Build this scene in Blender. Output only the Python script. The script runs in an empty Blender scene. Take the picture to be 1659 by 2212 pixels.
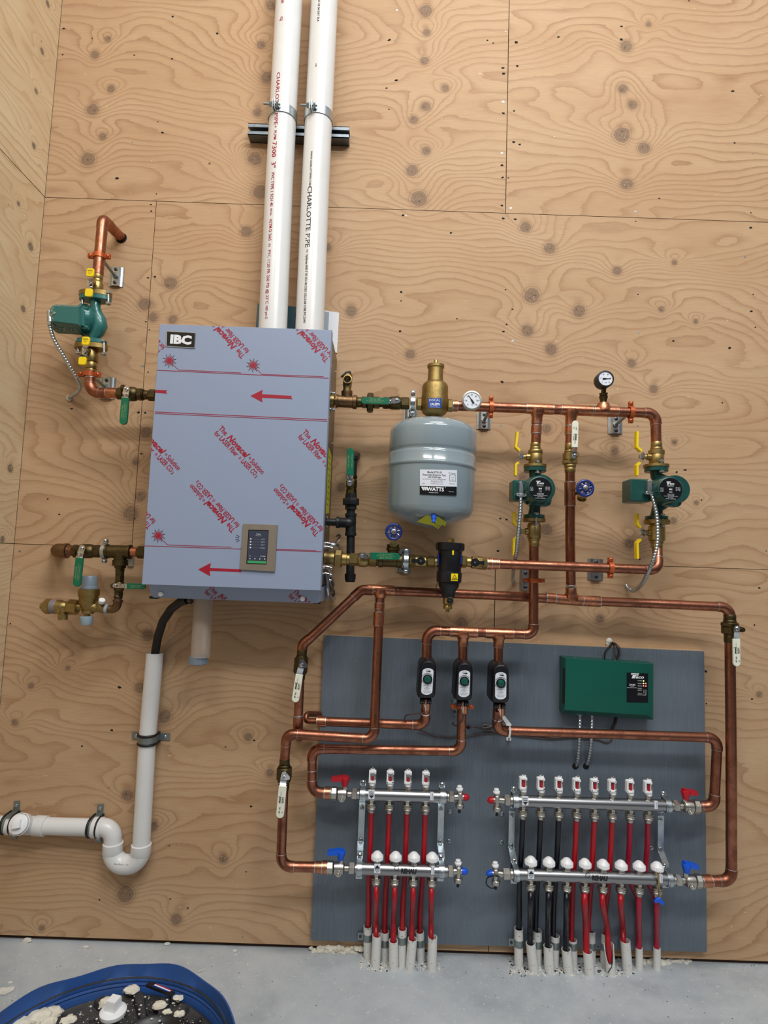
import bpy, bmesh, math, random
import numpy as np
from mathutils import Vector, Matrix, noise as mnoise
random.seed(7)
PI = math.pi
SC = bpy.context.scene
COL = SC.collection

# ------------------------------------------------------------------ camera
FPX, CXP, CYP = 1250.0, 829.5, 1106.0            # focal length and centre in photo pixels
CAMD, CAMZ = 1.92, 1.22                          # metres from the plywood wall, height
PITCH, ROLL = math.radians(4.85), math.radians(1.98)
_up0 = Vector((0, -math.sin(PITCH), math.cos(PITCH)))
FWD = Vector((0, math.cos(PITCH), math.sin(PITCH)))
RGT = Vector((1, 0, 0)) * math.cos(ROLL) + _up0 * math.sin(ROLL)
UPV = -Vector((1, 0, 0)) * math.sin(ROLL) + _up0 * math.cos(ROLL)
CAM = Vector((0, -CAMD, CAMZ))
cd = bpy.data.cameras.new('camera'); cam = bpy.data.objects.new('camera', cd); COL.objects.link(cam)
m = Matrix((RGT, UPV, -FWD)).transposed().to_4x4(); m.translation = CAM
cam.matrix_world = m
cd.sensor_fit = 'VERTICAL'; cd.sensor_height = 24.0; cd.lens = FPX / 2212.0 * 24.0
cd.clip_start = 0.02; cd.clip_end = 50
SC.camera = cam

# ------------------------------------------------------------------ world, lamps, exposure
SC.view_settings.view_transform = 'Standard'
SC.view_settings.look = 'None'
SC.view_settings.gamma = 1.0
SC.view_settings.use_curve_mapping = False
SC.view_settings.exposure = 0.0
w = bpy.data.worlds.new('shop_air'); SC.world = w; w.use_nodes = True
nt = w.node_tree; bg = nt.nodes['Background']
tc = nt.nodes.new('ShaderNodeTexCoord'); sp = nt.nodes.new('ShaderNodeSeparateXYZ')
rp = nt.nodes.new('ShaderNodeValToRGB')
mp = nt.nodes.new('ShaderNodeMapRange'); mp.inputs[1].default_value = -1; mp.inputs[2].default_value = 1
nt.links.new(tc.outputs['Generated'], sp.inputs[0]); nt.links.new(sp.outputs[2], mp.inputs[0])
nt.links.new(mp.outputs[0], rp.inputs[0]); nt.links.new(rp.outputs[0], bg.inputs[0])
cr = rp.color_ramp
cr.elements[0].position = 0.0; cr.elements[0].color = (.16, .165, .17, 1)
cr.elements[1].position = 1.0; cr.elements[1].color = (.85, .9, .95, 1)
for p_, c_ in ((.42, (.10, .10, .11, 1)), (.52, (.16, .165, .175, 1)), (.62, (.34, .36, .39, 1)), (.8, (.8, .85, .9, 1))):
    e = cr.elements.new(p_); e.color = c_
bg.inputs[1].default_value = 0.56

def lamp(name, loc, target, sx, sy, watts, col=(1, .985, .96)):
    l = bpy.data.lights.new(name, 'AREA'); l.shape = 'RECTANGLE'; l.size = sx; l.size_y = sy
    l.energy = watts; l.color = col
    o = bpy.data.objects.new(name, l); COL.objects.link(o); o.location = loc
    d = Vector(target) - Vector(loc); o.rotation_euler = d.to_track_quat('-Z', 'Y').to_euler()
    return o
lamp('ceiling_lamp', (1.0, -2.7, 3.9), (0.2, 0, 1.2), 1.5, .25, 50)
lamp('ceiling_lamp', (-0.9, -3.3, 4.4), (-0.2, 0, 1.2), 1.5, .25, 40)
lamp('ceiling_lamp', (0.4, -1.9, 4.7), (0.2, -1.2, 0), 1.5, .25, 54)

# ------------------------------------------------------------------ pixel <-> place
def ray(px, py):
    return FWD + RGT * ((px - CXP) / FPX) - UPV * ((py - CYP) / FPX)
def W(px, py, h=0.0):
    """point seen at photo pixel (px,py) that stands h metres out from the plywood wall"""
    d = ray(px, py); t = (CAMD - h) / d.y
    return CAM + d * t
def G(px, py, z=0.0):
    d = ray(px, py); t = (z - CAMZ) / d.z
    return CAM + d * t
def P3(p, h=0.0):
    return W(p[0], p[1], p[2] if len(p) > 2 else h)
def U(px, py, h):
    """metres per photo pixel there"""
    return (W(px + 1, py, h) - W(px, py, h)).length
def proj(v):
    v = v - CAM; z = v.dot(FWD)
    return CXP + FPX * v.dot(RGT) / z, CYP - FPX * v.dot(UPV) / z

# ------------------------------------------------------------------ materials
def lin(c):
    return tuple((x / 255 / 12.92) if x / 255 <= .04045 else ((x / 255 + .055) / 1.055) ** 2.4 for x in c[:3]) + (1,)
MATS = {}
def pm(name, col, metal=0., rough=.5, var=0., vscale=30., bump=0., bscale=200., col2=None, stretch=(1, 1, 1), spec=.5, coat=0., trans=0., emit=None, alpha=1., rvar=0., vlo=.42, vhi=.7):
    m = bpy.data.materials.new(name); m.use_nodes = True
    n = m.node_tree.nodes; L = m.node_tree.links; b = n['Principled BSDF']
    b.inputs['Base Color'].default_value = lin(col); b.inputs['Metallic'].default_value = metal
    b.inputs['Roughness'].default_value = rough
    b.inputs['Specular IOR Level'].default_value = spec
    b.inputs['Coat Weight'].default_value = coat; b.inputs['Coat Roughness'].default_value = .08
    b.inputs['Transmission Weight'].default_value = trans
    b.inputs['Alpha'].default_value = alpha
    if emit:
        b.inputs['Emission Color'].default_value = lin(emit[0]); b.inputs['Emission Strength'].default_value = emit[1]
    if var > 0 or bump > 0 or rvar > 0:
        t = n.new('ShaderNodeTexCoord'); mpn = n.new('ShaderNodeMapping'); mpn.inputs['Scale'].default_value = stretch
        L.new(t.outputs['Object'], mpn.inputs[0])
        ns = n.new('ShaderNodeTexNoise'); ns.inputs['Scale'].default_value = vscale; ns.inputs['Detail'].default_value = 6
        ns.inputs['Roughness'].default_value = .65
        L.new(mpn.outputs[0], ns.inputs['Vector'])
        if var > 0:
            mx = n.new('ShaderNodeMix'); mx.data_type = 'RGBA'
            mx.inputs[6].default_value = lin(col); mx.inputs[7].default_value = lin(col2 or tuple(c * .55 for c in col))
            mr = n.new('ShaderNodeMapRange'); mr.inputs[1].default_value = vlo; mr.inputs[2].default_value = vhi
            mr.inputs[3].default_value = 0; mr.inputs[4].default_value = var
            L.new(ns.outputs[0], mr.inputs[0]); L.new(mr.outputs[0], mx.inputs[0]); L.new(mx.outputs[2], b.inputs['Base Color'])
        if rvar > 0:
            mr = n.new('ShaderNodeMapRange'); mr.inputs[1].default_value = .35; mr.inputs[2].default_value = .7
            mr.inputs[3].default_value = rough; mr.inputs[4].default_value = rough + rvar
            L.new(ns.outputs[0], mr.inputs[0]); L.new(mr.outputs[0], b.inputs['Roughness'])
        if bump > 0:
            n2 = n.new('ShaderNodeTexNoise'); n2.inputs['Scale'].default_value = bscale; L.new(mpn.outputs[0], n2.inputs['Vector'])
            bp = n.new('ShaderNodeBump'); bp.inputs['Strength'].default_value = bump; bp.inputs['Distance'].default_value = .002
            L.new(n2.outputs[0], bp.inputs['Height']); L.new(bp.outputs[0], b.inputs['Normal'])
    MATS[name] = m
    return m
pm('copper', (170, 112, 88), 1, .26, .8, 26, .15, 120, (104, 62, 48), rvar=.24)
pm('copper_bright', (204, 138, 106), 1, .24, .7, 45, .2, 200, (136, 84, 64), rvar=.2)
pm('solder', (205, 205, 205), 1, .38, .3, 80)
pm('brass', (172, 150, 98), 1, .33, .5, 60, .1, 500, (122, 102, 58), rvar=.15)
pm('brass_cast', (162, 140, 90), 1, .42, .5, 90, .35, 700, (120, 96, 46))
pm('bronze', (132, 104, 74), 1, .42, .6, 50, .3, 400, (84, 62, 46))
pm('bronze_dark', (98, 86, 58), 1, .42, .6, 60, .3, 400, (60, 50, 34))
pm('nickel', (196, 192, 184), 1, .26, .4, 60, 0, 1, (130, 126, 118), rvar=.15)
pm('steel', (164, 164, 165), 1, .3, .5, 8, 0, 1, (128, 128, 132), (.15, 6, 6))
pm('zinc', (196, 204, 208), 1, .32, .5, 40, .1, 300, (140, 150, 156))
pm('galvanised', (150, 160, 160), .85, .45, .5, 60, 0, 1, (110, 120, 122))
pm('strut_metal', (120, 128, 134), .9, .4, .5, 50, 0, 1, (76, 82, 88))
pm('chrome', (215, 215, 215), 1, .16)
pm('dark_steel', (84, 84, 88), 1, .35)
pm('black_iron', (40, 42, 46), .4, .42, .5, 60, .3, 400, (20, 21, 24))
pm('black_plastic', (16, 17, 24), 0, .38, .3, 40)
pm('rubber', (14, 14, 15), 0, .5)
pm('pvc_white', (222, 223, 222), 0, .28, .25, 14, 0, 1, (206, 205, 202))
pm('white_plastic', (238, 240, 242), 0, .35)
pm('sleeve_white', (216, 216, 212), 0, .4, .85, 170, 0, 1, (110, 104, 98), vlo=.6, vhi=.68)
pm('clear_plastic', (206, 190, 176), 0, .3, alpha=.42)
pm('grey_plastic', (120, 134, 146), 0, .4)
pm('light_grey_plastic', (150, 168, 180), 0, .4)
pm('pump_green', (24, 78, 72), .1, .34, .4, 30, .15, 500, (16, 56, 54), coat=.15)
pm('pump_teal', (44, 110, 106), .1, .34, .3, 30, .1, 500, (34, 104, 104), coat=.3)
pm('box_green', (12, 88, 74), 0, .36, .15, 4)
pm('handle_green', (0, 104, 74), 0, .35)
pm('handle_yellow', (246, 214, 20), 0, .35)
pm('handle_white', (230, 232, 214), 0, .38)
pm('handle_red', (178, 14, 34), 0, .36)
pm('handle_blue', (12, 88, 214), 0, .36)
pm('wheel_blue', (18, 46, 122), .1, .3, coat=.3)
pm('clamp_orange', (196, 98, 52), .45, .36, .3, 60, 0, 1, (150, 68, 38))
pm('tank_grey', (134, 150, 158), 0, .2, coat=.6)
pm('film_blue', (144, 158, 184), 0, .42, .15, 3, 0, 1, (134, 148, 174))
pm('panel_edge', (104, 116, 130), 0, .5)
pm('stainless', (172, 162, 148), .8, .45, .4, 14, 0, 1, (136, 126, 112), (1, 1, .2))
pm('case_steel', (112, 104, 94), .9, .36, .3, 10, 0, 1, (84, 78, 72))
pm('ink_red', (160, 14, 44), 0, .5)
pm('ink_red_thin', (150, 30, 60), 0, .5)
pm('ink_pink', (186, 80, 110), 0, .5)
pm('ink_black', (22, 24, 28), 0, .5)
pm('ink_gold', (150, 176, 120), 0, .5)
pm('ink_white', (232, 236, 240), 0, .5)
pm('label_white', (222, 228, 238), 0, .45)
pm('label_black', (12, 13, 17), 0, .3)
pm('label_blue', (24, 74, 170), 0, .4)
pm('label_yellow', (246, 220, 20), 0, .4)
pm('tag_yellow', (196, 200, 48), 0, .5)
pm('screen_dark', (52, 56, 70), 0, .25, emit=((60, 64, 82), .25))
pm('screen_green', (60, 140, 86), 0, .25, emit=((60, 150, 90), .25))
pm('led_red', (255, 90, 90), 0, .3, emit=((255, 110, 110), 3))
pm('led_green', (200, 240, 90), 0, .3, emit=((210, 250, 110), 3))
pm('led_amber', (250, 220, 120), 0, .3, emit=((255, 226, 120), 3))
pm('pex_red', (172, 12, 28), 0, .36, .2, 20)
pm('pex_pink', (168, 20, 52), 0, .36, .2, 20)
pm('pex_black', (12, 14, 26), 0, .3)
pm('cable_brown', (70, 52, 48), 0, .45)
pm('cable_grey', (120, 112, 110), 0, .5)
pm('cable_black', (18, 18, 18), 0, .45)
pm('cable_white', (220, 214, 206), 0, .45)
pm('foam', (226, 222, 206), 0, .9, .5, 60, .6, 90, (170, 160, 136))
pm('plaster', (216, 214, 204), 0, .9, .3, 60, .5, 200)
pm('gauge_face', (226, 232, 242), 0, .4)
pm('gauge_black', (28, 28, 28), .2, .4)
pm('pump_dusty', (44, 100, 96), 0, .5, .9, 260, .3, 500, (186, 178, 150), vlo=.5, vhi=.6)
pm('barrel_blue', (42, 84, 152), 0, .45, .6, 9, .2, 60, (60, 84, 124))
pm('hub_black', (44, 44, 46), 0, .6, .6, 14, .4, 60, (84, 80, 76))
pm('hole_black', (10, 8, 6), 0, .9)
pm('cavity_brown', (70, 46, 32), 0, .9)
pm('paper_white', (226, 230, 236), 0, .5)
pm('teal_case', (40, 84, 100), 0, .4)
pm('wood_edge', (190, 160, 125), 0, .7)

# ------------------------------------------------------------------ mesh builder
class MB:
    def __init__(s, mat=None):
        s.v = []; s.f = []; s.mi = []; s.mats = []; s.cur = 0
        if mat: s.use(mat)
    def use(s, mat):
        if mat not in s.mats: s.mats.append(mat)
        s.cur = s.mats.index(mat); return s
    def add(s, vs, fs):
        o = len(s.v); s.v.extend([tuple(v) for v in vs])
        for f in fs:
            s.f.append(tuple(i + o for i in f)); s.mi.append(s.cur)
        return s
    # -- swept tube through world points
    def tubew(s, pts, r, n=18, caps=True, closed=False):
        pts = [Vector(p) for p in pts]
        k = len(pts)
        rs = r if isinstance(r, (list, tuple)) else [r] * k
        vs = []; up = None
        for i in range(k):
            if closed: t = (pts[(i + 1) % k] - pts[i - 1])
            elif i == 0: t = pts[1] - pts[0]
            elif i == k - 1: t = pts[-1] - pts[-2]
            else: t = (pts[i + 1] - pts[i]).normalized() + (pts[i] - pts[i - 1]).normalized()
            if t.length < 1e-9: t = Vector((0, 0, 1))
            t.normalize()
            if up is None:
                a = Vector((0, -1, 0)) if abs(t.y) < .8 else Vector((1, 0, 0))
                up = (a - t * a.dot(t)).normalized()
            else:
                up = up - t * up.dot(t)
                up = up.normalized() if up.length > 1e-6 else t.orthogonal().normalized()
            sd = t.cross(up)
            for j in range(n):
                an = 2 * PI * j / n
                vs.append(pts[i] + (up * math.cos(an) + sd * math.sin(an)) * rs[i])
        fs = []
        for i in range(k if closed else k - 1):
            a = i * n; b = ((i + 1) % k) * n
            for j in range(n):
                j2 = (j + 1) % n
                fs.append((a + j, a + j2, b + j2, b + j))
        if caps and not closed:
            fs.append(tuple(range(n - 1, -1, -1))); fs.append(tuple((k - 1) * n + j for j in range(n)))
        return s.add(vs, fs)
    # -- tube through pixel points (px,py,h); r in px
    def tube(s, pts, r, h=0., fil=0., n=18, caps=True, nf=7):
        wp = [P3(p, h) for p in pts]
        u = U(pts[0][0], pts[0][1], pts[0][2] if len(pts[0]) > 2 else h)
        if fil: wp = fillet(wp, fil * u, nf)
        rr = [x * u for x in r] if isinstance(r, (list, tuple)) else r * u
        return s.tubew(wp, rr, n, caps)
    # -- lathe: profile [(t,r)] in metres from o along axis ax
    def lathw(s, o, ax, prof, n=28, caps=True, phase=0.):
        o = Vector(o); ax = Vector(ax).normalized()
        a = Vector((0, -1, 0)) if abs(ax.y) < .8 else Vector((0, 0, 1))
        up = (a - ax * a.dot(ax)).normalized(); sd = ax.cross(up)
        vs = []; k = len(prof)
        for t, r in prof:
            for j in range(n):
                an = 2 * PI * (j + phase) / n
                vs.append(o + ax * t + (up * math.cos(an) + sd * math.sin(an)) * max(r, 1e-5))
        fs = []
        for i in range(k - 1):
            for j in range(n):
                j2 = (j + 1) % n
                fs.append((i * n + j, i * n + j2, (i + 1) * n + j2, (i + 1) * n + j))
        if caps:
            fs.append(tuple(range(n - 1, -1, -1))); fs.append(tuple((k - 1) * n + j for j in range(n)))
        return s.add(vs, fs)
    # -- lathe between two pixel points; prof t,r in px from first point
    def lat(s, a, b, prof, h=0., n=28, phase=0., caps=True):
        A = P3(a, h); B = P3(b, h); u = U(a[0], a[1], a[2] if len(a) > 2 else h)
        L = (B - A).length / u
        if callable(prof): prof = prof(L)
        return s.lathw(A, B - A, [(t * u, r * u) for t, r in prof], n, caps, phase)
    def rod(s, a, b, r, h=0., n=20, ch=.0):
        A = P3(a, h); B = P3(b, h); u = U(a[0], a[1], a[2] if len(a) > 2 else h); L = (B - A).length
        if ch: return s.lathw(A, B - A, [(0, (r - ch) * u), (ch * u, r * u), (L - ch * u, r * u), (L, (r - ch) * u)], n)
        return s.lathw(A, B - A, [(0, r * u), (L, r * u)], n)
    def hexn(s, a, b, r, h=0., n=6):
        A = P3(a, h); B = P3(b, h); u = U(a[0], a[1], a[2] if len(a) > 2 else h); L = (B - A).length; c = .12 * r * u
        c = min(c, L * .3)
        return s.lathw(A, B - A, [(0, (r * u - c)), (c, r * u), (L - c, r * u), (L, (r * u - c))], n, True, .5)
    # -- disc / stud facing the camera (axis -Y), prof [(out_m, r_px)]
    def stud(s, px, py, h, prof, n=24, phase=0.):
        u = U(px, py, h)
        return s.lathw(W(px, py, h), (0, -1, 0), [(t, r * u) for t, r in prof], n, True, phase)
    def torw(s, c, ax, R, r, n=28, m_=10):
        ax = Vector(ax).normalized(); a = ax.orthogonal().normalized(); b = ax.cross(a)
        return s.tubew([Vector(c) + (a * math.cos(2 * PI * i / n) + b * math.sin(2 * PI * i / n)) * R for i in range(n)], r, m_, False, True)
    def ball(s, c, r, n=16, sc=(1, 1, 1)):
        vs = []; fs = []; k = n // 2
        for i in range(k + 1):
            th = PI * i / k
            for j in range(n):
                ph = 2 * PI * j / n
                vs.append(Vector(c) + Vector((math.sin(th) * math.cos(ph) * sc[0], math.sin(th) * math.sin(ph) * sc[1], math.cos(th) * sc[2])) * r)
        for i in range(k):
            for j in range(n):
                fs.append((i * n + j, (i + 1) * n + j, (i + 1) * n + (j + 1) % n, i * n + (j + 1) % n))
        return s.add(vs, fs)
    # -- prism: world polygon extruded by vector, with bevel on front edge
    def prism(s, poly, d, bev=0.):
        poly = [Vector(p) for p in poly]; d = Vector(d); k = len(poly)
        c = sum(poly, Vector()) / k
        rings = [poly]
        if bev:
            rings.append([p + d * (1 - bev / d.length) for p in poly])
            rr = []
            for i, p in enumerate(poly):
                a = (poly[i - 1] - p).normalized(); b = (poly[(i + 1) % k] - p).normalized(); q = a + b
                q = q.normalized() if q.length > .05 else (c - p).normalized()
                if q.dot(c - p) < 0 and k <= 12: q = -q
                rr.append(p + q * bev + d)
            rings.append(rr)
        else: rings.append([p + d for p in poly])
        vs = [p for r_ in rings for p in r_]; fs = []
        for i in range(len(rings) - 1):
            for j in range(k):
                fs.append((i * k + j, i * k + (j + 1) % k, (i + 1) * k + (j + 1) % k, (i + 1) * k + j))
        fs.append(tuple(range(k - 1, -1, -1))); fs.append(tuple((len(rings) - 1) * k + j for j in range(k)))
        return s.add(vs, fs)
    # -- outline seen in pixels at depth h1, running back to depth h0
    def slab(s, pts, h0, h1, bev=0.):
        return s.prism([W(x, y, h1) + Vector((0, h1 - h0, 0)) for x, y in pts], (0, -(h1 - h0), 0), bev)
    # -- box around pixel centre; w,hh in px, between depths; ang clockwise in the picture; None = true to the world
    def box(s, px, py, w_, hh, h0, h1, ang=None, bev=0., rnd=0.):
        u = U(px, py, h1); c = W(px, py, h1)
        if ang is None: ux = Vector((1, 0, 0)); uz = Vector((0, 0, 1))
        else:
            a = math.radians(ang); ux = (W(px + math.cos(a) * 20, py + math.sin(a) * 20, h1) - c).normalized(); uz = Vector((-ux.z, 0, ux.x))
            if uz.z < 0 and abs(ang) < 90: uz = -uz
        x = w_ * u / 2; z = hh * u / 2
        if rnd:
            r = min(rnd * u, x * .98, z * .98); pp = []
            for cx_, cz_, a0 in ((x - r, z - r, 0), (-x + r, z - r, 90), (-x + r, -z + r, 180), (x - r, -z + r, 270)):
                for i in range(5):
                    t = math.radians(a0 + 22.5 * i); pp.append(c + ux * (cx_ + r * math.cos(t)) + uz * (cz_ + r * math.sin(t)))
        else: pp = [c + ux * a + uz * b for a, b in ((x, z), (-x, z), (-x, -z), (x, -z))]
        return s.prism([p + Vector((0, h1 - h0, 0)) for p in pp], (0, -(h1 - h0), 0), bev)
    # -- flat band along a world path with given width direction
    def strap(s, pts, wd, th):
        """pts world points (centreline of the outer face), wd width vector, th thickness"""
        pts = [Vector(p) for p in pts]; wd = Vector(wd); k = len(pts); vs = []
        for i in range(k):
            if i == 0: t = pts[1] - pts[0]
            elif i == k - 1: t = pts[-1] - pts[-2]
            else: t = (pts[i + 1] - pts[i]).normalized() + (pts[i] - pts[i - 1]).normalized()
            nrm = t.cross(wd).normalized() * th / 2
            vs += [pts[i] - wd / 2 + nrm, pts[i] + wd / 2 + nrm, pts[i] + wd / 2 - nrm, pts[i] - wd / 2 - nrm]
        fs = [(3, 2, 1, 0), tuple((k - 1) * 4 + j for j in range(4))]
        for i in range(k - 1):
            for j in range(4):
                fs.append((i * 4 + j, i * 4 + (j + 1) % 4, (i + 1) * 4 + (j + 1) % 4, (i + 1) * 4 + j))
        return s.add(vs, fs)
    # -- lettering: size px (height of capitals), optional fitted width px; surf maps (u,v,lift) metres -> world
    def text(s, t, px, py, size, h, ang=0., width=None, mat=None, bold=0., al='CENTER', surf=None, clip=None, shear=0., lift=.0006):
        if mat: s.use(mat)
        key = (t, round(bold, 4), shear)
        if key not in _TX:
            c = bpy.data.curves.new('t', 'FONT'); c.body = t; c.size = 1; c.resolution_u = 2; c.offset = bold; c.shear = shear
            c.fill_mode = 'FRONT'
            o = bpy.data.objects.new('t', c); me = bpy.data.meshes.new_from_object(o)
            _TX[key] = ([tuple(v.co[:2]) for v in me.vertices], [tuple(p.vertices) for p in me.polygons])
            bpy.data.objects.remove(o); bpy.data.curves.remove(c); bpy.data.meshes.remove(me)
        vs, fs = _TX[key]
        if not vs: return s
        xs = [v[0] for v in vs]; x0, x1 = min(xs), max(xs)
        u = U(px, py, h); k = size * u / .70
        kx = k if width is None else width * u / max(x1 - x0, 1e-6)
        ox = {'CENTER': (x0 + x1) / 2, 'LEFT': x0, 'RIGHT': x1}[al]
        c = W(px, py, h); a = math.radians(ang)
        if surf is None:
            ux = (W(px + math.cos(a) * 20, py + math.sin(a) * 20, h) - c).normalized(); uz = Vector((-ux.z, 0, ux.x))
            pts = [c + ux * ((x - ox) * kx) + uz * ((y - .35) * k) + Vector((0, -lift, 0)) for x, y in vs]
        else:
            pts = [surf((x - ox) * kx, (y - .35) * k, lift) for x, y in vs]
        if clip:
            bm = bmesh.new(); bv = [bm.verts.new(p) for p in pts]
            for f in fs:
                try: bm.faces.new([bv[i] for i in f])
                except ValueError: pass
            for co, no in clip:
                bmesh.ops.bisect_plane(bm, geom=bm.verts[:] + bm.edges[:] + bm.faces[:], plane_co=co, plane_no=no, clear_outer=True)
            bm.verts.index_update(); pts = [v.co.copy() for v in bm.verts]; fs = [tuple(v.index for v in f.verts) for f in bm.faces]; bm.free()
            if not fs: return s
        return s.add(pts, fs)
    def mesh(s, name, origin):
        me = bpy.data.meshes.new(name); o = Vector(origin)
        me.from_pydata([(a - o.x, b - o.y, c - o.z) for a, b, c in s.v], [], s.f)
        for mt in s.mats: me.materials.append(MATS[mt])
        me.polygons.foreach_set('material_index', s.mi); me.polygons.foreach_set('use_smooth', [True] * len(s.f))
        bm = bmesh.new(); bm.from_mesh(me); bmesh.ops.recalc_face_normals(bm, faces=bm.faces[:]); bm.to_mesh(me); bm.free()
        me.set_sharp_from_angle(angle=math.radians(38)); me.update()
        return me
_TX = {}
def fillet(wp, r, nf=7):
    out = [wp[0]]
    for i in range(1, len(wp) - 1):
        a, p, b = wp[i - 1], wp[i], wp[i + 1]
        d1 = (a - p); d2 = (b - p); l1, l2 = d1.length, d2.length; d1.normalize(); d2.normalize()
        ang = d1.angle(d2); 
        if ang > PI - .02: out.append(p); continue
        t = min(r / math.tan(ang / 2), l1 * .49 if i > 1 else l1 * .98, l2 * .49 if i < len(wp) - 2 else l2 * .98)
        rr = t * math.tan(ang / 2); c = p + (d1 + d2).normalized() * (rr / math.sin(ang / 2))
        s_, e_ = p + d1 * t - c, p + d2 * t - c; om = s_.angle(e_)
        for j in range(nf + 1):
            k = j / nf
            out.append(c + (s_ * math.sin((1 - k) * om) + e_ * math.sin(k * om)) / math.sin(om))
    out.append(wp[-1]); return out

class Thing:
    def __init__(s, name, label, cat, at, group=None, h=0.):
        s.loc = P3(at, h) if not isinstance(at, Vector) else at
        s.o = bpy.data.objects.new(name, None); s.o.empty_display_size = .02; COL.objects.link(s.o); s.o.location = s.loc
        s.o['label'] = label; s.o['category'] = cat
        if group: s.o['group'] = group
    def part(s, name, mb, parent=None, label=None, kind=None):
        if not mb.f: return None
        me = mb.mesh(name, s.loc); o = bpy.data.objects.new(name, me); COL.objects.link(o)
        o.parent = parent or s.o
        if label: o['label'] = label
        if kind: o['kind'] = kind
        return o
def each(T, name, mat, items, fn, parent=None, label=None):
    for it in items:
        q_ = MB(mat); fn(q_, *it); T.part(name, q_, parent, label)
def single(name, mb, label, cat, group=None, kind=None):
    vs = [Vector(v) for v in mb.v]; c = sum(vs, Vector()) / len(vs)
    o = bpy.data.objects.new(name, mb.mesh(name, c)); COL.objects.link(o); o.location = c
    if label: o['label'] = label
    if cat: o['category'] = cat
    if group: o['group'] = group
    if kind: o['kind'] = kind
    return o

# ------------------------------------------------------------------ plywood
def ply_material(name, base, dark, kn):
    m = bpy.data.materials.new(name); m.use_nodes = True; n = m.node_tree.nodes; L = m.node_tree.links; b = n['Principled BSDF']
    b.inputs['Roughness'].default_value = .62; b.inputs['Specular IOR Level'].default_value = .25
    def at(nm):
        a = n.new('ShaderNodeAttribute'); a.attribute_name = nm; return a.outputs['Fac']
    def math_(op, a, b_=None, c_=None):
        x = n.new('ShaderNodeMath'); x.operation = op
        for i, q in enumerate((a, b_, c_)):
            if q is None: continue
            if isinstance(q, (int, float)): x.inputs[i].default_value = q
            else: L.new(q, x.inputs[i])
        return x.outputs[0]
    def mix(f, a, b_, bt='MIX'):
        x = n.new('ShaderNodeMix'); x.data_type = 'RGBA'; x.blend_type = bt
        for i, q in ((0, f), (6, a), (7, b_)):
            if isinstance(q, (int, float)): x.inputs[i].default_value = q
            elif isinstance(q, tuple): x.inputs[i].default_value = q
            else: L.new(q, x.inputs[i])
        return x.outputs[2]
    tcn = n.new('ShaderNodeTexCoord'); obj = tcn.outputs['Object']
    def noise(scale, st, det=3, rough=.5):
        mpn = n.new('ShaderNodeMapping'); mpn.inputs['Scale'].default_value = st; L.new(obj, mpn.inputs[0])
        q = n.new('ShaderNodeTexNoise'); q.inputs['Scale'].default_value = scale; q.inputs['Detail'].default_value = det
        q.inputs['Roughness'].default_value = rough; L.new(mpn.outputs[0], q.inputs['Vector']); return q.outputs[0]
    g = at('grain')
    wob = math_('MULTIPLY', math_('SUBTRACT', noise(34, (.35, 1, 1.6), 4, .6), .5), .55)
    fr = math_('FRACT', math_('ADD', g, wob))
    r1 = n.new('ShaderNodeValToRGB'); L.new(fr, r1.inputs[0]); c = r1.color_ramp; c.interpolation = 'EASE'
    c.elements[0].position = 0; c.elements[0].color = (.0, .0, .0, 1); c.elements[1].position = 1; c.elements[1].color = (0, 0, 0, 1)
    for p_, v_ in ((.4, 0), (.62, .22), (.8, .7), (.9, 1), (.93, .12)):
        e = c.elements.new(p_); e.color = (v_, v_, v_, 1)
    big = noise(2.2, (.6, 1, 2.2), 3)
    amt = math_('MULTIPLY', r1.outputs[0], n_map(n, L, big, .3, .7, .42, 1.0))
    col = mix(math_('MULTIPLY', amt, .78), lin(base), lin(dark))
    tone = mix(n_map(n, L, noise(3.1, (.5, 1, 1.6), 4, .6), .35, .68, 0, .5), col, lin(tuple(x * y for x, y in zip(base, (.90, .84, .78)))))
    fib = noise(9, (1.6, 1, 70), 5, .7)
    tone = mix(n_map(n, L, fib, .38, .66, 0, .26), tone, lin(tuple(x * y for x, y in zip(dark, (.95, .92, .9)))))
    ck = noise(5, (2.6, 1, 95), 2, .8)          # dark checks along the grain
    tone = mix(n_map(n, L, ck, .715, .76, 0, .75), tone, lin((92, 62, 44)))
    pale = noise(14, (.8, 1, 2.2), 4, .75)
    tone = mix(n_map(n, L, pale, .685, .73, 0, .55), tone, lin((232, 212, 172)))
    # knots
    k = math_('ADD', at('knot'), math_('MULTIPLY', math_('SUBTRACT', noise(28, (1, 1, 1), 2), .5), .55))
    kt = noise(90, (1, 1, 1), 4, .7)
    rings = math_('MULTIPLY', math_('ADD', math_('SINE', math_('ADD', math_('MULTIPLY', k, 17.0), math_('MULTIPLY', kt, 6.0))), 1.0), .5)
    kcol = mix(math_('MULTIPLY', rings, .45), lin(kn), lin(tuple(x * .66 for x in kn)))
    kcol = mix(math_('MULTIPLY', n_map(n, L, kt, .56, .60, 0, .85), n_map(n, L, k, .5, .95, 1, 0)), kcol, lin((52, 40, 34)))
    kcol = mix(n_map(n, L, noise(150, (1, 1, 1), 2), .66, .69, 0, .6), kcol, lin((220, 204, 176)))
    km = n_map(n, L, k, .9, 1.06, 1, 0)
    tone = mix(math_('MULTIPLY', km, .82), tone, kcol)
    rim = math_('MULTIPLY', n_map(n, L, k, .9, 1.02, 0, 1), n_map(n, L, k, 1.02, 1.14, 1, 0))
    tone = mix(math_('MULTIPLY', rim, .5), tone, lin(tuple(x * .5 for x in kn)))
    halo = math_('MULTIPLY', n_map(n, L, k, 1.0, 1.1, 0, 1), n_map(n, L, k, 1.1, 1.9, 1, 0))
    tone = mix(math_('MULTIPLY', halo, .2), tone, lin(tuple(x * .62 for x in base)))
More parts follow.
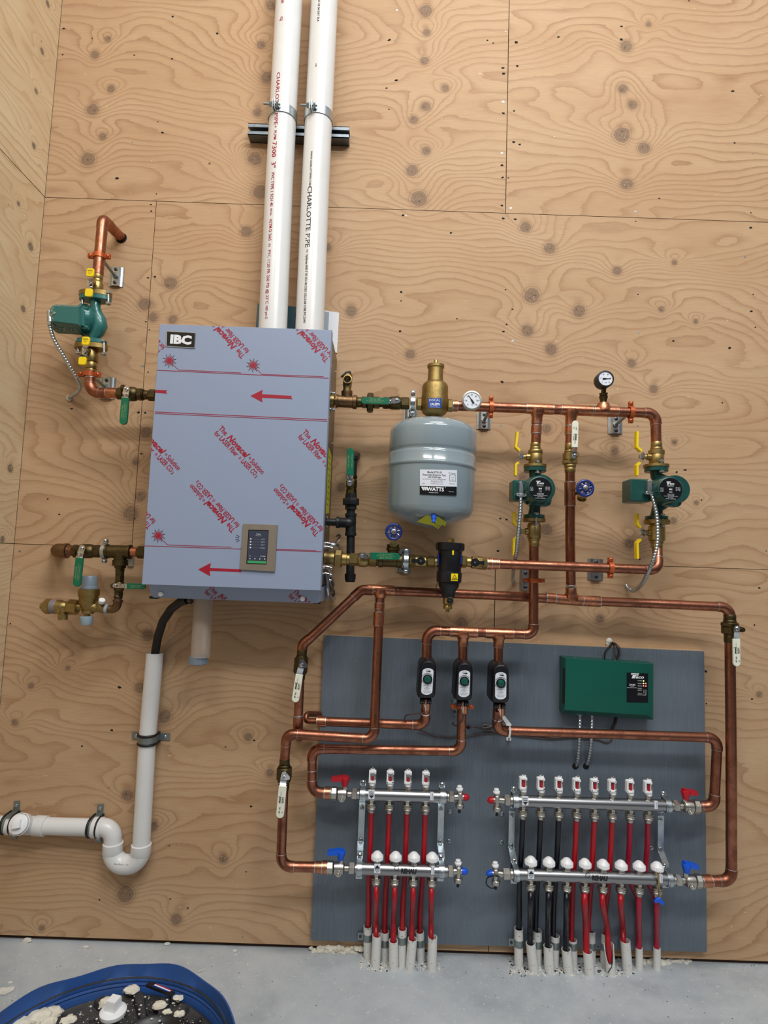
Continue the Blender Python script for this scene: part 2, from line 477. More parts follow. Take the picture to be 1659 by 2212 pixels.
    orr = math_('MULTIPLY', math_('GREATER_THAN', math_('SINE', math_('MULTIPLY', k, 15.0)), .35), math_('MULTIPLY', n_map(n, L, k, 1.1, 1.2, 0, 1), n_map(n, L, k, 1.3, 1.9, 1, 0)))
    tone = mix(math_('MULTIPLY', orr, .42), tone, lin(dark))
    # pin holes and nail heads
    vo = n.new('ShaderNodeTexVoronoi'); vo.inputs['Scale'].default_value = 8.5; L.new(obj, vo.inputs['Vector'])
    spk = math_('MULTIPLY', math_('LESS_THAN', vo.outputs['Distance'], .034), math_('GREATER_THAN', vo.outputs['Color'], .35))
    tone = mix(math_('MULTIPLY', spk, .8), tone, lin((64, 44, 34)))
    vo2 = n.new('ShaderNodeTexVoronoi'); vo2.inputs['Scale'].default_value = 17; L.new(obj, vo2.inputs['Vector'])
    spk2 = math_('MULTIPLY', math_('LESS_THAN', vo2.outputs['Distance'], .03), n_map(n, L, noise(1.3, (1, 1, 1), 2), .5, .56, 0, 1))
    tone = mix(math_('MULTIPLY', spk2, .8), tone, lin((236, 226, 196)))
    L.new(tone, b.inputs['Base Color'])
    bp = n.new('ShaderNodeBump'); bp.inputs['Strength'].default_value = .12; bp.inputs['Distance'].default_value = .001
    L.new(fib, bp.inputs['Height']); L.new(bp.outputs[0], b.inputs['Normal'])
    MATS[name] = m; return m
def n_map(n, L, q, a, b_, c_, d_):
    x = n.new('ShaderNodeMapRange'); x.inputs[1].default_value = a; x.inputs[2].default_value = b_; x.inputs[3].default_value = c_; x.inputs[4].default_value = d_
    L.new(q, x.inputs[0]); return x.outputs[0]
ply_material('plywood_warm', (199, 168, 133), (146, 106, 76), (136, 111, 90))
ply_material('plywood_pale', (228, 208, 172), (184, 148, 104), (120, 106, 96))
_rng = np.random.RandomState(11)
def vnoise(x, z, seed, fx, fz):
    rg = np.random.RandomState(seed); N = 64; T = rg.rand(N, N)
    a = x * fx + 20.3; b = z * fz + 11.7; i = np.floor(a).astype(int); j = np.floor(b).astype(int); u = a - i; v = b - j
    u = u * u * u * (u * (u * 6 - 15) + 10); v = v * v * v * (v * (v * 6 - 15) + 10)
    i %= N; j %= N; i2 = (i + 1) % N; j2 = (j + 1) % N
    return (T[i, j] * (1 - u) + T[i2, j] * u) * (1 - v) + (T[i, j2] * (1 - u) + T[i2, j2] * u) * v - .5
def grain(x, z, seed, knots):
    f = z * 24 + 9.0 * vnoise(x, z, seed, 1.15, 3.4) + 4.5 * vnoise(x, z, seed + 1, 2.6, 7.5) + 1.3 * vnoise(x, z, seed + 2, 7, 17)
    kn = np.full(x.shape, 9.0)
    for kx, kz, kr in knots:
        r = np.sqrt((x - kx) ** 2 + (z - kz) ** 2)
        s = kr * 2.3
        f = f + (2.0 + kr * 60) * np.exp(-r * r / (2 * s * s)) + (z - kz) / kr * .9 * np.exp(-((x - kx) ** 2 / (2 * (kr * 5) ** 2) + (z - kz) ** 2 / (2 * (kr * 2.2) ** 2)))
        kn = np.minimum(kn, r / kr)
    return f, kn
def ply_sheet(x0, x1, z0, z1, mapf, seed, knots, st=.006):
    nx = max(2, int((x1 - x0) / st)); nz = max(2, int((z1 - z0) / st))
    X, Z = np.meshgrid(np.linspace(x0, x1, nx), np.linspace(z0, z1, nz), indexing='ij')
    kk = [k for k in knots if x0 - .1 < k[0] < x1 + .1 and z0 - .1 < k[1] < z1 + .1]
    f, kn = grain(X + seed * .37, Z, seed, [(k[0] + seed * .37, k[1], k[2]) for k in kk])
    co = np.array(mapf(X.ravel(), Z.ravel())).T
    a = (np.arange(nx - 1)[:, None] * nz + np.arange(nz - 1)[None, :]).ravel()
    q = np.stack([a, a + nz, a + nz + 1, a + 1], 1)
    return co, q, f.ravel(), kn.ravel()
def ply_object(name, sheets, mapf, mat, knots, label):
    cs, qs, fs, ks = [], [], [], []; o = 0
    for (x0, x1, z0, z1, seed) in sheets:
        c, q, f, k = ply_sheet(x0, x1, z0, z1, mapf, seed, knots)
        cs.append(c); qs.append(q + o); fs.append(f); ks.append(k); o += len(c)
    c = np.concatenate(cs); q = np.concatenate(qs); f = np.concatenate(fs); k = np.concatenate(ks)
    me = bpy.data.meshes.new(name); me.vertices.add(len(c)); me.vertices.foreach_set('co', c.astype(np.float32).ravel())
    me.loops.add(len(q) * 4); me.loops.foreach_set('vertex_index', q.astype(np.int32).ravel())
    me.polygons.add(len(q)); me.polygons.foreach_set('loop_start', np.arange(0, len(q) * 4, 4, dtype=np.int32))
    me.update(calc_edges=True); me.validate()
    a = me.attributes.new('grain', 'FLOAT', 'POINT'); a.data.foreach_set('value', f.astype(np.float32))
    a = me.attributes.new('knot', 'FLOAT', 'POINT'); a.data.foreach_set('value', k.astype(np.float32))
    me.materials.append(MATS[mat]); ob = bpy.data.objects.new(name, me); COL.objects.link(ob); ob['kind'] = 'structure'; ob['label'] = label
    return ob

XC = sum(W(x, y, 0).x for x, y in ((135, 20), (98, 427), (62, 800), (29, 1173), (5, 1480))) / 5
XR = 2.9
Z1 = (W(29, 1173).z + W(1200, 1216).z) / 2; Z2 = (W(98, 427).z + W(900, 455).z + W(1659, 478).z) / 3
ZT = 4.7; ZB = .014
J0 = W(1069, 1290).x; J1 = W(312, 800).x; J2 = W(1096, 230).x
g_ = .0012
KN = [(233, 84, 7), (205, 118, 9), (240, 192, 8), (200, 237, 12), (222, 295, 8), (190, 344, 14), (546, 344, 11), (532, 500, 11), (563, 415, 15), (589, 10, 13), (564, 97, 9),
 (576, 168, 12), (556, 243, 9), (552, 346, 12), (894, 259, 9), (890, 368, 12), (707, 535, 9), (758, 672, 11), (920, 23, 13), (922, 70, 8), (917, 131, 9), (962, 191, 8), (920, 230, 10),
 (921, 326, 9), (905, 429, 16), (1353, 100, 12), (1345, 192, 10), (1367, 226, 10), (1343, 291, 16), (1391, 320, 12), (1354, 397, 12), (1135, 491, 11), (1188, 536, 12), (1333, 585, 9),
 (1149, 638, 15), (1251, 672, 13), (1139, 714, 12), (1190, 755, 12), (1401, 53, 6), (1457, 567, 6), (1429, 668, 6), (1503, 694, 5), (368, 612, 13), (313, 657, 13), (331, 685, 10),
 (373, 690, 9), (316, 933, 12), (303, 1072, 11), (283, 1109, 15), (293, 998, 7), (319, 1373, 12), (302, 1485, 11), (356, 1547, 13), (147, 1443, 5), (67, 1481, 6), (32, 1560, 7),
 (275, 1718, 11), (332, 1785, 9), (536, 1592, 8), (482, 1855, 9), (271, 1932, 16), (381, 1986, 11), (90, 2005, 6), (1180, 926, 10), (1364, 785, 9), (1412, 840, 9), (1328, 975, 8),
 (1457, 955, 6), (1132, 1031, 11), (1181, 1143, 12), (1360, 1174, 10), (1454, 1125, 7), (886, 765, 10), (997, 1347, 13), (737, 1053, 9), (1296, 1336, 9), (1504, 1086, 5), (1640, 1500, 6), (583, 1669, 8)]
knots_back = []
for x, y, r in KN:
    p = W(x, y); knots_back.append((p.x, p.z, r * U(x, y, 0)))
backmap = lambda x, z: (x, np.zeros_like(x), z)
ply_object('wall_back', [(XC, J0 - g_, ZB, Z1 - g_, 1), (J0 + g_, XR, ZB, Z1 - g_, 2), (XC, J1 - g_ * .7, Z1 + g_ * .5, Z2 - g_, 3), (J1 + g_ * .7, XR, Z1 + g_ * .5, Z2 - g_, 4),
                        (XC, J2 - g_, Z2 + g_ * .6, ZT, 5), (J2 + g_, XR, Z2 + g_ * .6, ZT, 6)], backmap, 'plywood_warm', knots_back, 'plywood sheathing wall behind the boiler')
# dark framing cavity behind the sheet joints
bk = MB('cavity_brown'); bk.add([(XC - .05, .012, 0), (XR, .012, 0), (XR, .012, ZT), (XC - .05, .012, ZT)], [(0, 1, 2, 3)])
o = single('trim_1', bk, 'dark gap behind the plywood sheets', None, kind='structure')
# left wall: plane x = XC running toward the camera
YN = -2.6
def leftpt(px, py):
    d = ray(px, py); t = (XC - CAM.x) / d.x; return CAM + d * t
KL = [(103, 8, 8), (91, 111, 8), (78, 197, 7), (73, 315, 8), (66, 533, 10), (50, 667, 9), (22, 1012, 10), (5, 1165, 8), (40, 440, 6)]
kl = []
for x, y, r in KL:
    p = leftpt(x, y); kl.append((p.y, p.z, r * .0013))
leftmap = lambda y, z: (np.full_like(y, XC), y, z)
ply_object('wall_left', [(YN, -.002, ZB, Z1 - g_, 21), (YN, -.002, Z1 + g_, Z2 - g_, 22), (YN, -.002, Z2 + g_, ZT, 23)], leftmap, 'plywood_pale', kl, 'pale plywood side wall on the left')
bk = MB('cavity_brown'); bk.add([(XC - .012, YN, 0), (XC - .012, .01, 0), (XC - .012, .01, ZT), (XC - .012, YN, ZT)], [(0, 1, 2, 3)])
single('trim_2', bk, 'dark gap behind the side wall sheets', None, kind='structure')

# floor
m = bpy.data.materials.new('concrete'); m.use_nodes = True; n = m.node_tree.nodes; L = m.node_tree.links; b = n['Principled BSDF']
tcn = n.new('ShaderNodeTexCoord')
def _ns(scale, det=5, rough=.6, dist=0.):
    q = n.new('ShaderNodeTexNoise'); q.inputs['Scale'].default_value = scale; q.inputs['Detail'].default_value = det; q.inputs['Roughness'].default_value = rough
    q.inputs['Distortion'].default_value = dist; L.new(tcn.outputs['Object'], q.inputs['Vector']); return q.outputs[0]
def _mx(f, a, b_):
    x = n.new('ShaderNodeMix'); x.data_type = 'RGBA'
    for i, q in ((0, f), (6, a), (7, b_)):
        if isinstance(q, (int, float)): x.inputs[i].default_value = q
        elif isinstance(q, tuple): x.inputs[i].default_value = q
        else: L.new(q, x.inputs[i])
    return x.outputs[2]
c1 = _mx(n_map(n, L, _ns(2.2, 5, .6, .8), .35, .68, 0, 1), lin((186, 193, 198)), lin((152, 160, 166)))
c1 = _mx(n_map(n, L, _ns(14, 6, .7), .4, .7, 0, .5), c1, lin((196, 200, 201)))
c1 = _mx(n_map(n, L, _ns(90, 2), .66, .7, 0, .5), c1, lin((232, 230, 222)))
c1 = _mx(n_map(n, L, _ns(60, 3), .70, .73, 0, .6), c1, lin((96, 92, 88)))
L.new(c1, b.inputs['Base Color']); b.inputs['Roughness'].default_value = .5
bp = n.new('ShaderNodeBump'); bp.inputs['Strength'].default_value = .15; bp.inputs['Distance'].default_value = .004; L.new(_ns(40, 6), bp.inputs['Height']); L.new(bp.outputs[0], b.inputs['Normal'])
MATS['concrete'] = m
fl = MB('concrete'); fl.add([(XC - .02, YN, 0), (XR, YN, 0), (XR, .02, 0), (XC - .02, .02, 0)], [(0, 1, 2, 3)])
single('floor', fl, 'pale bluish grey concrete slab', None, kind='structure')

# nail heads, pin knots and torn spots seen on the back wall
NM = [(900 + x / 2.186, y / 2.186) for x, y in ((420, 148), (470, 200), (475, 312), (408, 320), (410, 348), (408, 480), (410, 535), (460, 523), (457, 670), (488, 682), (403, 722), (403, 780), (405, 838), (433, 840), (403, 970), (445, 982), (410, 1032), (465, 1035), (968, 125), (967, 185), (1035, 1000), (1035, 1045), (1145, 937), (1492, 430), (1500, 675), (1588, 725), (1578, 1005), (1578, 1075), (670, 175), (335, 190), (650, 645), (1590, 1390), (1580, 1470), (1600, 1545), (1045, 1390), (1048, 1572), (420, 1368), (452, 1460), (425, 1532), (410, 1565), (452, 1610), (190, 1505), (162, 1100), (1213, 1610), (1478, 1643), (1552, 1213))]
NM += [(135, 118), (138, 62), (290, 119), (371, 127), (393, 135), (373, 36), (469, 72), (341, 263), (351, 286), (286, 307), (253, 385), (338, 419), (326, 442), (327, 456), (360, 455), (320, 600), (335, 598), (315, 695), (323, 712), (308, 791), (320, 804), (299, 891), (314, 892), (305, 980), (293, 992), (291, 1121), (154, 883), (103, 1078), (128, 1111), (43, 1191), (22, 1347), (258, 1485), (241, 1577), (177, 1612), (235, 1702), (368, 1942), (542, 1742), (532, 1883), (215, 1944), (524, 2024), (549, 1600), (1075, 1190), (1081, 1120), (1094, 1122), (1083, 920), (1085, 825), (1560, 870), (1480, 1015), (1462, 1020), (1378, 920), (1515, 1080), (1382, 1208), (1630, 1350), (1525, 1450), (1655, 1190), (1640, 1270), (1625, 1510), (1526, 1520), (870, 465), (877, 466), (867, 631), (866, 650), (864, 715), (835, 190), (858, 22), (841, 86), (856, 173), (840, 236)]
mb = MB('hole_black'); rr_ = random.Random(3)
for i, (x, y) in enumerate(NM):
    r = rr_.uniform(1.3, 3.0); mb.use('hole_black' if i % 5 else 'galvanised'); pp = []
    for j in range(9):
        a = 2 * PI * j / 9; q = r * rr_.uniform(.55, 1.25); pp.append(W(x + math.cos(a) * q * 1.35, y + math.sin(a) * q * .9, .0004))
    mb.add(pp, [tuple(range(9))])
o = single('nail_marks', mb, None, None, kind='structure'); wb = bpy.data.objects['wall_back']; o.parent = wb
# ================================================================== the big things
SOLD = 'solder'
def lerp2(a, b, t): return tuple(a[i] + (b[i] - a[i]) * t for i in range(len(a)))

# grey painted backing board
bd = MB('board_grey') if 'board_grey' in MATS else None
m = bpy.data.materials.new('board_grey'); m.use_nodes = True; n = m.node_tree.nodes; L = m.node_tree.links; b = n['Principled BSDF']
tcn = n.new('ShaderNodeTexCoord')
def _n2(st, sc, det=4, ro=.6):
    mpn = n.new('ShaderNodeMapping'); mpn.inputs['Scale'].default_value = st; L.new(tcn.outputs['Object'], mpn.inputs[0])
    q = n.new('ShaderNodeTexNoise'); q.inputs['Scale'].default_value = sc; q.inputs['Detail'].default_value = det; q.inputs['Roughness'].default_value = ro
    L.new(mpn.outputs[0], q.inputs['Vector']); return q.outputs[0]
c1 = _mx(n_map(n, L, _n2((60, 1, 2), 5), .36, .66, 0, .55), lin((100, 111, 122)), lin((76, 88, 98)))
c1 = _mx(n_map(n, L, _n2((1, 1, .5), 4), .4, .7, 0, .35), c1, lin((116, 128, 138)))
c1 = _mx(n_map(n, L, _n2((120, 1, 6), 3, 2, .8), .72, .76, 0, .7), c1, lin((56, 66, 74)))
c1 = _mx(n_map(n, L, _n2((1, 1, 1), 150, 2, .8), .74, .77, 0, .8), c1, lin((214, 214, 208)))
L.new(c1, b.inputs['Base Color']); b.inputs['Roughness'].default_value = .5
MATS['board_grey'] = m
BH = .018
t = Thing('backing_board', 'blue-grey painted plywood board behind the two tubing manifolds', 'board', (1100, 1700, 0))
mb = MB('board_grey'); mb.slab([(700, 1372), (1521, 1407), (1527, 2057), (671, 2031)], .001, BH)
t.part('panel', mb)
mb = MB('wood_edge'); mb.slab([(700, 1370.4), (1521, 1405.4), (1521, 1407), (700, 1372)], .001, BH - .001)
t.part('raw_edge', mb, label='unpainted top edge')
def screw(m_, x, y, h_, r):
    m_.use('zinc'); m_.stud(x, y, h_, [(0, r), (.0015, r * .95), (.003, r * .6), (.0032, .05)], 12)
    m_.use('dark_steel'); m_.box(x, y, r * .85, r * .2, h_ + .0028, h_ + .0036, 40); m_.box(x, y, r * .2, r * .85, h_ + .0028, h_ + .0036, 40)
each(t, 'screw', 'zinc', [(x, y, BH, 4.4) for x, y in ((971.5, 1753), (970, 1817), (1084.8, 1758.4), (1083.7, 1819.6), (1407, 1831.6))], screw)

# ------------------------------------------------ boiler
BF = .255; BB = .012
t = Thing('wall_boiler', 'large wall-hung boiler under blue protective film printed with red arrows', 'boiler', (510, 1290, .1))
q = [W(345, 697, BF), W(718, 715, BF), W(691.5, 1275, BF), W(305.5, 1264, BF)]
xl = (q[0].x + q[3].x) / 2; xr = (q[1].x + q[2].x) / 2; zt = (q[0].z + q[1].z) / 2; zb = (q[2].z + q[3].z) / 2
def rect(x0, x1, z0, z1, y): return [Vector((x1, y, z1)), Vector((x0, y, z1)), Vector((x0, y, z0)), Vector((x1, y, z0))]
mb = MB('case_steel'); mb.prism(rect(xl + .004, xr - .004, zb + .012, zt - .004, -BB), (0, -(BF - .03 - BB), 0))
t.part('casing', mb)
mb = MB('film_blue'); mb.prism(rect(xl, xr, zb, zt, -(BF - .03)), (0, -.03, 0), .002)
cover = t.part('front_cover', mb)
# recessed lower lip, leaning back
mb = MB('film_blue')
ly0, ly1 = -(BF - .02), -(BF - .045); z2 = W(500, 1297, BF - .04).z
mb.add([(xl + .012, ly0, zb), (xr - .003, ly0, zb), (xr - .003, ly1, z2 + .006), (xr - .012, ly1, z2), (xl + .02, ly1, z2), (xl + .012, ly1, z2 + .006),
        (xl + .012, -BB, zb + .015), (xr - .003, -BB, zb + .015), (xr - .003, -BB, z2), (xl + .02, -BB, z2)],
       [(0, 1, 2, 3, 4, 5), (9, 4, 3, 8), (6, 0, 5, 4, 9), (1, 7, 8, 3, 2), (0, 6, 7, 1)])
mb.use('ink_black'); mb.box(330, 1291, 16, 5, BF - .09, BF - .062); mb.box(684, 1302, 14, 5, BF - .09, BF - .06)
lip = t.part('lower_lip', mb)
each(t, 'screw_cap', 'white_plastic', ((348, 1283), (654, 1293)), lambda q_, x, y: q_.stud(x, y, BF - .036, [(-.006, 5.2), (.005, 5.2), (.0065, 4.2)], 20), lip)
# front film print
H1 = BF
cl = [(Vector((xl + .001, 0, 0)), (-1, 0, 0)), (Vector((xr - .001, 0, 0)), (1, 0, 0)), (Vector((0, 0, zt - .001)), (0, 0, 1)), (Vector((0, 0, zb + .001)), (0, 0, -1))]
tx = MB('ink_red')
A1, A2 = 46.5, 226.5
def film_text(m_, c, ang, clp, h_=H1):
    x, y = c; a = math.radians(ang); nx, ny = -math.sin(a), math.cos(a); ux, uy = math.cos(a), math.sin(a)
    m_.text('The', x - ux * 57, y - uy * 57, 11.5, h_, ang, 21, 'ink_red', .016, clip=clp)
    m_.text('Novacel', x - ux * 10, y - uy * 10, 13.5, h_, ang, 62, 'ink_red', .032, clip=clp, shear=.25)
    m_.text('®', x + ux * 26, y + uy * 26 , 5.5, h_, ang, None, 'ink_red', .0, clip=clp)
    m_.text('Solution', x + ux * 50, y + uy * 50, 11, h_, ang, 38, 'ink_red', .016, clip=clp)
    x2, y2 = x + nx * 14.5 , y + ny * 14.5
    m_.text('for LASER Fiber', x2 - ux * 32, y2 - uy * 32, 11, h_, ang, 70, 'ink_red', .016, clip=clp)
    m_.text('&', x2 + ux * 11, y2 + uy * 11, 7, h_, ang, None, 'ink_pink', .01, clip=clp)
    m_.text('LASER CO', x2 + ux * 39, y2 + uy * 39, 11, h_, ang, 43, 'ink_red', .016, clip=clp)
    m_.text('2', x2 + ux * 64 + nx * 3, y2 + uy * 64 + ny * 3, 6.5, h_, ang, None, 'ink_red', .02, clip=clp)
for c in ((522, 971), (703, 979), (341, 963)): film_text(tx, c, A1, cl)
for c in ((458, 1099), (639, 1107), (277, 1091)): film_text(tx, c, A2, cl)
for c in ((479, 723), (660, 731), (298, 715)): film_text(tx, c, A2, cl)
t.part('printed_lettering', tx, cover, label='red film lettering')
clb = cl[:3] + [(Vector((0, 0, z2 + .002)), (0, 0, -1))]
tx = MB('ink_red')
for c in ((498, 1316), (681, 1324)): film_text(tx, c, A1, [(Vector((0, 0, zb - .002)), (0, 0, 1))] + clb[:2] + clb[3:], BF - .018)
for i, v in enumerate(tx.v):     # lay the print onto the sloping lip
    k = (zb - v[2]) / max(zb - z2, 1e-6); tx.v[i] = (v[0], ly0 + (ly1 - ly0) * k - .0006, v[2])
t.part('printed_lettering', tx, lip)
def sunburst(m_, x, y, h_=H1):
    m_.use('ink_red'); m_.stud(x, y, h_ + .0004, [(0, 4.6), (.0003, 4.5)], 20)
    for i in range(20):
        a = 2 * PI * i / 20 + .1
        c, s_ = math.cos(a), math.sin(a)
        for r0, r1, w_, mt in ((5, 8.5, .7, 'ink_red'), (8.5, 15 if i % 2 else 11, .55, 'ink_black' if i % 2 else 'ink_red')):
            m_.use(mt); m_.slab([(x + c * r0 - s_ * w_, y + s_ * r0 + c * w_), (x + c * r1 - s_ * w_, y + s_ * r1 + c * w_), (x + c * r1 + s_ * w_, y + s_ * r1 - c * w_), (x + c * r0 + s_ * w_, y + s_ * r0 - c * w_)], h_ - .0005, h_ + .0005)
def line(m_, a, b_, w_, mt, h_=H1):
    dx, dy = b_[0] - a[0], b_[1] - a[1]; l = math.hypot(dx, dy); nx, ny = -dy / l * w_ / 2, dx / l * w_ / 2
    m_.use(mt); m_.slab([(a[0] + nx, a[1] + ny), (b_[0] + nx, b_[1] + ny), (b_[0] - nx, b_[1] - ny), (a[0] - nx, a[1] - ny)], h_ - .0005, h_ + .0005)
gr = MB('ink_red')
for x, y in ((366, 779), (547, 789), (342, 1157)): sunburst(gr, x, y)
for i in range(4):
    a = PI * (.82 + i * .12); line(gr, (523 + 7 * math.cos(a), 1163 + 7 * math.sin(a)), (523 + 15 * math.cos(a), 1163 + 15 * math.sin(a)), 1.1, 'ink_black')
line(gr, (338.5, 799.6), (710, 817), 1.3, 'ink_red_thin'); line(gr, (385, 799), (521, 805.3), 1.2, 'ink_red_thin'); line(gr, (565, 808.3), (699, 813.4), 1.2, 'ink_red_thin')
line(gr, (370, 784), (385.5, 799), 1.1, 'ink_red_thin'); line(gr, (551, 794), (565.5, 808), 1.1, 'ink_red_thin'); line(gr, (346, 1162), (362, 1177), 1.1, 'ink_red_thin')
line(gr, (334, 889.6), (706.5, 906.6), 1.4, 'ink_red_thin'); line(gr, (334, 893), (706.5, 910), 1.2, 'ink_red_thin')
line(gr, (312, 1179), (694.5, 1191.8), 1.3, 'ink_red_thin'); line(gr, (362, 1177), (500, 1182), 1.2, 'ink_red_thin'); line(gr, (596, 1186.5), (683, 1188.8), 1.2, 'ink_red_thin')
gr.use('ink_red')
for pts in ([(541, 855), (567.5, 842), (565.5, 851.5), (631, 855), (628.5, 858.5), (632, 862), (565.5, 859), (567, 869)],
            [(336, 842), (361, 843), (358, 846.5), (361.5, 850), (335.5, 848)],
            [(428, 1230), (455.5, 1216), (453.5, 1227), (519, 1229.5), (521.5, 1235.8), (453, 1233), (454, 1244.5)]):
    gr.slab(pts, H1 - .0005, H1 + .0006)
t.part('printed_arrows', gr, cover)
# badge
bq = MB('zinc'); bq.slab([(359, 714), (423, 718), (421, 752.5), (358, 748.5)], H1, H1 + .0025, .0008)
bq.use('label_black'); bq.slab([(361, 716), (421.5, 719.6), (419.6, 750.5), (360, 746.6)], H1 + .002, H1 + .0032)
bq.text('IBC', 391, 733.5, 18, H1 + .0034, 3.2, 46, 'ink_white', .055)
t.part('badge', bq, cover, label='black badge with white lettering')
# display
sq = MB('stainless'); sq.slab([(525, 1131), (599.5, 1134), (593.5, 1235), (517.5, 1230.5)], H1, H1 + .006, .001)
scn = t.part('display_frame', sq, cover)
sq = MB('label_black'); sq.slab([(536.5, 1144), (580.5, 1145.5), (575.8, 1219.5), (532, 1217.8)], H1 + .0055, H1 + .0066)
sq.use('screen_dark'); sq.slab([(538, 1146), (579.5, 1147.3), (575, 1218), (533.8, 1216.4)], H1 + .006, H1 + .007)
sq.use('screen_green'); sq.slab([(534.8, 1211), (575.4, 1212.5), (575, 1217.6), (534.2, 1216)], H1 + .0065, H1 + .0074)
hh = H1 + .0074
sq.text('Heating', 558.5, 1153.5, 2.6, hh, 2, 9, 'ink_white'); sq.text('Demand: On', 558, 1157.3, 1.6, hh, 2, 11, 'ink_white')
for i, (a, b_) in enumerate((('Supply Temp', '118°F'), ('Return Temp', '103°F'), ('Target Temp', '120°F'), ('Inlet Pressure', '15.4 psi'))):
    y = 1164.5 + i * 6.2; sq.box(541.8 - i * .3, y - .4, 3, 2.6, H1 + .0065, H1 + .0072, 2)
    sq.text(a, 553.5 - i * .3, y, 1.8, hh, 2, 13, 'cable_grey'); sq.text(b_, 568 - i * .3, y + .4, 2.1, hh, 2, 8 + (i == 3) * 2, 'ink_white')
sq.text('MBH', 540, 1200.8, 1.4, hh, 2, 4, 'ink_white'); sq.text('Heat Output', 551, 1201.2, 1.7, hh, 2, 12, 'cable_grey'); sq.text('25 MBH', 567.8, 1201.6, 2.2, hh, 2, 11, 'ink_white')
for i in range(4):
    sq.use('ink_white'); sq.stud(540 + i * 10.6, 1206.7 + i * .3, H1 + .0068, [(0, 1.2), (.0005, 1.1)], 10)
t.part('display_screen', sq, scn)
# right side: rating label, grille of holes
sl = MB('tag_yellow')
def side(yf, z): return Vector((xr - .0036, -yf, z))
za, zb_ = W(708, 960, .2).z, W(708, 1108, .2).z
sl.add([side(.17, za), side(.06, za - .01), side(.06, zb_ + .01), side(.17, zb_)], [(0, 1, 2, 3)])
sl.use('ink_black')
for i in range(9):
    z = za + (zb_ - za) * (.12 + i * .09); sl.add([v + Vector((.0003, 0, 0)) for v in (side(.15, z), side(.09, z), side(.09, z - .002), side(.15, z - .002))], [(0, 1, 2, 3)])
t.part('rating_label', sl, label='yellow side label')
for yy, z in ((.2, zt - .05), (.2, zt - .09), (.05, zt - .06), (.05, zt - .16), (.2, zt - .25), (.05, zt - .3)):
    sc_ = MB('chrome'); sc_.lathw((xr - .004, -yy, z), (1, 0, 0), [(0, .004), (.002, .004), (.003, .001)], 10)
    t.part('screw', sc_)
# side cable connectors (lower right)
for (x, y, r) in ((702, 1174, 5), (704, 1182, 5), (704, 1225, 5), (703, 1240, 5.5), (701, 1252, 5)):
    cc = MB('chrome'); p = W(x, y, .1); u = U(x, y, .1); cc.lathw(Vector((xr - .004, p.y, p.z)), (1, 0, -.15), [(0, r * u), (.012, r * u), (.014, r * u * .7), (.02, r * u * .7)], 14); t.part('cable_connector', cc)


# sheathed cables drooping from the boiler side
for i, (pts, r, mt, lab) in enumerate((
        ([(705, 1182, .1), (714, 1180, .1), (722, 1176, .1), (730, 1178, .09), (737, 1186, .06), (734, 1196, .03), (728, 1199, .005)], 3.6, 'zinc', 'short armoured cable looping from boiler side to wall above return union'),
        ([(704, 1240, .11), (706, 1252, .11), (707, 1270, .11), (709, 1285, .1), (715, 1295, .08), (722, 1292, .05), (719, 1285, .01)], 4.4, 'zinc', 'armoured cable hooked beneath the lower right boiler corner'),
        ([(703, 1225, .1), (711, 1232, .1), (716, 1246, .09), (720, 1262, .07), (717, 1272, .03), (714, 1268, .005)], 3.4, 'cable_grey', 'grey sheathed cable bowing out below the boiler return ring'),
        ([(703, 1236, .1), (709, 1243, .1), (712, 1258, .1), (716, 1268, .09), (721, 1276, .06), (722, 1284, .01)], 3.0, 'cable_grey', 'grey cable tucked between the two loops on the boiler side'))):
    mb = MB(mt); mb.tube(pts, r, fil=12, n=12)
    single('armoured_cable', mb, lab, 'cable')
for i, (pts, mt, lab) in enumerate((
        ([(704, 1172, .1), (715, 1172, .1), (726, 1170, .1), (732, 1163, .09), (736, 1156, .08), (731, 1155, .07), (727, 1158, .05)], 'cable_brown', 'thin brown thermostat wire curling from boiler side, upper strand'),
        ([(706, 1176, .1), (720, 1173, .1), (733, 1168, .09), (734, 1160, .08), (729, 1160, .06)], 'cable_white', 'thin pale wire curled beside the brown thermostat wire'))):
    mb = MB(mt); mb.tube(pts, 1.3, fil=6, n=8)
    single('thermostat_wire', mb, lab, 'wire')

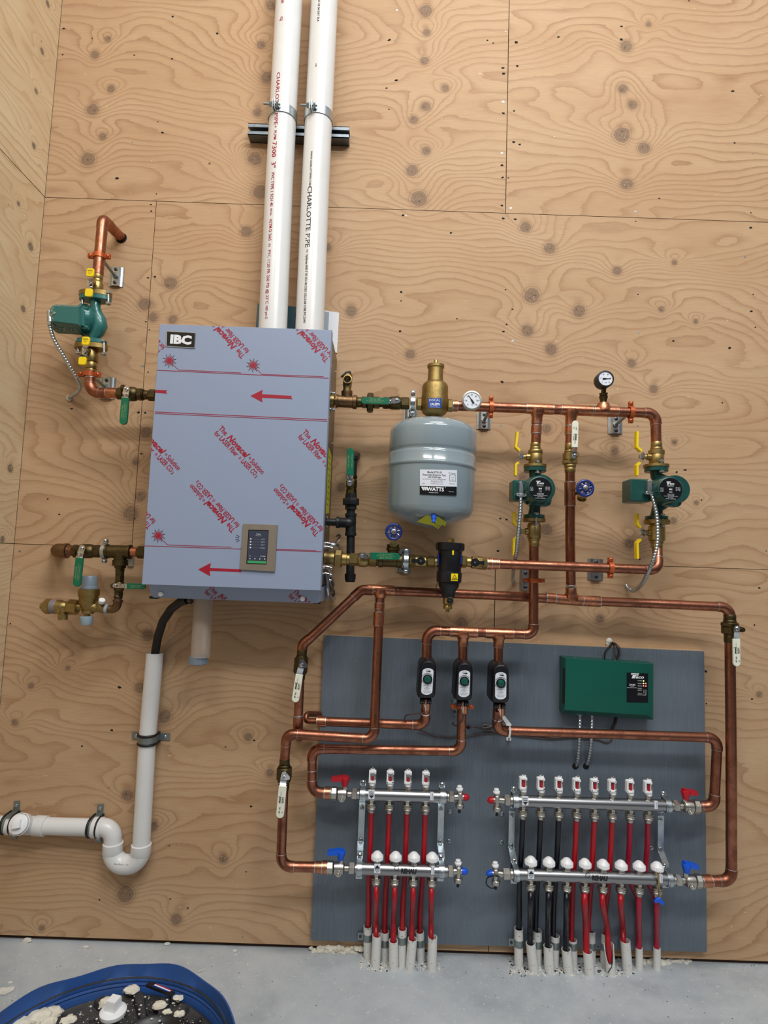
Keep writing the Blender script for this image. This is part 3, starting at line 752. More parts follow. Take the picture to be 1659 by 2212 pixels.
# ------------------------------------------------ vent pipes
def vent(cs, r, name, label):
    t = Thing('vent_pipe', label, 'pipe', (cs[-1][0], cs[-1][1], cs[-1][2]), 'tall white plastic vent pipes')
    mb = MB('pvc_white'); mb.tube(cs, r, n=96, caps=True); t.part('pipe', mb); return t
v1 = [(629, -80, .092), (624.7, 0, .092), (603, 400, .1), (589.4, 708, .125), (587, 760, .128)]
v2 = [(707, -80, .092), (701, 0, .092), (681.4, 400, .1), (668.6, 716, .125), (666, 765, .128)]
T1 = vent(v1, 28.2, 'vent_pipe', 'left of the two tall white vent pipes, printed in red down its length')
T2 = vent(v2, 28.4, 'vent_pipe', 'right of the two tall white vent pipes, printed in black down its length')
def pipe_print(T, cs, r, off, items, mat):
    """items: (text, y0, y1, size px) running down the pipe; off = px offset from pipe centre"""
    pts = [P3(c) for c in cs]; u = U(cs[1][0], cs[1][1], cs[1][2]); R = r * U(*cs[0]) + .0001
    mb = MB(mat)
    def cen(y):
        for a, b_ in zip(cs, cs[1:]):
            if a[1] <= y <= b_[1]:
                k = (y - a[1]) / (b_[1] - a[1]); return lerp2(a, b_, k)
        return cs[-1]
    for tx_, y0, y1, sz in items:
        a = P3(cen(y0)); b_ = P3(cen(y1)); ax = (b_ - a); L_ = ax.length; ax.normalize()
        out = Vector((0, -1, 0)); out = (out - ax * out.dot(ax)).normalized(); sd = out.cross(ax)   # to the left when looking down the pipe
        rt = ax.cross(out)
        ph0 = math.asin(max(-.95, min(.95, off / r)))
        mid = (a + b_) / 2
        right = Vector((1, 0, 0)); right = (right - ax * right.dot(ax)).normalized(); fwd = right.cross(ax)
        if fwd.y > 0: fwd = -fwd
        def surf(x, y, l, mid=mid, ax=ax, right=right, fwd=fwd):
            ph = ph0 + y / R
            return mid + ax * x + (right * math.sin(ph) + fwd * math.cos(ph)) * (R + l)
        mb.text(tx_, cen((y0 + y1) / 2)[0], (y0 + y1) / 2, sz, cs[1][2], 0, L_ / U(cen((y0 + y1) / 2)[0], (y0 + y1) / 2, cs[1][2]), mat, .01, surf=surf)
    T.part('printed_lettering', mb)
pipe_print(T1, v1, 28.2, -8, [('47 EXT 3R', -3, 34, 6), ('GJ', 62, 70, 6), ('CHARLOTTE PIPE', 180, 291, 8), ('®', 293, 297, 4), ('PLPM', 303, 322, 6), ('7300  3"', 327, 382, 9.5),
    ('PVC TYPE 1 SCH 40', 393, 464, 6.5), ('NSF-dwv', 469, 484, 4), ('ASTM D 2665', 491, 537, 6.5), ('(R)', 543, 550, 4), ('PVC 1120 PR 260 PSI @ 23°C', 557, 671, 6.5), ('NSF pw-G', 675, 702, 5.5)], 'ink_red')
pipe_print(T2, v2, 28.4, -7, [('USA 01-31-21 22 56 EXT 2LA', -2, 73, 4.5), ('CW', 162, 169, 3.5), ('WWW CHARLOTTEPIPE COM', 347, 420, 4), ('CHARLOTTE PIPE', 422, 551, 10), ('NSF-dwv', 556, 563, 3),
    ('hydymax', 567, 588, 5.5), ('4300 3" IPS SCH 40 COEX CELLULAR CORE PVC-DWV', 589, 712, 5)], 'ink_black')
mb = MB('ink_black')                                             # bar code on the right pipe
a = P3((693, 140, .094)); b_ = P3((693, 150, .094)); u = U(693, 140, .094)
for i in range(14):
    y = 129 + i * 1.45; mb.box(693 - (y - 129) * .05, y, 5.2, .5 + (i % 3) * .25, .092 + 28.2 * u - .003, .092 + 28.2 * u + .0022, 3)
T2.part('bar_code', mb)

# strut channel behind vents + pipe clamps
t = Thing('strut_channel', 'short slotted grey steel strut channel behind the white vent pipes', 'channel', (644, 280, 0))
mb = MB('strut_metal')
za_, zb2 = W(644, 263, .041).z, W(644, 301, .041).z; zc = (za_ + zb2) / 2; hz = .0205
x0_, x1_ = W(536, 270, .041).x, W(754, 288, .041).x
for (y0, y1, z0, z1) in ((.0, .0025, -hz, hz), (0, .041, hz - .0025, hz), (0, .041, -hz, -hz + .0025), (.0385, .041, hz - .011, hz), (.0385, .041, -hz, -hz + .011), (.032, .041, hz - .013, hz - .0105), (.032, .041, -hz + .0105, -hz + .013)):
    mb.prism(rect(x0_, x1_, zc + z0, zc + z1, -y0), (0, -(y1 - y0), 0))
t.part('rail', mb)
each(t, 'screw', 'zinc', [(x, 278 + (x - 644) * .035, .003, 5) for x in (542, 556, 579, 722, 736)], screw)
for cx_, cy_, bx, ss in ((612, 246, 601, 'left'), (690, 247, 679, 'right')):
    t = Thing('strut_clamp', 'shiny steel strap clamp and bolt gripping the %s white vent pipe' % ss, 'clamp', (cx_, cy_, .1))
    u = U(cx_, cy_, .1); R = 28.2 * U(*v1[0]) + .0024
    k = v1 if ss == 'left' else v2
    pa_, pb_ = P3(k[1]), P3(k[2]); cpt = pa_.lerp(pb_, (pa_.z - zc) / (pa_.z - pb_.z))
    mb = MB('zinc'); ring = [cpt + Vector((math.cos(a_) * R, math.sin(a_) * R, 0)) for a_ in [math.radians(x) for x in range(8, 352, 8)]]
    ring = [cpt + Vector((math.sin(math.radians(x)) * R, -math.cos(math.radians(x)) * R, 0)) for x in range(-28, -142, -8)]
    ring2 = [cpt + Vector((math.sin(math.radians(x)) * R, -math.cos(math.radians(x)) * R, 0)) for x in range(-14, 142, 8)]
    for rg, e in ((ring, -1), (ring2, 1)):
        tail = Vector((rg[-1].x, -.03, cpt.z)) if rg[-1].y > -.09 else rg[-1]
        mb.strap(rg + [Vector((cpt.x + e * R * .72, -.036, cpt.z))], (0, 0, .030), .0025)
    # ears
    for a_ in (-26, -17):
        p0 = cpt + Vector((math.sin(math.radians(a_)) * R, -math.cos(math.radians(a_)) * R, 0)); mb.strap([p0, p0 + Vector((-.002, -.022, 0))], (0, 0, .03), .0025)
    t.part('strap', mb)
    bc = cpt + Vector((math.sin(math.radians(-21)) * R, -math.cos(math.radians(-21)) * R - .013, 0))
    mb = MB('galvanised'); mb.lathw(bc + Vector((-.036, 0, 0)), (1, 0, 0), [(0, .0035), (.055, .0035)], 12); mb.lathw(bc + Vector((-.016, 0, 0)), (1, 0, 0), [(0, .008), (.008, .008)], 6)
    mb.lathw(bc + Vector((.006, 0, 0)), (1, 0, 0), [(0, .008), (.007, .008)], 6)
    t.part('bolt', mb)

# things on the wall behind the boiler top
mb = MB('teal_case'); mb.slab([(556, 655), (641, 662), (636, 716), (552, 712)], .001, .03, .002)
single('transformer_box', mb, 'dark teal box on the wall behind the vent pipes above the boiler', 'box')
mb = MB('paper_white'); mb.slab([(694, 669), (732.5, 675.5), (728, 762), (690, 756)], .0005, .004)
mb.use('label_white'); mb.use('light_grey_plastic'); mb.slab([(697, 672), (711, 674.5), (709, 712), (695, 710)], .004, .0048)
single('document_sleeve', mb, 'white instruction sheet in a sleeve peeking out behind the boiler top', 'paper')

# drain standpipe under boiler
t = Thing('condensate_hose', 'thick black hose curving from boiler underside into white drain pipe', 'hose', (340, 1400, .07))
mb = MB('rubber'); mb.tube([(404, 1296, .13), (390, 1300, .12), (370, 1315, .1), (352, 1342, .08), (341, 1376, .05), (335.5, 1408, .033), (333, 1440, .031)], 9.2, fil=22, n=20); t.part('hose', mb)
mb = MB('dark_steel'); mb.hexn((413, 1294, .13), (407, 1301, .13), 8); t.part('nut', mb)
t = Thing('trap_cup', 'frosted clear drain cup hanging below the boiler with grey screw cap', 'trap', (425, 1434, .1))
mb = MB('clear_plastic'); mb.tube([(441, 1290, .12), (432.5, 1419, .12)], 20.5, n=30); mb.tube([(446, 1290, .12), (440, 1405, .12)], 5, n=14)
t.part('cup', mb)
mb = MB('grey_plastic'); mb.lat((429, 1417, .12), (428, 1435, .12), lambda L_: [(0, 17.5), (1, 19), (L_ - 2, 19), (L_, 17)], n=20)
for i in range(14):
    a_ = 2 * PI * i / 14; c = P3((428.5, 1426, .12)); u = U(428.5, 1426, .12)
    mb.lathw(c + Vector((math.cos(a_) * 18.8 * u, math.sin(a_) * 18.8 * u, 7 * u)), (0, 0, -1), [(0, 1.4 * u), (14 * u, 1.4 * u)], 6)
t.part('screw_cap', mb)

# ------------------------------------------------ white drain with trap
DH = .031
t = Thing('drain_pipe', 'white plastic drain pipe with U-shaped trap and cleanout at lower left', 'pipe', (300, 1850, DH))
mb = MB('pvc_white'); mb.tube([(334.8, 1410, DH), (318, 1600, DH), (305, 1830, DH)], 17.8, n=34, caps=False)
mb.tube([(334.3, 1412, DH), (334, 1420, DH)], 16, n=34); mb.use('hole_black')
pipe = t.part('standpipe', mb)
mb = MB('pvc_white')
mb.tube([(304.5, 1838, DH), (302, 1868, DH + .002), (243, 1866, DH + .002), (243, 1832, DH)], 20, fil=30, n=34, nf=14)
mb.text('Bow Plumb. 1-1/2', 262, 1867, 2.6, DH + .03, 4, 30, 'ink_black')
mb.use('pvc_white')
trap = t.part('trap_bend', mb)
mb = MB('ink_black')
for i in range(15):
    mb.box(249.5 + i * 1.4, 1875 + i * .04, .5 + (i % 3) * .25, 4.5, DH + .026, DH + .0285, 3)
t.part('bar_code', mb, trap)
for a, b_ in (((305.6, 1822, DH), (303.8, 1846, DH)), ((244.5, 1819, DH), (243, 1843, DH))):
    mb = MB('pvc_white'); mb.lat(a, b_, lambda L_: [(0, 19), (1.5, 21), (L_ - 2, 21), (L_, 20)], n=34); t.part('collar', mb)
mb = MB('pvc_white'); mb.tube([(243.8, 1822, DH), (244, 1786, DH), (205, 1787.5, DH)], 18.3, fil=24, n=34, nf=12); mb.lat((222, 1788, DH), (203, 1787, DH), lambda L_: [(0, 19), (2, 20.8), (L_, 20.8)], n=34)
t.part('elbow', mb)
mb = MB('pvc_white'); mb.tube([(206, 1787.5, DH), (92, 1784, DH), (-60, 1779, DH)], 17.4, n=34); t.part('horizontal_pipe', mb)
mb = MB('pvc_white'); mb.lat((100, 1784.6, DH), (74, 1783, DH), lambda L_: [(0, 18.5), (0.5, 20.5), (L_ - 2, 20.5), (L_, 19)], n=34)
mb.rod((78, 1783.5, DH), (34, 1781.8, DH), 18.8, n=34)
mb.lat((38, 1782, DH), (20, 1781.2, DH), lambda L_: [(0, 18.5), (1.5, 20.5), (L_, 20.5)], n=34)
c0 = P3((58, 1780, DH)); u = U(58, 1780, DH); axc = Vector((0, -1, .42)).normalized()
mb.lathw(c0, axc, [(0, 17 * u), (.022, 18.5 * u), (.024, 21.5 * u), (.045, 21.8 * u), (.046, 20.4 * u), (.038, 20 * u)], 34)
tee = t.part('cleanout_tee', mb)
mb = MB('white_plastic'); mb.lathw(c0 + axc * .04, axc, [(0, 19.4 * u), (.011, 19.4 * u), (.0125, 18 * u)], 34)
mb.lathw(c0 + axc * .05, axc, [(0, 11.5 * u), (.014, 11 * u), (.0145, 10 * u)], 4, True, .62)
t.part('cleanout_plug', mb, tee)
def band_clamp(cx_, cy_, vert, label, arm):
    """two-hole clamp with rubber liner; vert = pipe runs upright"""
    t = Thing('pipe_clamp', label, 'clamp', (cx_, cy_, 0))
    c = P3((cx_, cy_, DH)); u = U(cx_, cy_, DH); R = 18.8 * u
    ax = Vector((-.07, 0, 1)).normalized() if vert else Vector((1, 0, -.0)); sdv = Vector((1, 0, 0)) if vert else Vector((0, 0, 1))
    arc = [c + sdv * (math.cos(math.radians(a_)) * R) + Vector((0, -1, 0)) * (math.sin(math.radians(a_)) * R) for a_ in range(-5, 186, 10)]
    e1, e2 = c + sdv * (R + .001), c - sdv * (R + .001); e1.y = e2.y = -.003
    full = [e1 + sdv * arm * u, e1] + arc + [e2, e2 - sdv * arm * u]
    mb = MB('galvanised'); mb.strap(full, ax * (13 * u if not vert else 15 * u), .0022); t.part('strap', mb)
    mb = MB('rubber')
    for s_ in (-1, 1):
        mb.tubew([p + ax * (s_ * 9 * u) for p in [e1 + Vector((0, -.004, 0))] + arc + [e2 + Vector((0, -.004, 0))]], 2.9 * u, 10)
    t.part('rubber_liner', mb)
    for e, s_ in ((e1, 1), (e2, -1)):
        mb = MB('zinc'); mb.lathw(e + sdv * (s_ * arm * .55 * u) + Vector((0, -.001, 0)), (0, -1, 0), [(0, 3.6 * u), (.0025, 3.4 * u), (.004, 2 * u), (.0041, .2 * u)], 14)
        t.part('screw', mb)
band_clamp(318.5, 1596, True, 'rubber-lined steel clamp on the upright white drain pipe', 22)
band_clamp(205, 1787, False, 'rubber-lined steel clamp beside the elbow of the white drain pipe', 21)
band_clamp(21, 1780, False, 'rubber-lined steel clamp at the left edge beside the cleanout', 21)

# ------------------------------------------------ zone valve control box
t = Thing('zone_control_box', 'dark green zone valve control box with black label and lit indicators', 'control box', (1305, 1490, BH))
CH = .075
mb = MB('box_green')
f1 = [W(1222, 1422, CH), W(1400.5, 1434.5, CH), W(1400, 1545, CH), W(1220, 1533.5, CH)]
b1 = [W(1208.5, 1415.5, BH), W(1401, 1429, BH), W(1400.5, 1549, BH), W(1208, 1535, BH)]
mid = [b_ * .45 + a * .55 for a, b_ in zip(f1, b1)]
for a in mid: a.y = -(CH - .02)
mid = [b_ * .9 + a * .1 for a, b_ in zip(f1, b1)]
for a in mid: a.y = -(CH - .018)
bw = [Vector((a.x, -BH, a.z)) for a in mid]
mb.add(f1 + mid + bw, [(0, 1, 2, 3), (0, 4, 5, 1), (1, 5, 6, 2), (2, 6, 7, 3), (3, 7, 4, 0), (4, 8, 9, 5), (5, 9, 10, 6), (6, 10, 11, 7), (7, 11, 8, 4), (11, 10, 9, 8)])
body = t.part('case', mb)
mb = MB('hole_black')
yv = [W(1214, 1440, CH - .02), W(1214, 1519, CH - .02)]
xv = mid[0].x * .5 + f1[0].x * .5
mb.add([Vector((f1[0].x - .0065, -(CH - .0075), yv[0].z)), Vector((f1[0].x - .0005, -(CH - .0003), yv[0].z - .004)), Vector((f1[0].x - .0012, -(CH - .0008), yv[1].z)), Vector((f1[0].x - .0075, -(CH - .0085), yv[1].z + .004))], [(0, 1, 2, 3)])
t.part('vent_slot', mb)
mb = MB('label_black'); mb.slab([(1354, 1452.5), (1400.3, 1455), (1400, 1518), (1354, 1517)], CH - .0005, CH + .0008)
hh = CH + .0012
mb.use('ink_white'); mb.slab([(1364, 1454.3), (1380.8, 1455), (1380, 1456.6), (1363, 1456)], CH, hh); mb.slab([(1362, 1457), (1379.6, 1457.8), (1379, 1459.4), (1367.8, 1459), (1366.6, 1458.8)], CH, hh)
mb.slab([(1367, 1459), (1374, 1459.3), (1371, 1465.4), (1364.5, 1465.1)], CH, hh)
mb.text('aco', 1382, 1462.2, 6.3, hh, 2, 18, 'ink_white', .03, shear=.25)
mb.text('ZVC403', 1365.5, 1479, 3.6, hh, 2, 13, 'ink_white', .02); mb.text('3 ZONE', 1365.5, 1482.6, 1.6, hh, 2, 7, 'ink_white'); mb.text('ZONE VALVE CONTROL', 1365, 1485.4, 1.7, hh, 2, 22, 'ink_white')
for tx_, y in (('POWER', 1470.4), ('ZONE 1', 1476.4), ('ZONE 2', 1481.6), ('ZONE 3', 1487), ('PRIORITY', 1491)):
    mb.text(tx_, 1382, y, 2.0, hh, 2, 9, 'ink_white')
mb.text('THERMOSTAT', 1382, 1497.5, 1.3, hh, 2, 9, 'ink_white'); mb.text('ZONE VALVE', 1382, 1500.8, 1.5, hh, 2, 10, 'ink_white')
line(mb, (1391, 1490), (1391, 1498.5), .5, 'ink_white', CH + .001); line(mb, (1395.3, 1490), (1395.2, 1501.5), .5, 'ink_white', CH + .001); line(mb, (1388, 1501.2), (1395.3, 1501.5), .5, 'ink_white', CH + .001)
lab = t.part('face_label', mb, label='black label with white lettering')
for x, y, mt in ((1390, 1470.8, 'led_green'), (1390, 1476.4, 'led_amber'), (1390, 1481.6, 'led_red'), (1395, 1476.6, 'led_red'), (1395, 1482, 'led_red')):
    mb = MB(mt); mb.stud(x, y, CH + .0006, [(0, 1.35), (.0012, 1.1), (.0016, .4)], 12); t.part('indicator_light', mb, lab)
each(t, 'case_screw', 'zinc', ((1239.5, 1418.5), (1328, 1425), (1360, 1426.5), (1378.5, 1426)), lambda q_, x, y: q_.stud(x, y, CH - .03, [(0, 1.8), (.004, 1.8)], 10))
each(t, 'cable_connector', 'zinc', ((1251, 1542, 18), (1277, 1543.5, 18), (1331, 1547, 20), (1373, 1549, 5)), lambda q_, x, y, w_: q_.box(x, y, w_, 3.2, BH + .01, BH + .035, 3))

# wires above the control box
mb = MB('plaster'); mb.ball(W(1316, 1385, .004), .011, 12, (1, .6, 1)); mb.ball(W(1313, 1390, .004), .007, 10, (1, .6, 1.3))
single('wall_sealant', mb, 'lump of white sealant where wires leave the wall above the green box', 'sealant')
for i, (pts, mt, lab) in enumerate((
        ([(1318, 1387, .005), (1324, 1392, .02), (1312, 1400, .03), (1306, 1412, .03), (1306, 1424, .03)], 'cable_black', 'dark wire arching left into the top of the green control box'),
        ([(1320, 1386, .005), (1327, 1396, .02), (1328.5, 1412, .035), (1329, 1426, .035)], 'cable_brown', 'brown wire dropping straight into the top of the green control box'),
        ([(1321, 1387, .005), (1330, 1390, .02), (1340, 1400, .03), (1340, 1412, .035), (1333, 1426, .035)], 'cable_brown', 'brown wire with the widest loop above the green control box'),
        ([(1319, 1388, .005), (1328, 1391, .03), (1337, 1404, .035), (1335, 1416, .035), (1331, 1426, .035)], 'cable_black', 'dark wire with the inner loop above the green control box'))):
    mb = MB(mt); mb.tube(pts, 1.5, fil=10, n=10); single('control_wire', mb, lab, 'wire')

# flexible metal conduits: wound armour
def conduit(pts, r, label, group=None, pitch=6.5, cat='conduit', connector=None, mt='zinc'):
    wp = [P3(p) for p in pts]
    # smooth Catmull-Rom
    out = []
    for i in range(len(wp) - 1):
        p0 = wp[max(i - 1, 0)]; p1 = wp[i]; p2 = wp[i + 1]; p3 = wp[min(i + 2, len(wp) - 1)]
        for k in range(10):
            t_ = k / 10; out.append(.5 * ((2 * p1) + (p2 - p0) * t_ + (2 * p0 - 5 * p1 + 4 * p2 - p3) * t_ ** 2 + (3 * p1 - p0 - 3 * p2 + p3) * t_ ** 3))
    out.append(wp[-1])
    u = U(*pts[0]); s = [0]
    for a, b_ in zip(out, out[1:]): s.append(s[-1] + (b_ - a).length)
    n_ = max(8, int(s[-1] / (pitch * u) * 4)); res = []; rad = []; j = 0
    for i in range(n_ + 1):
        d = s[-1] * i / n_
        while j < len(s) - 2 and s[j + 1] < d: j += 1
        k = (d - s[j]) / max(s[j + 1] - s[j], 1e-9); res.append(out[j].lerp(out[j + 1], k)); rad.append(r * u * (1.0, 1.12, 1.0, .82)[i % 4])
    t = Thing('flexible_conduit', label, cat, Vector(out[-1]), group)
    mb = MB(mt); mb.tubew(res, rad, 14); t.part('armour', mb)
    return t, out, u
conduit([(1252.6, 1543, .04), (1252, 1575, .045), (1250.5, 1610, .045), (1248, 1640, .035), (1243, 1657, .005)], 3.9, 'left armoured conduit from green box bottom into the grey board', 'conduits below the green box')
conduit([(1278.5, 1544, .04), (1278, 1575, .045), (1276.5, 1605, .045), (1272, 1635, .035), (1265.5, 1657, .005)], 3.9, 'right armoured conduit from green box bottom into the grey board', 'conduits below the green box')
for x in (1242.5, 1265.5):
    mb = MB('hole_black'); mb.stud(x, 1655, BH - .001, [(0, 7), (.0016, 6.8)], 20)
    single('cable_hole', mb, 'round hole in the grey board taking the %s conduit' % ('left' if x < 1250 else 'right'), 'hole')
for pts, mt, lab, r in (([(1332, 1547, .04), (1331, 1560, .045), (1324, 1574, .035), (1310, 1588, .022)], 'cable_black', 'black cord leaving the underside of the green control box', 2.2),
                     ([(1329, 1547, .04), (1327, 1562, .04), (1319, 1576, .03), (1322, 1593, .022)], 'cable_black', 'second black cord beneath the green control box, nearer the conduits', 2.0),
                     ([(905, 1576, .03), (935, 1589, .022), (968, 1594, .022), (1010, 1591, .022), (1046, 1585, .022), (1073, 1584, .022), (1120, 1590, .021), (1190, 1597, .021), (1240, 1594, .021), (1290, 1598, .021), (1316, 1607, .021), (1322, 1598, .021)], 'cable_brown', 'long brown thermostat wire sagging across the grey board below the valve heads', 1.5),
                     ([(1008, 1568, .02), (1018, 1569, .03), (1040, 1574, .025), (1072, 1583, .022), (1130, 1588, .022), (1200, 1594, .022), (1250, 1591, .022)], 'cable_brown', 'brown wire leaving the hole beside the middle valve pipe', 1.7),
                     ([(1062, 1567, .022), (1046, 1565, .025), (1040, 1569, .025), (1046, 1573, .024), (1062, 1569, .024), (1070, 1566, .03)], 'cable_grey', 'pale wire looped left of the third valve pipe', 1.4)):
    mb = MB(mt); mb.tube(pts, r, fil=26, n=10); single('thermostat_wire', mb, lab, 'wire')
mb = MB('hole_black'); mb.stud(1011.5, 1570, BH - .001, [(0, 4.5), (.0015, 4.3)], 16); single('cable_hole', mb, 'small round cable hole in the board right of the middle valve pipe', 'hole')
# ================================================================== plumbing builders
def ring_at(m_, a, b_, r, h=0., w_=2.2):
    """thin solder ring centred on pixel point a, facing along a->b"""
    m_.use('solder'); A = P3(a, h); B = P3(b_, h); u = U(a[0], a[1], a[2] if len(a) > 2 else h); d = (B - A).normalized()
    m_.lathw(A - d * w_ * .5 * u, d, [(0, r * u), (w_ * .2 * u, (r + .7) * u), (w_ * .8 * u, (r + .7) * u), (w_ * u, r * u)], 26)
def wlen(a, b_, d, sgn=1):
    """point d px from a toward b (3-tuples)"""
    l = math.hypot(b_[0] - a[0], b_[1] - a[1]); 
    if l < 12: 
        A, B = P3(a), P3(b_); L_ = (B - A).length / U(*a); k = d / max(L_, 1e-6)
        q = A.lerp(B, min(k, .98)); x, y = proj(q); return (x, y, -q.y)
    return lerp2(a, b_, d / l)
def copper(label, paths, at=None, tees=(), coups=(), rings=(), group=None, el=24, fil=17, skip=(), name='copper_pipe', extra=None):
    """paths: list of (pts, r). Bends get an elbow fitting with solder rings."""
    p0 = paths[0][0]; t = Thing(name, label, 'pipe', at or p0[len(p0) // 2], group)
    for pi, (pts, r) in enumerate(paths):
        mb = MB('copper'); mb.tube(pts, r, fil=fil, n=24); t.part('tube', mb)
        for i in range(1, len(pts) - 1):
            if (pi, i) in skip: continue
            a, p, b_ = pts[i - 1], pts[i], pts[i + 1]
            e1, e2 = wlen(p, a, el), wlen(p, b_, el)
            mb = MB('copper'); mb.tube([e1, p, e2], r * 1.1, fil=fil, n=26, nf=10)
            ring_at(mb, e1, p, r * 1.02); ring_at(mb, e2, p, r * 1.02)
            t.part('elbow', mb)
    for a, b_, c, d, r in tees:                      # run a-b, branch from c to d
        mb = MB('copper_bright'); mb.tube([a, b_], r * 1.12, n=26)
        C = P3(c); D = P3(d); u = U(*c); L_ = (D - C).length / u
        mb.lathw(C, D - C, [(0, r * 1.5 * u), (r * .8 * u, r * 1.5 * u), (r * 1.25 * u, r * 1.3 * u), (r * 1.7 * u, r * 1.12 * u), (L_ * u, r * 1.12 * u)], 26)
        ring_at(mb, a, b_, r * 1.03); ring_at(mb, b_, a, r * 1.03); ring_at(mb, d, c, r * 1.03)
        t.part('tee', mb)
    for a, b_, r in coups:
        mb = MB('copper_bright'); mb.lat(a, b_, lambda L_: [(0, r), (1, r * 1.08), (L_ - 1, r * 1.08), (L_, r)], n=26)
        ring_at(mb, a, b_, r); ring_at(mb, b_, a, r); t.part('coupling', mb)
    if rings:
        for a, b_, r in rings:
            mb = MB('solder'); ring_at(mb, a, b_, r); t.part('solder_joint', mb)
    if extra: extra(t)
    return t
def barpoly(p0, p1, w0, w1, cap=True, n=7):
    dx, dy = p1[0] - p0[0], p1[1] - p0[1]; l = math.hypot(dx, dy); ux, uy = dx / l, dy / l; nx, ny = -uy, ux
    pts = [(p0[0] + nx * w0 / 2, p0[1] + ny * w0 / 2), (p0[0] - nx * w0 / 2, p0[1] - ny * w0 / 2)]
    if cap:
        c = (p1[0] - ux * w1 / 2, p1[1] - uy * w1 / 2)
        for i in range(n + 1):
            a = -PI / 2 + PI * i / n; pts.append((c[0] + ux * math.cos(a) * w1 / 2 + nx * math.sin(a) * w1 / 2, c[1] + uy * math.cos(a) * w1 / 2 + ny * math.sin(a) * w1 / 2))
    else: pts += [(p1[0] - nx * w1 / 2, p1[1] - ny * w1 / 2), (p1[0] + nx * w1 / 2, p1[1] + ny * w1 / 2)]
    return pts
def bolt_nut(m_, x, y, h0, h1, r):
    m_.use('chrome'); u = U(x, y, h0)
    m_.lathw(W(x, y, h0), (0, -1, 0), [(0, r * .55 * u), (h1 - h0, r * .55 * u), (h1 - h0 + .0006, r * .3 * u)], 14)
    m_.lathw(W(x, y, h1 - .006), (0, -1, 0), [(0, r * u), (.0035, r * u), (.0045, r * .8 * u)], 6)
def ball_valve(label, a, b_, h, prof, body_mat, nut, lever, color, w_, lh=.034, stemr=5, strapw=None, print_=None, group='', hexends=True, cat='valve', plate=False, txt_mat='ink_black'):
    """a,b pixel ends; prof [(t0,t1,r,kind)] along the axis; nut (x,y); lever ((x0,y0),(x1,y1))"""
    t = Thing('ball_valve', label, cat, (nut[0], nut[1], h), group or None)
    A3, B3 = (a[0], a[1], h), (b_[0], b_[1], h); L_ = math.hypot(b_[0] - a[0], b_[1] - a[1])
    mb = MB(body_mat)
    for t0, t1, r, kind in prof:
        p, q_ = lerp2(A3, B3, t0), lerp2(A3, B3, t1)
        if kind == 'hex': mb.hexn(p, q_, r)
        elif kind == 'oct': mb.hexn(p, q_, r, n=8)
        elif kind == 'ball': mb.lat(p, q_, lambda l: [(0, r * .72), (l * .12, r * .93), (l * .3, r), (l * .7, r), (l * .88, r * .93), (l, r * .72)], n=26)
        else: mb.lat(p, q_, lambda l: [(0, r * .93), (min(1.2, l * .2), r), (l - min(1.2, l * .2), r), (l, r * .93)], n=26)
    R = max(x[2] for x in prof) * U(nut[0], nut[1], h)
    mb.lathw(W(nut[0], nut[1], h), (0, -1, 0), [(0, stemr * 1.25 * U(*nut, h)), (R + .004, stemr * 1.1 * U(*nut, h)), (R + .008, stemr * .8 * U(*nut, h))], 18)
    t.part('body', mb)
    hs = h + R + .008; hl = h + lh + R
    sw = strapw or w_ * .8
    mb = MB('chrome'); (x0, y0), (x1, y1) = lever
    d = math.hypot(x0 - nut[0], y0 - nut[1]); ux, uy = (x0 - nut[0]) / d, (y0 - nut[1]) / d
    mb.slab(barpoly((nut[0] + ux * sw * .5, nut[1] + uy * sw * .5), (nut[0] - ux * sw * .62, nut[1] - uy * sw * .62), sw, sw * .95), hs - .001, hs + .0015)
    s0 = (nut[0] + ux * sw * .5, nut[1] + uy * sw * .5); s1 = (x0 + ux * 2, y0 + uy * 2)
    ww = Vector((-(W(*s1, hs) - W(*s0, hs)).z, 0, (W(*s1, hs) - W(*s0, hs)).x)).normalized() * sw * U(*s0, hs)
    mb.strap([W(*s0, hs), W(*lerp2(s0, s1, .25), hs + .001), W(*lerp2(s0, s1, .8), hl - .001), W(*s1, hl - .001)], ww, .0022)
    if plate: mb.slab([(nut[0] - 4, nut[1] - 10), (nut[0] + 3, nut[1] - 12), (nut[0] + 13, nut[1] + 1), (nut[0] + 12, nut[1] + 6), (nut[0] + 3, nut[1] + 8), (nut[0] - 6, nut[1] + 6)], hs - .002, hs - .0008)
    strap = t.part('lever_strap', mb)
    mb = MB('chrome'); bolt_nut(mb, nut[0], nut[1], hs - .004, hs + .007, stemr * .95); t.part('nut', mb, strap)
    mb = MB(color); mb.slab(barpoly((x0, y0), (x1, y1), w_, w_, True), hl - .0035, hl + .0025, .0012)
    if print_:
        a_ = math.degrees(math.atan2(y1 - y0, x1 - x0)) + print_[0]
        for tx_, f_, off, sz, wd, bo in print_[1]:
            ux, uy = math.cos(math.radians(a_)), math.sin(math.radians(a_)); c = lerp2((x0, y0), (x1, y1), f_)
            mb.text(tx_, c[0] - uy * off, c[1] + ux * off, sz, hl + .0027, a_, wd, txt_mat, bo)
    t.part('lever_grip', mb, strap)
    return t
GREEN_PRINT = [('George A. Caster', .52, -4.3, 2.6, 30, .0), ('Plumbing & Mechanical, Inc.', .52, -.8, 2.0, 38, 0), ('(856) 793-0071', .52, 3.6, 3.0, 27, 0)]
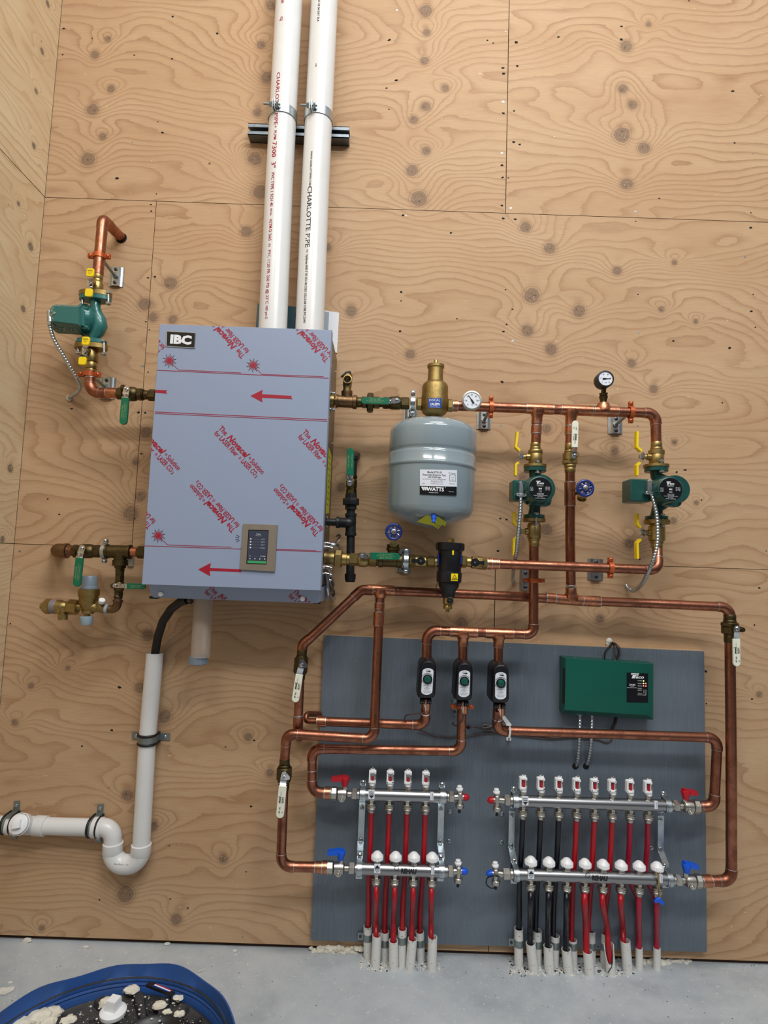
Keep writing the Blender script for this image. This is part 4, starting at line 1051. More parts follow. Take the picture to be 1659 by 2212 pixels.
def split_ring(label, c, axis, r, mat, ear, plate=None, plate_h=0., rodend=None, base_h=0., ear_len=12, wd=12, name='pipe_hanger'):
    """two-ear split ring hanger on a pipe: c=(x,y,h); axis 'h' or 'v' = pipe direction; plate=(x0,y0,x1,y1) on the wall"""
    t = Thing(name, label, 'hanger', c)
    u = U(*c); C = P3(c); ax = Vector((1, 0, 0)) if axis == 'h' else Vector((0, 0, 1)); sd = Vector((0, 0, 1)) if axis == 'h' else Vector((1, 0, 0))
    R = (r + 1.6) * u
    mb = MB(mat)
    for s_ in (-1, 1):
        arc = [C + sd * (math.cos(math.radians(a_)) * R) + Vector((0, s_, 0)) * (math.sin(math.radians(a_)) * R) for a_ in range(8, 173, 11)]
        pts = [C + sd * (R + ear_len * u) + Vector((0, s_ * .003, 0)), C + sd * (R + 1 * u) + Vector((0, s_ * .003, 0))] + arc + [C - sd * (R + 1 * u) + Vector((0, s_ * .003, 0)), C - sd * (R + ear_len * u) + Vector((0, s_ * .003, 0))]
        mb.strap(pts, ax * wd * u, .0032)
    ring = t.part('ring', mb)
    for s_ in (-1, 1):
        mb = MB(mat); p = C + sd * (s_ * (R + ear_len * .55 * u))
        mb.lathw(p + Vector((0, .010, 0)), (0, -1, 0), [(0, 3.6 * u), (.003, 3.6 * u), (.003, 2.2 * u), (.0155, 2.2 * u), (.0155, 4 * u), (.018, 3.8 * u), (.0195, 2 * u)], 14)
        mb.use('dark_steel'); mb.lathw(p + Vector((0, -.0092, 0)), (0, -1, 0), [(0, 1.5 * u), (.0008, 1.4 * u)], 6)
        t.part('screw', mb)
    if plate:
        x0, y0, x1, y1 = plate; cx_, cy_ = (x0 + x1) / 2, (y0 + y1) / 2
        a = W(cx_, cy_, base_h + .008)
        mb = MB('zinc'); pu = U(cx_, cy_, base_h + .004); hw = (x1 - x0) * pu / 2; hz_ = (y1 - y0) * pu / 2
        pr = [(-1, .001), (-.8, .001), (-.62, .004), (-.45, .010), (.45, .010), (.62, .004), (.8, .001), (1, .001)]
        c_ = W(cx_, cy_, base_h); vs = []
        for k_, d_ in ((1, 0), (1, .0018)):
            for x_, y_ in pr:
                for z_ in (1, -1): vs.append(c_ + Vector((x_ * hw, -y_ - d_, z_ * hz_)))
        m_ = len(pr) * 2; fs = []
        for i in range(len(pr) - 1):
            for o_ in (0, m_): fs.append((o_ + 2 * i, o_ + 2 * i + 1, o_ + 2 * i + 3, o_ + 2 * i + 2))
            for z_ in (0, 1): fs.append((2 * i + z_, 2 * i + 2 + z_, m_ + 2 * i + 2 + z_, m_ + 2 * i + z_))
        for i in (0, len(pr) - 1): fs.append((2 * i, 2 * i + 1, m_ + 2 * i + 1, m_ + 2 * i))
        mb.add(vs, fs); t.part('wall_plate', mb, label='galvanised wall plate')
        for s_ in (-.68, .68):
            mb = MB('dark_steel'); q_ = c_ + Vector((0, -.0118, s_ * hz_)); mb.lathw(q_, (0, -1, 0), [(0, 4 * pu), (.002, 3.6 * pu), (.003, 2.2 * pu), (.0031, .2 * pu)], 12); t.part('plate_screw', mb)
        mb = MB('galvanised'); e = rodend and P3(rodend) or C + Vector((0, R, 0)); bs = c_ + Vector((0, -.01, 0)); mb.lathw(bs, e - bs, [(0, 6.2 * pu), (.009, 6 * pu), (.009, 3.4 * pu), ((e - bs).length, 3.4 * pu)], 12)
        t.part('threaded_rod', mb)
    return t

# ================================================================== upper left: recirculation pump riser
HP = .125
copper('copper riser turning back into the wall above the teal pump at upper left', [([(260.5, 512, 0), (222.5, 473, HP), (211.5, 594, HP)], 10.4)], tees=(), el=21, fil=14)
mb = MB('hole_black'); mb.stud(262, 514, .0002, [(0, 12), (.0006, 11.8)], 24); single('pipe_hole', mb, 'rough hole in the plywood where the upper left copper riser enters', 'hole')
split_ring('orange split ring on the upper left copper riser, rod angling to a plate', (214.5, 553.5, HP), 'v', 10.4, 'clamp_orange', 12, (236.5, 578, 268, 621), wd=10)
split_ring('orange split ring below the teal pump just above the copper elbow', (193, 809, HP), 'v', 10.6, 'clamp_orange', 12, (215.5, 816, 250, 863), wd=10)
def flange_bolt(m_, x, y0, y1, h, r=3.2):
    m_.use('zinc'); m_.rod((x, y0, h), (x, y1, h), r * .75, n=12); m_.hexn((x, y0, h), (x, y0 + (5 if y1 > y0 else -5), h), r * 1.75); m_.hexn((x, y1, h), (x, y1 - (5 if y1 > y0 else -5), h), r * 1.75)
def oval_plate(m_, c, hw, hd, th, mat):
    """horizontal oval flange; c px (x,y,h) centre, hw half width px, hd half depth m, th px"""
    m_.use(mat); u = U(*c); C = P3(c); pts = []
    for i in range(28):
        a = 2 * PI * i / 28; pts.append(C + Vector((math.copysign(abs(math.cos(a)) ** .8, math.cos(a)) * hw * u, math.sin(a) * hd, th * u / 2)))
    m_.prism(pts, (0, 0, -th * u), .0012)
def yellow_valve_front(label, a, b_, h, prof, nut, up, dn, flange_c, bolts=None):
    t = Thing('flange_ball_valve', label, 'valve', (flange_c[0], flange_c[1], h))
    mb = MB('brass')
    for p, q_, r in prof: mb.lat((p[0], p[1], h), (q_[0], q_[1], h), lambda l: [(0, r * .95), (1, r), (l - 1, r), (l, r * .95)], n=26)
    t.part('body', mb)
    mb = MB('brass_cast'); oval_plate(mb, flange_c, 35, .028, 10, 'brass_cast'); t.part('flange', mb)
    hs = h + .034; hf = h + .06
    mb = MB('brass'); a_ = P3((flange_c[0] + 2, nut[1], h)); b2 = W(nut[0], nut[1], hs); mb.lathw(a_, b2 - a_, [(0, .0095), ((b2 - a_).length * .7, .009), ((b2 - a_).length, .006)], 16); t.part('stem', mb)
    mb = MB('chrome'); w_ = Vector((15 * U(*nut, hs), 0, 0))
    mb.strap([W(up[0], up[1] + 4, hf), W(up[0] + .5, up[1] + 12, hf - .002), W(nut[0], nut[1] - 8, hs), W(nut[0], nut[1] + 6, hs), W(dn[0] + 1, dn[1] - 9, hf - .006), W(dn[0], dn[1] - 2, hf)], w_ * .8, .002)
    st = t.part('handle_strap', mb)
    mb = MB('chrome'); bolt_nut(mb, nut[0], nut[1], hs - .002, hs + .008, 5); t.part('nut', mb, st)
    for (x, y), hh_, tx_ in ((up, 19, 1), (dn, 18, 0)):
        mb = MB('handle_yellow'); mb.box(x, y, 16.5, hh_, hf - .003, hf + .003, 3, .0015, 4)
        if tx_: mb.text('WATTS', x + .3, y - 3.6, 2.2, hf + .0032, 4, 11, 'ink_black', .02); mb.text('600 WOG', x, y - .2, 1.3, hf + .0032, 4, 8, 'ink_black'); mb.text('FBV-4', x, y + 2.6, 1.3, hf + .0032, 4, 6, 'ink_black')
        t.part('handle_grip', mb, st, label='yellow grip')
    return t
yellow_valve_front('brass flange valve with yellow T-handle above the teal upper left pump', None, None, HP,
    [((212, 592), (211.3, 604), 10.4), ((211.3, 604), (210.8, 611), 9.6), ((210.8, 611), (209.5, 631), 12)], (194.5, 612), (194, 588), (191, 631.5), (206.5, 637, HP))
t = Thing('circulator_pump', 'teal circulator pump with dusty motor can seen from the side at upper left', 'pump', (205, 690, HP))
mb = MB('pump_teal')
oval_plate(mb, (206, 646, HP), 34, .027, 9, 'pump_teal'); oval_plate(mb, (197.5, 740, HP), 33, .027, 9, 'pump_teal')
mb.tube([(206, 650, HP), (206, 664, HP), (208, 676, HP), (214, 690, HP), (216, 704, HP), (211, 718, HP), (202, 728, HP), (199, 738, HP)], [11, 10.5, 12, 14.5, 15.5, 13.5, 10.5, 11], n=26)
mb.lathw(P3((212, 692, HP)), W(150, 690, HP) - W(212, 692, HP), [(0, 6 * U(212, 692, HP)), (.004, 20 * U(212, 692, HP)), (.012, 27 * U(212, 692, HP)), (.03, 31 * U(212, 692, HP)), (.045, 33 * U(212, 692, HP))], 30)
for a_ in range(0, 6):
    pass
vol = t.part('volute', mb)
mb = MB('pump_teal'); u = U(186, 690, HP); mb.lathw(P3((188, 692.5, HP)), W(118, 689, HP) - W(188, 692.5, HP), [(0, 35 * u), (7 * u, 35 * u)], 34); mb.use('pump_dusty'); mb.lathw(P3((181, 692.3, HP)), W(118, 689, HP) - W(181, 692.3, HP), [(0, 31 * u), (7 * u, 30.5 * u), (57 * u, 30 * u), (63 * u, 24 * u)], 34)
mot = t.part('motor_can', mb)
for y, hh_ in ((667, .045), (707, .045), (714, .0)):
    mb = MB('pump_teal'); mb.rod((192, y + 1, HP + hh_ * .75), (179, y, HP + hh_ * .75), 5, n=14); mb.use('dark_steel'); mb.rod((180, y, HP + hh_ * .75), (178.6, y, HP + hh_ * .75), 2.4, n=6); t.part('motor_bolt', mb)
mb = MB('pump_teal'); mb.slab([(114, 659), (170, 661), (170, 702), (112, 695)], HP + .008, HP + .062, .004)
mb.slab([(170, 661), (181, 671), (180, 704), (170, 702)], HP + .008, HP + .05, .002)
bx_ = t.part('terminal_box', mb)
mb = MB('zinc'); mb.stud(117.5, 676.5, HP + .062, [(0, 3.3), (.002, 3), (.0025, .5)], 12); t.part('box_screw', mb, bx_)
for x, y0, y1 in ((178, 632, 662), (234, 630, 658), (169, 732, 765), (224.5, 734, 767)):
    mb = MB('zinc'); flange_bolt(mb, x, y0, y1, HP + .012, 3.4); t.part('flange_bolt', mb)
yellow_valve_front('brass flange valve with yellow T-handle beneath the teal upper left pump', None, None, HP,
    [((197, 756), (197.2, 783), 13.8), ((197.3, 783), (196.6, 797), 11.8), ((196.6, 797), (195.5, 805), 10.3)], (183, 759), (184.5, 736), (177, 779), (197, 750, HP))
t, o_, u_ = conduit([(109, 690, .16), (108.5, 706, .165), (113, 724, .16), (121, 742, .15), (138, 770, .13), (154, 797, .11), (167, 819, .09), (173, 834, .07), (169, 845, .05), (158, 853, .03), (150, 859, .006)], 4.1,
    'armoured conduit dangling from the teal pump down to the plywood', pitch=6)
mb = MB('zinc'); mb.rod((108, 673, .155), (109, 700, .165), 6.5, n=16, ch=1.5); mb.hexn((109, 696, .165), (109.5, 704, .165), 7); t.part('connector', mb)
mb = MB('plaster'); mb.torw(P3((150, 859.5, .004)), (0, 1, 0), .0075, .0035, 16, 8); t.part('bushing', mb)
copper('short copper elbow joining the teal pump riser to the green handled valve', [([(195.5, 803, HP), (193.8, 848, HP), (256, 850, HP)], 10.8)], el=21, fil=22,
    coups=[((231, 848.6, HP), (254, 849.6, HP), 10.6)], rings=[((195.4, 816, HP), (195, 825, HP), 11)])
t_g = ball_valve('green-handled ball valve hanging down at upper left beside the boiler', (253, 849.5), (334, 854), HP,
    [(0, .18, 13.5, 'hex'), (.17, .55, 15.5, 'ball'), (.55, .7, 13.2, 'oct'), (.70, .72, 11.5, 'rnd'), (.72, .84, 10, 'rnd'), (.84, 1.06, 13, 'hex')], 'bronze_dark', (273, 841.5), ((270, 858.5), (265.2, 917)), 'handle_green', 17, print_=(0, GREEN_PRINT), txt_mat='ink_gold')

mb = MB('copper'); mb.rod((331, 853.8, HP), (400, 856.5, HP), 9.5, n=24)
t_g.part('boiler_stub', mb, label='copper stub')

# ================================================================== lower left: feed line
HL = .11
t = Thing('bronze_elbow', 'mottled bronze elbow ending the feed line at the far left', 'elbow', (128, 1190, HL))
mb = MB('bronze'); mb.tube([(126, 1189, .0), (126, 1189, HL), (144, 1190, HL)], 14.2, fil=13, n=28, nf=10); mb.lat((139, 1189.7, HL), (147.5, 1190, HL), lambda l: [(0, 14), (1, 16.3), (l - 1, 16.3), (l, 14.5)], n=28); t.part('body', mb)
copper('stubby copper nipple between bronze elbow and lower left green handled valve', [([(145, 1190, HL), (160, 1190.3, HL)], 10.6)], rings=[((147.5, 1190, HL), (155, 1190, HL), 11)])
ball_valve('green-handled ball valve hanging down on the lower left feed line', (157.5, 1190.3), (217, 1191), HL,
    [(0, .2, 14, 'hex'), (.2, .78, 15.6, 'ball'), (.76, 1, 13.5, 'hex')], 'bronze_dark', (176.6, 1185), ((171, 1205), (164.5, 1267.5)), 'handle_green', 17, print_=(0, GREEN_PRINT), txt_mat='ink_gold')
split_ring('zinc split ring on the lower left feed line beside the bronze tee', (227, 1190.5, HL), 'h', 14.5, 'zinc', 8, None, wd=8, ear_len=10)
t = Thing('bronze_tee', 'bronze pipe tee left of the boiler feeding the fill valve below', 'tee', (257, 1192, HL))
mb = MB('bronze_dark'); mb.lat((214, 1191, HL), (233, 1191, HL), lambda l: [(0, 11), (l, 11)], n=24); mb.lat((230, 1191, HL), (284, 1192.5, HL), lambda l: [(0, 14), (1, 15.3), (5, 15.3), (6, 14), (l - 7, 14), (l - 6, 15.8), (l - 1, 15.8), (l, 14)], n=30)
mb.lat((260.7, 1192, HL), (259.5, 1222, HL), lambda l: [(0, 14), (17, 13.5), (18, 16), (l, 16)], n=28)
t.part('body', mb)
mb = MB('copper_bright'); mb.rod((284, 1192.5, HL), (298, 1193, HL), 10.6); mb.use('bronze_dark'); mb.hexn((297, 1193, HL), (316, 1193.5, HL), 13.5); mb.rod((314, 1193.5, HL), (380, 1196, HL), 9.5); t.part('boiler_stub', mb, label='copper and bronze stub')
mb = MB('bronze_dark'); mb.hexn((259.6, 1221, HL), (259.2, 1228, HL), 13); mb.rod((259.2, 1228, HL), (258.5, 1246, HL), 8.8); mb.hexn((259.1, 1229, HL), (259, 1234, HL), 10.5); t.part('nipple', mb)
mb = MB('zinc'); mb.box(281, 1211, 13, 24, .001, .008); single('wall_plate', mb, 'small zinc plate on the wall peeking out behind the bronze tee', 'plate')
ball_valve('small ball valve with green lever pointing right under the bronze tee', (258.8, 1243), (255.5, 1292), HL,
    [(0, .28, 9.8, 'hex'), (.26, .72, 10.6, 'ball'), (.72, .9, 9.8, 'hex'), (.9, 1.02, 8.6, 'rnd')], 'bronze_dark', (249, 1265), ((273, 1266), (314, 1267)), 'handle_green', 12.5, stemr=4.6, strapw=9.5, print_=(0, [('George A. Caster', .5, -2, 2.2, 24, 0), ('(856) 793-0071', .5, 2, 2.2, 20, 0)]), txt_mat='ink_gold')
copper('tiny copper stub under the small green levered valve', [([(255.6, 1284, HL), (255, 1299, HL)], 7.2)], rings=[((255.5, 1286, HL), (255.3, 1292, HL), 8), ((255, 1296, HL), (255, 1300, HL), 8)])
t = Thing('bronze_elbow', 'small bronze elbow turning from the valve into the brass fill valve', 'elbow', (252, 1311, HL))
mb = MB('bronze'); mb.tube([(255, 1296, HL), (252.5, 1317, HL), (232, 1315.5, HL)], 8.8, fil=13, n=24, nf=9); mb.lat((255, 1295.5, HL), (254.4, 1301, HL), [(0, 9), (.6, 10.5), (5, 10.5), (5.5, 9)], n=24); t.part('body', mb)
t = Thing('fill_valve', 'brass fill valve with grey knob above and grey cap below, lower left', 'valve', (190, 1320, HL))
mb = MB('brass_cast')
mb.lat((192.5, 1272, HL), (190, 1326, HL), [(0, 19), (1, 22), (14, 21.5), (17, 19.5), (30, 18.5), (38, 15.5), (45, 11), (46, 12.5), (52, 12.5), (53.5, 10)], n=34)
mb.lat((196, 1311, HL), (231, 1315.5, HL), [(0, 12), (8, 11.5), (14, 9.4), (24, 9), (25, 10), (34, 10)], n=24)
mb.lat((190, 1312, HL), (164, 1311.3, HL), [(0, 8), (14, 7), (26, 9)], n=24)
mb.lat((188.5, 1322, HL), (187.5, 1333, HL), [(0, 6), (10, 6)], n=16)
bd_ = t.part('body', mb)
mb = MB('brass'); mb.lat((216, 1312, HL + .008), (211, 1298, HL + .02), [(0, 6.5), (10, 6), (14, 6.5)], n=14); t.part('port_stub', mb)
mb = MB('white_plastic'); mb.lat((219, 1301, HL + .018), (222, 1292, HL + .026), [(0, 6.5), (1, 7), (7, 6.6), (8, 5.5)], n=18); t.part('port_cap', mb)
mb = MB('grey_plastic'); mb.lat((193, 1276, HL), (194.5, 1243.5, HL), [(0, 18), (1, 18.5), (9, 17), (10, 15.8), (30, 15.2), (32, 14)], n=34); t.part('adjusting_knob', mb, label='grey knob')
mb = MB('light_grey_plastic'); mb.lat((187.3, 1331, HL), (186.6, 1350, HL), [(0, 12.4), (1, 13.2), (17, 12.2), (18.5, 11)], n=30); t.part('bottom_cap', mb, label='pale grey cap')
mb = MB('light_grey_plastic'); mb.lat((227.5, 1315, HL), (235, 1315.8, HL), [(0, 9.6), (1, 10.3), (6, 10), (7, 8)], n=24); t.part('thread_seal', mb)
t = Thing('backflow_preventer', 'brass backflow preventer with hex unions left of the fill valve', 'valve', (133, 1315, HL))
mb = MB('brass'); mb.hexn((168.5, 1312.5, HL), (147, 1311, HL), 16.5); mb.lat((148, 1311.5, HL), (124, 1310.5, HL), [(0, 11.5), (4, 11.5), (6, 13), (14, 13), (16, 15), (24, 15)], n=28)
mb.lat((136.5, 1314, HL), (136, 1338.5, HL), [(0, 8), (11, 8), (12, 9.8), (23, 9.8), (24.5, 9)], n=24); mb.hexn((111, 1310, HL), (96.5, 1309.5, HL), 16.6); mb.lat((97, 1309.5, HL), (88.5, 1309.3, HL), [(0, 6), (8.5, 6)], n=16)
t.part('body', mb)
mb = MB('cable_grey'); mb.lat((124.5, 1310.5, HL), (110, 1310, HL), [(0, 14.5), (1, 15.2), (13, 15.2), (14, 14)], n=30); t.part('collar', mb, label='grey-brown collar')

# ================================================================== supply header to the right of the boiler
HH = .15
t = Thing('relief_tee', 'bronze tee at boiler supply outlet carrying the pressure relief valve', 'tee', (750, 868, HH))
mb = MB('bronze'); mb.lat((716, 866, HH), (772, 869, HH), [(0, 8), (9, 8), (9.5, 14.5), (14, 14.5), (15, 13), (46, 13), (47, 15), (54, 15), (55.5, 13)], n=30)
mb.lat((749.5, 868, HH), (749.5, 844, HH), [(0, 12), (13, 11), (16, 12), (23, 12), (24, 10)], n=26); mb.text('CC', 748, 866, 3.4, HH + .0205, 90, None, 'bronze_dark')
t.part('body', mb)
mb = MB('brass'); mb.lat((714, 865.5, HH), (723, 866.3, HH), [(0, 11.5), (1, 13), (8, 13), (9, 11.5)], n=24); t.part('yellow_gasket_ring', mb, label='yellow brass outlet ring')
for y in (849, 884.5):
    mb = MB('zinc'); mb.lat((712, y, HH), (724, y + .5, HH), [(0, 5), (4, 5), (5, 3), (12, 3)], n=12); t.part('bolt', mb)
t = Thing('relief_valve', 'brass pressure relief valve with open outlet and black test lever', 'valve', (751, 845, HH))
mb = MB('brass_cast'); mb.lat((749.8, 846, HH), (751.5, 806, HH), [(0, 9), (10, 8.8), (12, 9.5), (25, 10), (27, 10.5), (37, 10), (39, 7), (41, 3)], n=26)
mb.lathw(P3((751.5, 824, HH)), (0, -1, .05), [(0, 9 * U(751, 824, HH)), (.018, 9.8 * U(751, 824, HH)), (.022, 9.8 * U(751, 824, HH)), (.0225, 7.6 * U(751, 824, HH)), (.008, 7 * U(751, 824, HH))], 26)
t.part('body', mb)
mb = MB('hole_black'); mb.lathw(P3((751.5, 824, HH + .0145)), (0, -1, 0), [(0, 7.2 * U(751, 824, HH)), (.0015, 7 * U(751, 824, HH))], 20); t.part('outlet_bore', mb)
mb = MB('black_iron'); mb.slab([(736, 812), (747, 802.5), (757, 801), (759, 806), (749, 808), (738, 814)], HH + .002, HH + .012, .001); t.part('test_lever', mb)
ball_valve('green-handled ball valve with lever lying left on the supply line', (770, 869), (884, 871.5), HH,
    [(0, .1, 11, 'rnd'), (.1, .2, 12.6, 'oct'), (.32, .44, 12.8, 'oct'), (.44, .54, 9.5, 'rnd'), (.5, .62, 13, 'hex'), (.6, .86, 14.2, 'ball'), (.84, 1, 13.6, 'hex')], 'bronze_dark', (857, 865.5), ((840.5, 866), (779.5, 864.8)), 'handle_green', 14.5, print_=(0, [('George A. Caster', .5, -3.6, 2.4, 28, 0), ('Plumbing & Mechanical, Inc.', .5, -.6, 1.8, 40, 0), ('(856) 793-0071', .5, 3.2, 2.6, 24, 0)]), txt_mat='ink_gold', lh=.03)
t = Thing('union_fitting', 'tall bronze union nut behind the green lever on the supply line', 'union', (799, 870, HH))
mb = MB('bronze_dark'); mb.hexn((793, 870, HH), (806.5, 870.5, HH), 21.5, n=8); t.part('nut', mb)
split_ring('zinc split ring beside the air separator, plate below on the wall', (891.5, 871.5, HH), 'h', 13.5, 'zinc', 10, (871.5, 884, 901.5, 918), wd=9, ear_len=13)
t = Thing('air_separator', 'gold-coloured brass air separator with blue label above the grey tank', 'air separator', (938, 905, HH))
mb = MB('brass_cast')
mb.lat((941.5, 788, HH), (937.5, 911, HH), [(0, 16), (1, 18.3), (7, 18.3), (8.5, 16.2), (30, 16.4), (36, 17.5), (38, 17.5), (39.5, 21), (44, 26), (50, 28), (66, 28), (76, 29.2), (86, 29.4), (100, 28.6), (107, 25), (112, 18), (114, 11), (119, 10.5), (120.5, 8)], n=44)
bd_ = t.part('body', mb)
mb = MB('brass'); mb.hexn((899.5, 872, HH), (911, 872.3, HH), 14.6); mb.hexn((966, 875.5, HH), (978, 876.2, HH), 14.6); t.part('port_hexes', mb)
mb = MB('brass'); mb.lat((941.8, 789, HH), (942, 777.5, HH), [(0, 4.3), (9, 4.3), (10, 3.8), (11.5, 3.8)], n=16); t.part('vent_cap', mb)
def wrap_label(T, name, quad, h_axis, R_px, axis_px, mat, texts, label=None, res=10, parent=None, lab_h=None, extra=None):
    """label bent round an upright cylinder: quad = (x0,y0,x1,y1); axis_px = (x,y) on axis"""
    u = lab_h or U(axis_px[0], axis_px[1], h_axis); R = R_px * u + .0012; C = P3((axis_px[0], axis_px[1], h_axis))
    def pt(x, y, l=0.):   # x,y px as seen on the silhouette front
        hf = h_axis + math.sqrt(max(R * R - ((x - axis_px[0]) * u * .93) ** 2, 1e-8))
        p = W(x, y, hf); dx = max(-.98, min(.98, (p.x - C.x) / R)); return Vector((C.x + dx * (R + l), C.y - math.sqrt(1 - dx * dx) * (R + l), p.z))
    x0, y0, x1, y1 = quad; sl_ = .035
    mb = MB(mat); vs = []
    for i in range(res + 1):
        x = x0 + (x1 - x0) * i / res
        for y in (y0, y1): vs.append(pt(x, y + (x - x0) * sl_, .0004))
    mb.add(vs, [(2 * i, 2 * i + 1, 2 * i + 3, 2 * i + 2) for i in range(res)])
    for (tx_, x, y, sz, wd, mt, bo) in texts:
        p = pt(x, y); ph0 = math.atan2(p.x - C.x, -(p.y - C.y)); 
        mb.text(tx_, x, y, sz, -p.y, 0, wd, mt, bo, surf=lambda a, b_, l, p=p, ph0=ph0: Vector((C.x + math.sin(ph0 + a / R) * (R + .0009), C.y - math.cos(ph0 + a / R) * (R + .0009), p.z + b_)))
    if extra: extra(mb, pt)
    return T.part(name, mb, parent, label)
wrap_label(t, 'blue_label', (925.5, 859.5, 953, 880.5), HH, 29.3, (938.5, 870), 'label_blue', [('DISCAL', 939, 864.2, 5.2, 24, 'ink_white', .0), ('CALEFFI', 939, 873, 5.2, 21, 'ink_white', .04), ('hydronic solutions', 939, 878.8, 1.8, 21, 'ink_white', 0)], 'blue printed label')
t = Thing('expansion_tank', 'big glossy grey expansion tank hanging beneath the air separator', 'tank', (931, 1138, HH))
mb = MB('tank_grey')
mb.lat((937.3, 909, HH), (926.5, 1142, HH), [(0, 3), (1, 30), (4, 55), (9, 72), (17, 86), (25, 92), (32, 93.5), (68, 93.5), (71, 92.6), (74, 91), (77, 91), (80, 92.6), (82, 93.4), (99, 93), (101, 94.4), (104, 95.2), (107, 94.4), (109, 92.6), (190, 92.2), (200, 89), (206, 85), (218, 62), (226, 34), (231, 12), (232, 3)], n=72)
t.part('shell', mb)
mb = MB('grey_plastic'); mb.lat((937.8, 902, HH), (937.2, 914, HH), [(0, 8.5), (12, 8.5)], n=20); t.part('neck', mb)
def tank_extra(mb, pt):
    mb.use('label_black'); vs = []
    for i in range(11):
        x = 907 + 78.5 * i / 10
        for y in (1049.2, 1068): vs.append(pt(x, y + (x - 907) * .035, .0007))
    mb.add(vs, [(2 * i, 2 * i + 1, 2 * i + 3, 2 * i + 2) for i in range(10)])
    mb.use('ink_white')
    for k in range(3):
        x = 910 + k * 4.6; mb.add([pt(x, 1051.5 + k * .15, .0012), pt(x + 4.4 - k * .1, 1051.6 + k * .15, .0012), pt(x + 7.2, 1059, .0012), pt(x + 4.2, 1059, .0012)], [(0, 1, 2, 3)])
    mb.use('ink_black')
    bx = [(971, 1026), (983, 1026.4), (983.2, 1040), (970.8, 1039.6)]
    for a, b_ in zip(bx, bx[1:] + bx[:1]):
        n_ = (b_[0] - a[0], b_[1] - a[1]); l = math.hypot(*n_); ox, oy = -n_[1] / l * .3, n_[0] / l * .3
        mb.add([pt(a[0] + ox, a[1] + oy, .0009), pt(b_[0] + ox, b_[1] + oy, .0009), pt(b_[0] - ox, b_[1] - oy, .0009), pt(a[0] - ox, a[1] - oy, .0009)], [(0, 1, 2, 3)])
wrap_label(t, 'rating_label', (907.3, 1013.5, 986.5, 1050), HH, 92.6, (932, 1040), 'label_white',
    [('Model ETX-30', 939, 1020, 4.0, 31, 'ink_black', .01), ('Pressurized Expansion Tank', 938.5, 1025.6, 3.8, 50, 'ink_black', .01), ('with Diaphragm', 938.5, 1030.2, 3.6, 29, 'ink_black', .01), ('For Closed Hot Water Heating Systems', 938, 1034.8, 2.2, 50, 'ink_black', 0),
     ('Max. Temperature 240°F', 944, 1038.6, 1.7, 25, 'ink_black', 0), ('Precharge Pressure 12 psi', 944, 1041, 1.7, 26, 'ink_black', 0), ('Working Pressure 100 psi', 944, 1045, 1.7, 27, 'ink_black', 0), ('USA', 915, 1044.3, 1.8, 6, 'ink_black', 0),
     ('PN 0066608', 976, 1022.8, 2.0, 16, 'ink_black', 0), ('WATER', 977, 1032, 1.4, 6, 'ink_black', 0), ('AIR', 977, 1037, 1.4, 5, 'ink_black', 0), ('www.watts', 975.5, 1045.2, 1.6, 13, 'ink_black', 0),
     ('WATTS', 940.5, 1056.6, 8.2, 37, 'ink_white', .035), ('®', 962, 1053.5, 1.8, None, 'ink_white', 0), ('Watts.com', 936, 1064, 2.2, 20, 'ink_white', .01), ('Made in USA', 974.5, 1062.4, 1.6, 12, 'ink_white', 0)], 'white and black label', extra=tank_extra, lab_h=U(937.3, 909, HH))
mb = MB('tag_yellow'); u = U(930, 1125, HH + .06)
def tagp(x, y, h_): return W(x, y, h_)
mb.prism([tagp(901, 1127, .235), tagp(926, 1109, .262), tagp(947, 1116, .262), tagp(964, 1128, .25), tagp(961, 1138, .24), tagp(957, 1133, .24), tagp(946, 1143, .232), tagp(935, 1135, .23), tagp(919, 1132, .225)], (0, .0012, 0))
mb.use('ink_black')
for i in range(3): line(mb, (938 + i * 7, 1129 + i * 2.5), (947 + i * 6, 1141 - i * 1), 1, 'ink_black', .262)
tg = Thing('warning_tag', 'folded yellow warning tag tied under the grey tank', 'tag', (932, 1127, .2)); tg.part('tag', mb)
mb = MB('handle_blue'); mb.lat((937, 1114, .262), (936.5, 1129, .268), [(0, 6.5), (8, 5.5), (9, 4.2), (15, 4)], n=16); tg.part('valve_cap', mb, label='blue plastic cap')

# copper header
def hx(x): return 876.5 + (x - 980) * (892.5 - 876.5) / (1412 - 980)
copper('long copper supply header running right from the air separator with two drops', [([(977, hx(977), HH), (1416, hx(1416), HH), (1417.5, 957, HH)], 10.6), ([(1160.5, hx(1160), HH), (1157.5, 958, HH)], 10.2), ([(1234.5, hx(1234), HH), (1231, 962, HH)], 10.2)],
    at=(1160, 886, HH), el=25, fil=20,
    tees=[((1136.5, hx(1136.5), HH), (1194, hx(1194), HH), (1161, hx(1161), HH), (1159.5, 914, HH), 10.4), ((1211.5, hx(1211), HH), (1278.5, hx(1278), HH), (1234.5, hx(1234), HH), (1232.5, 919, HH), 10.4), ((1282, hx(1282), HH), (1333, hx(1333), HH), (1303, hx(1303), HH), (1303.3, 872, HH), 10.4)],
    coups=[((1158.8, 920, HH), (1158.2, 937, HH), 10.6), ((1232.2, 921, HH), (1231.6, 939, HH), 10.8), ((978, hx(978), HH), (988, hx(988), HH), 11.6)])
split_ring('orange split ring right of the temperature gauge with plate below', (1060.5, hx(1060), HH), 'h', 11, 'clamp_orange', 11, (1029.5, 891, 1060.5, 928), wd=9, ear_len=11)
split_ring('orange split ring near the upper right header elbow with plate below', (1362.5, hx(1362), HH), 'h', 11, 'clamp_orange', 11, (1312.5, 900, 1343.5, 938), wd=9, ear_len=11)
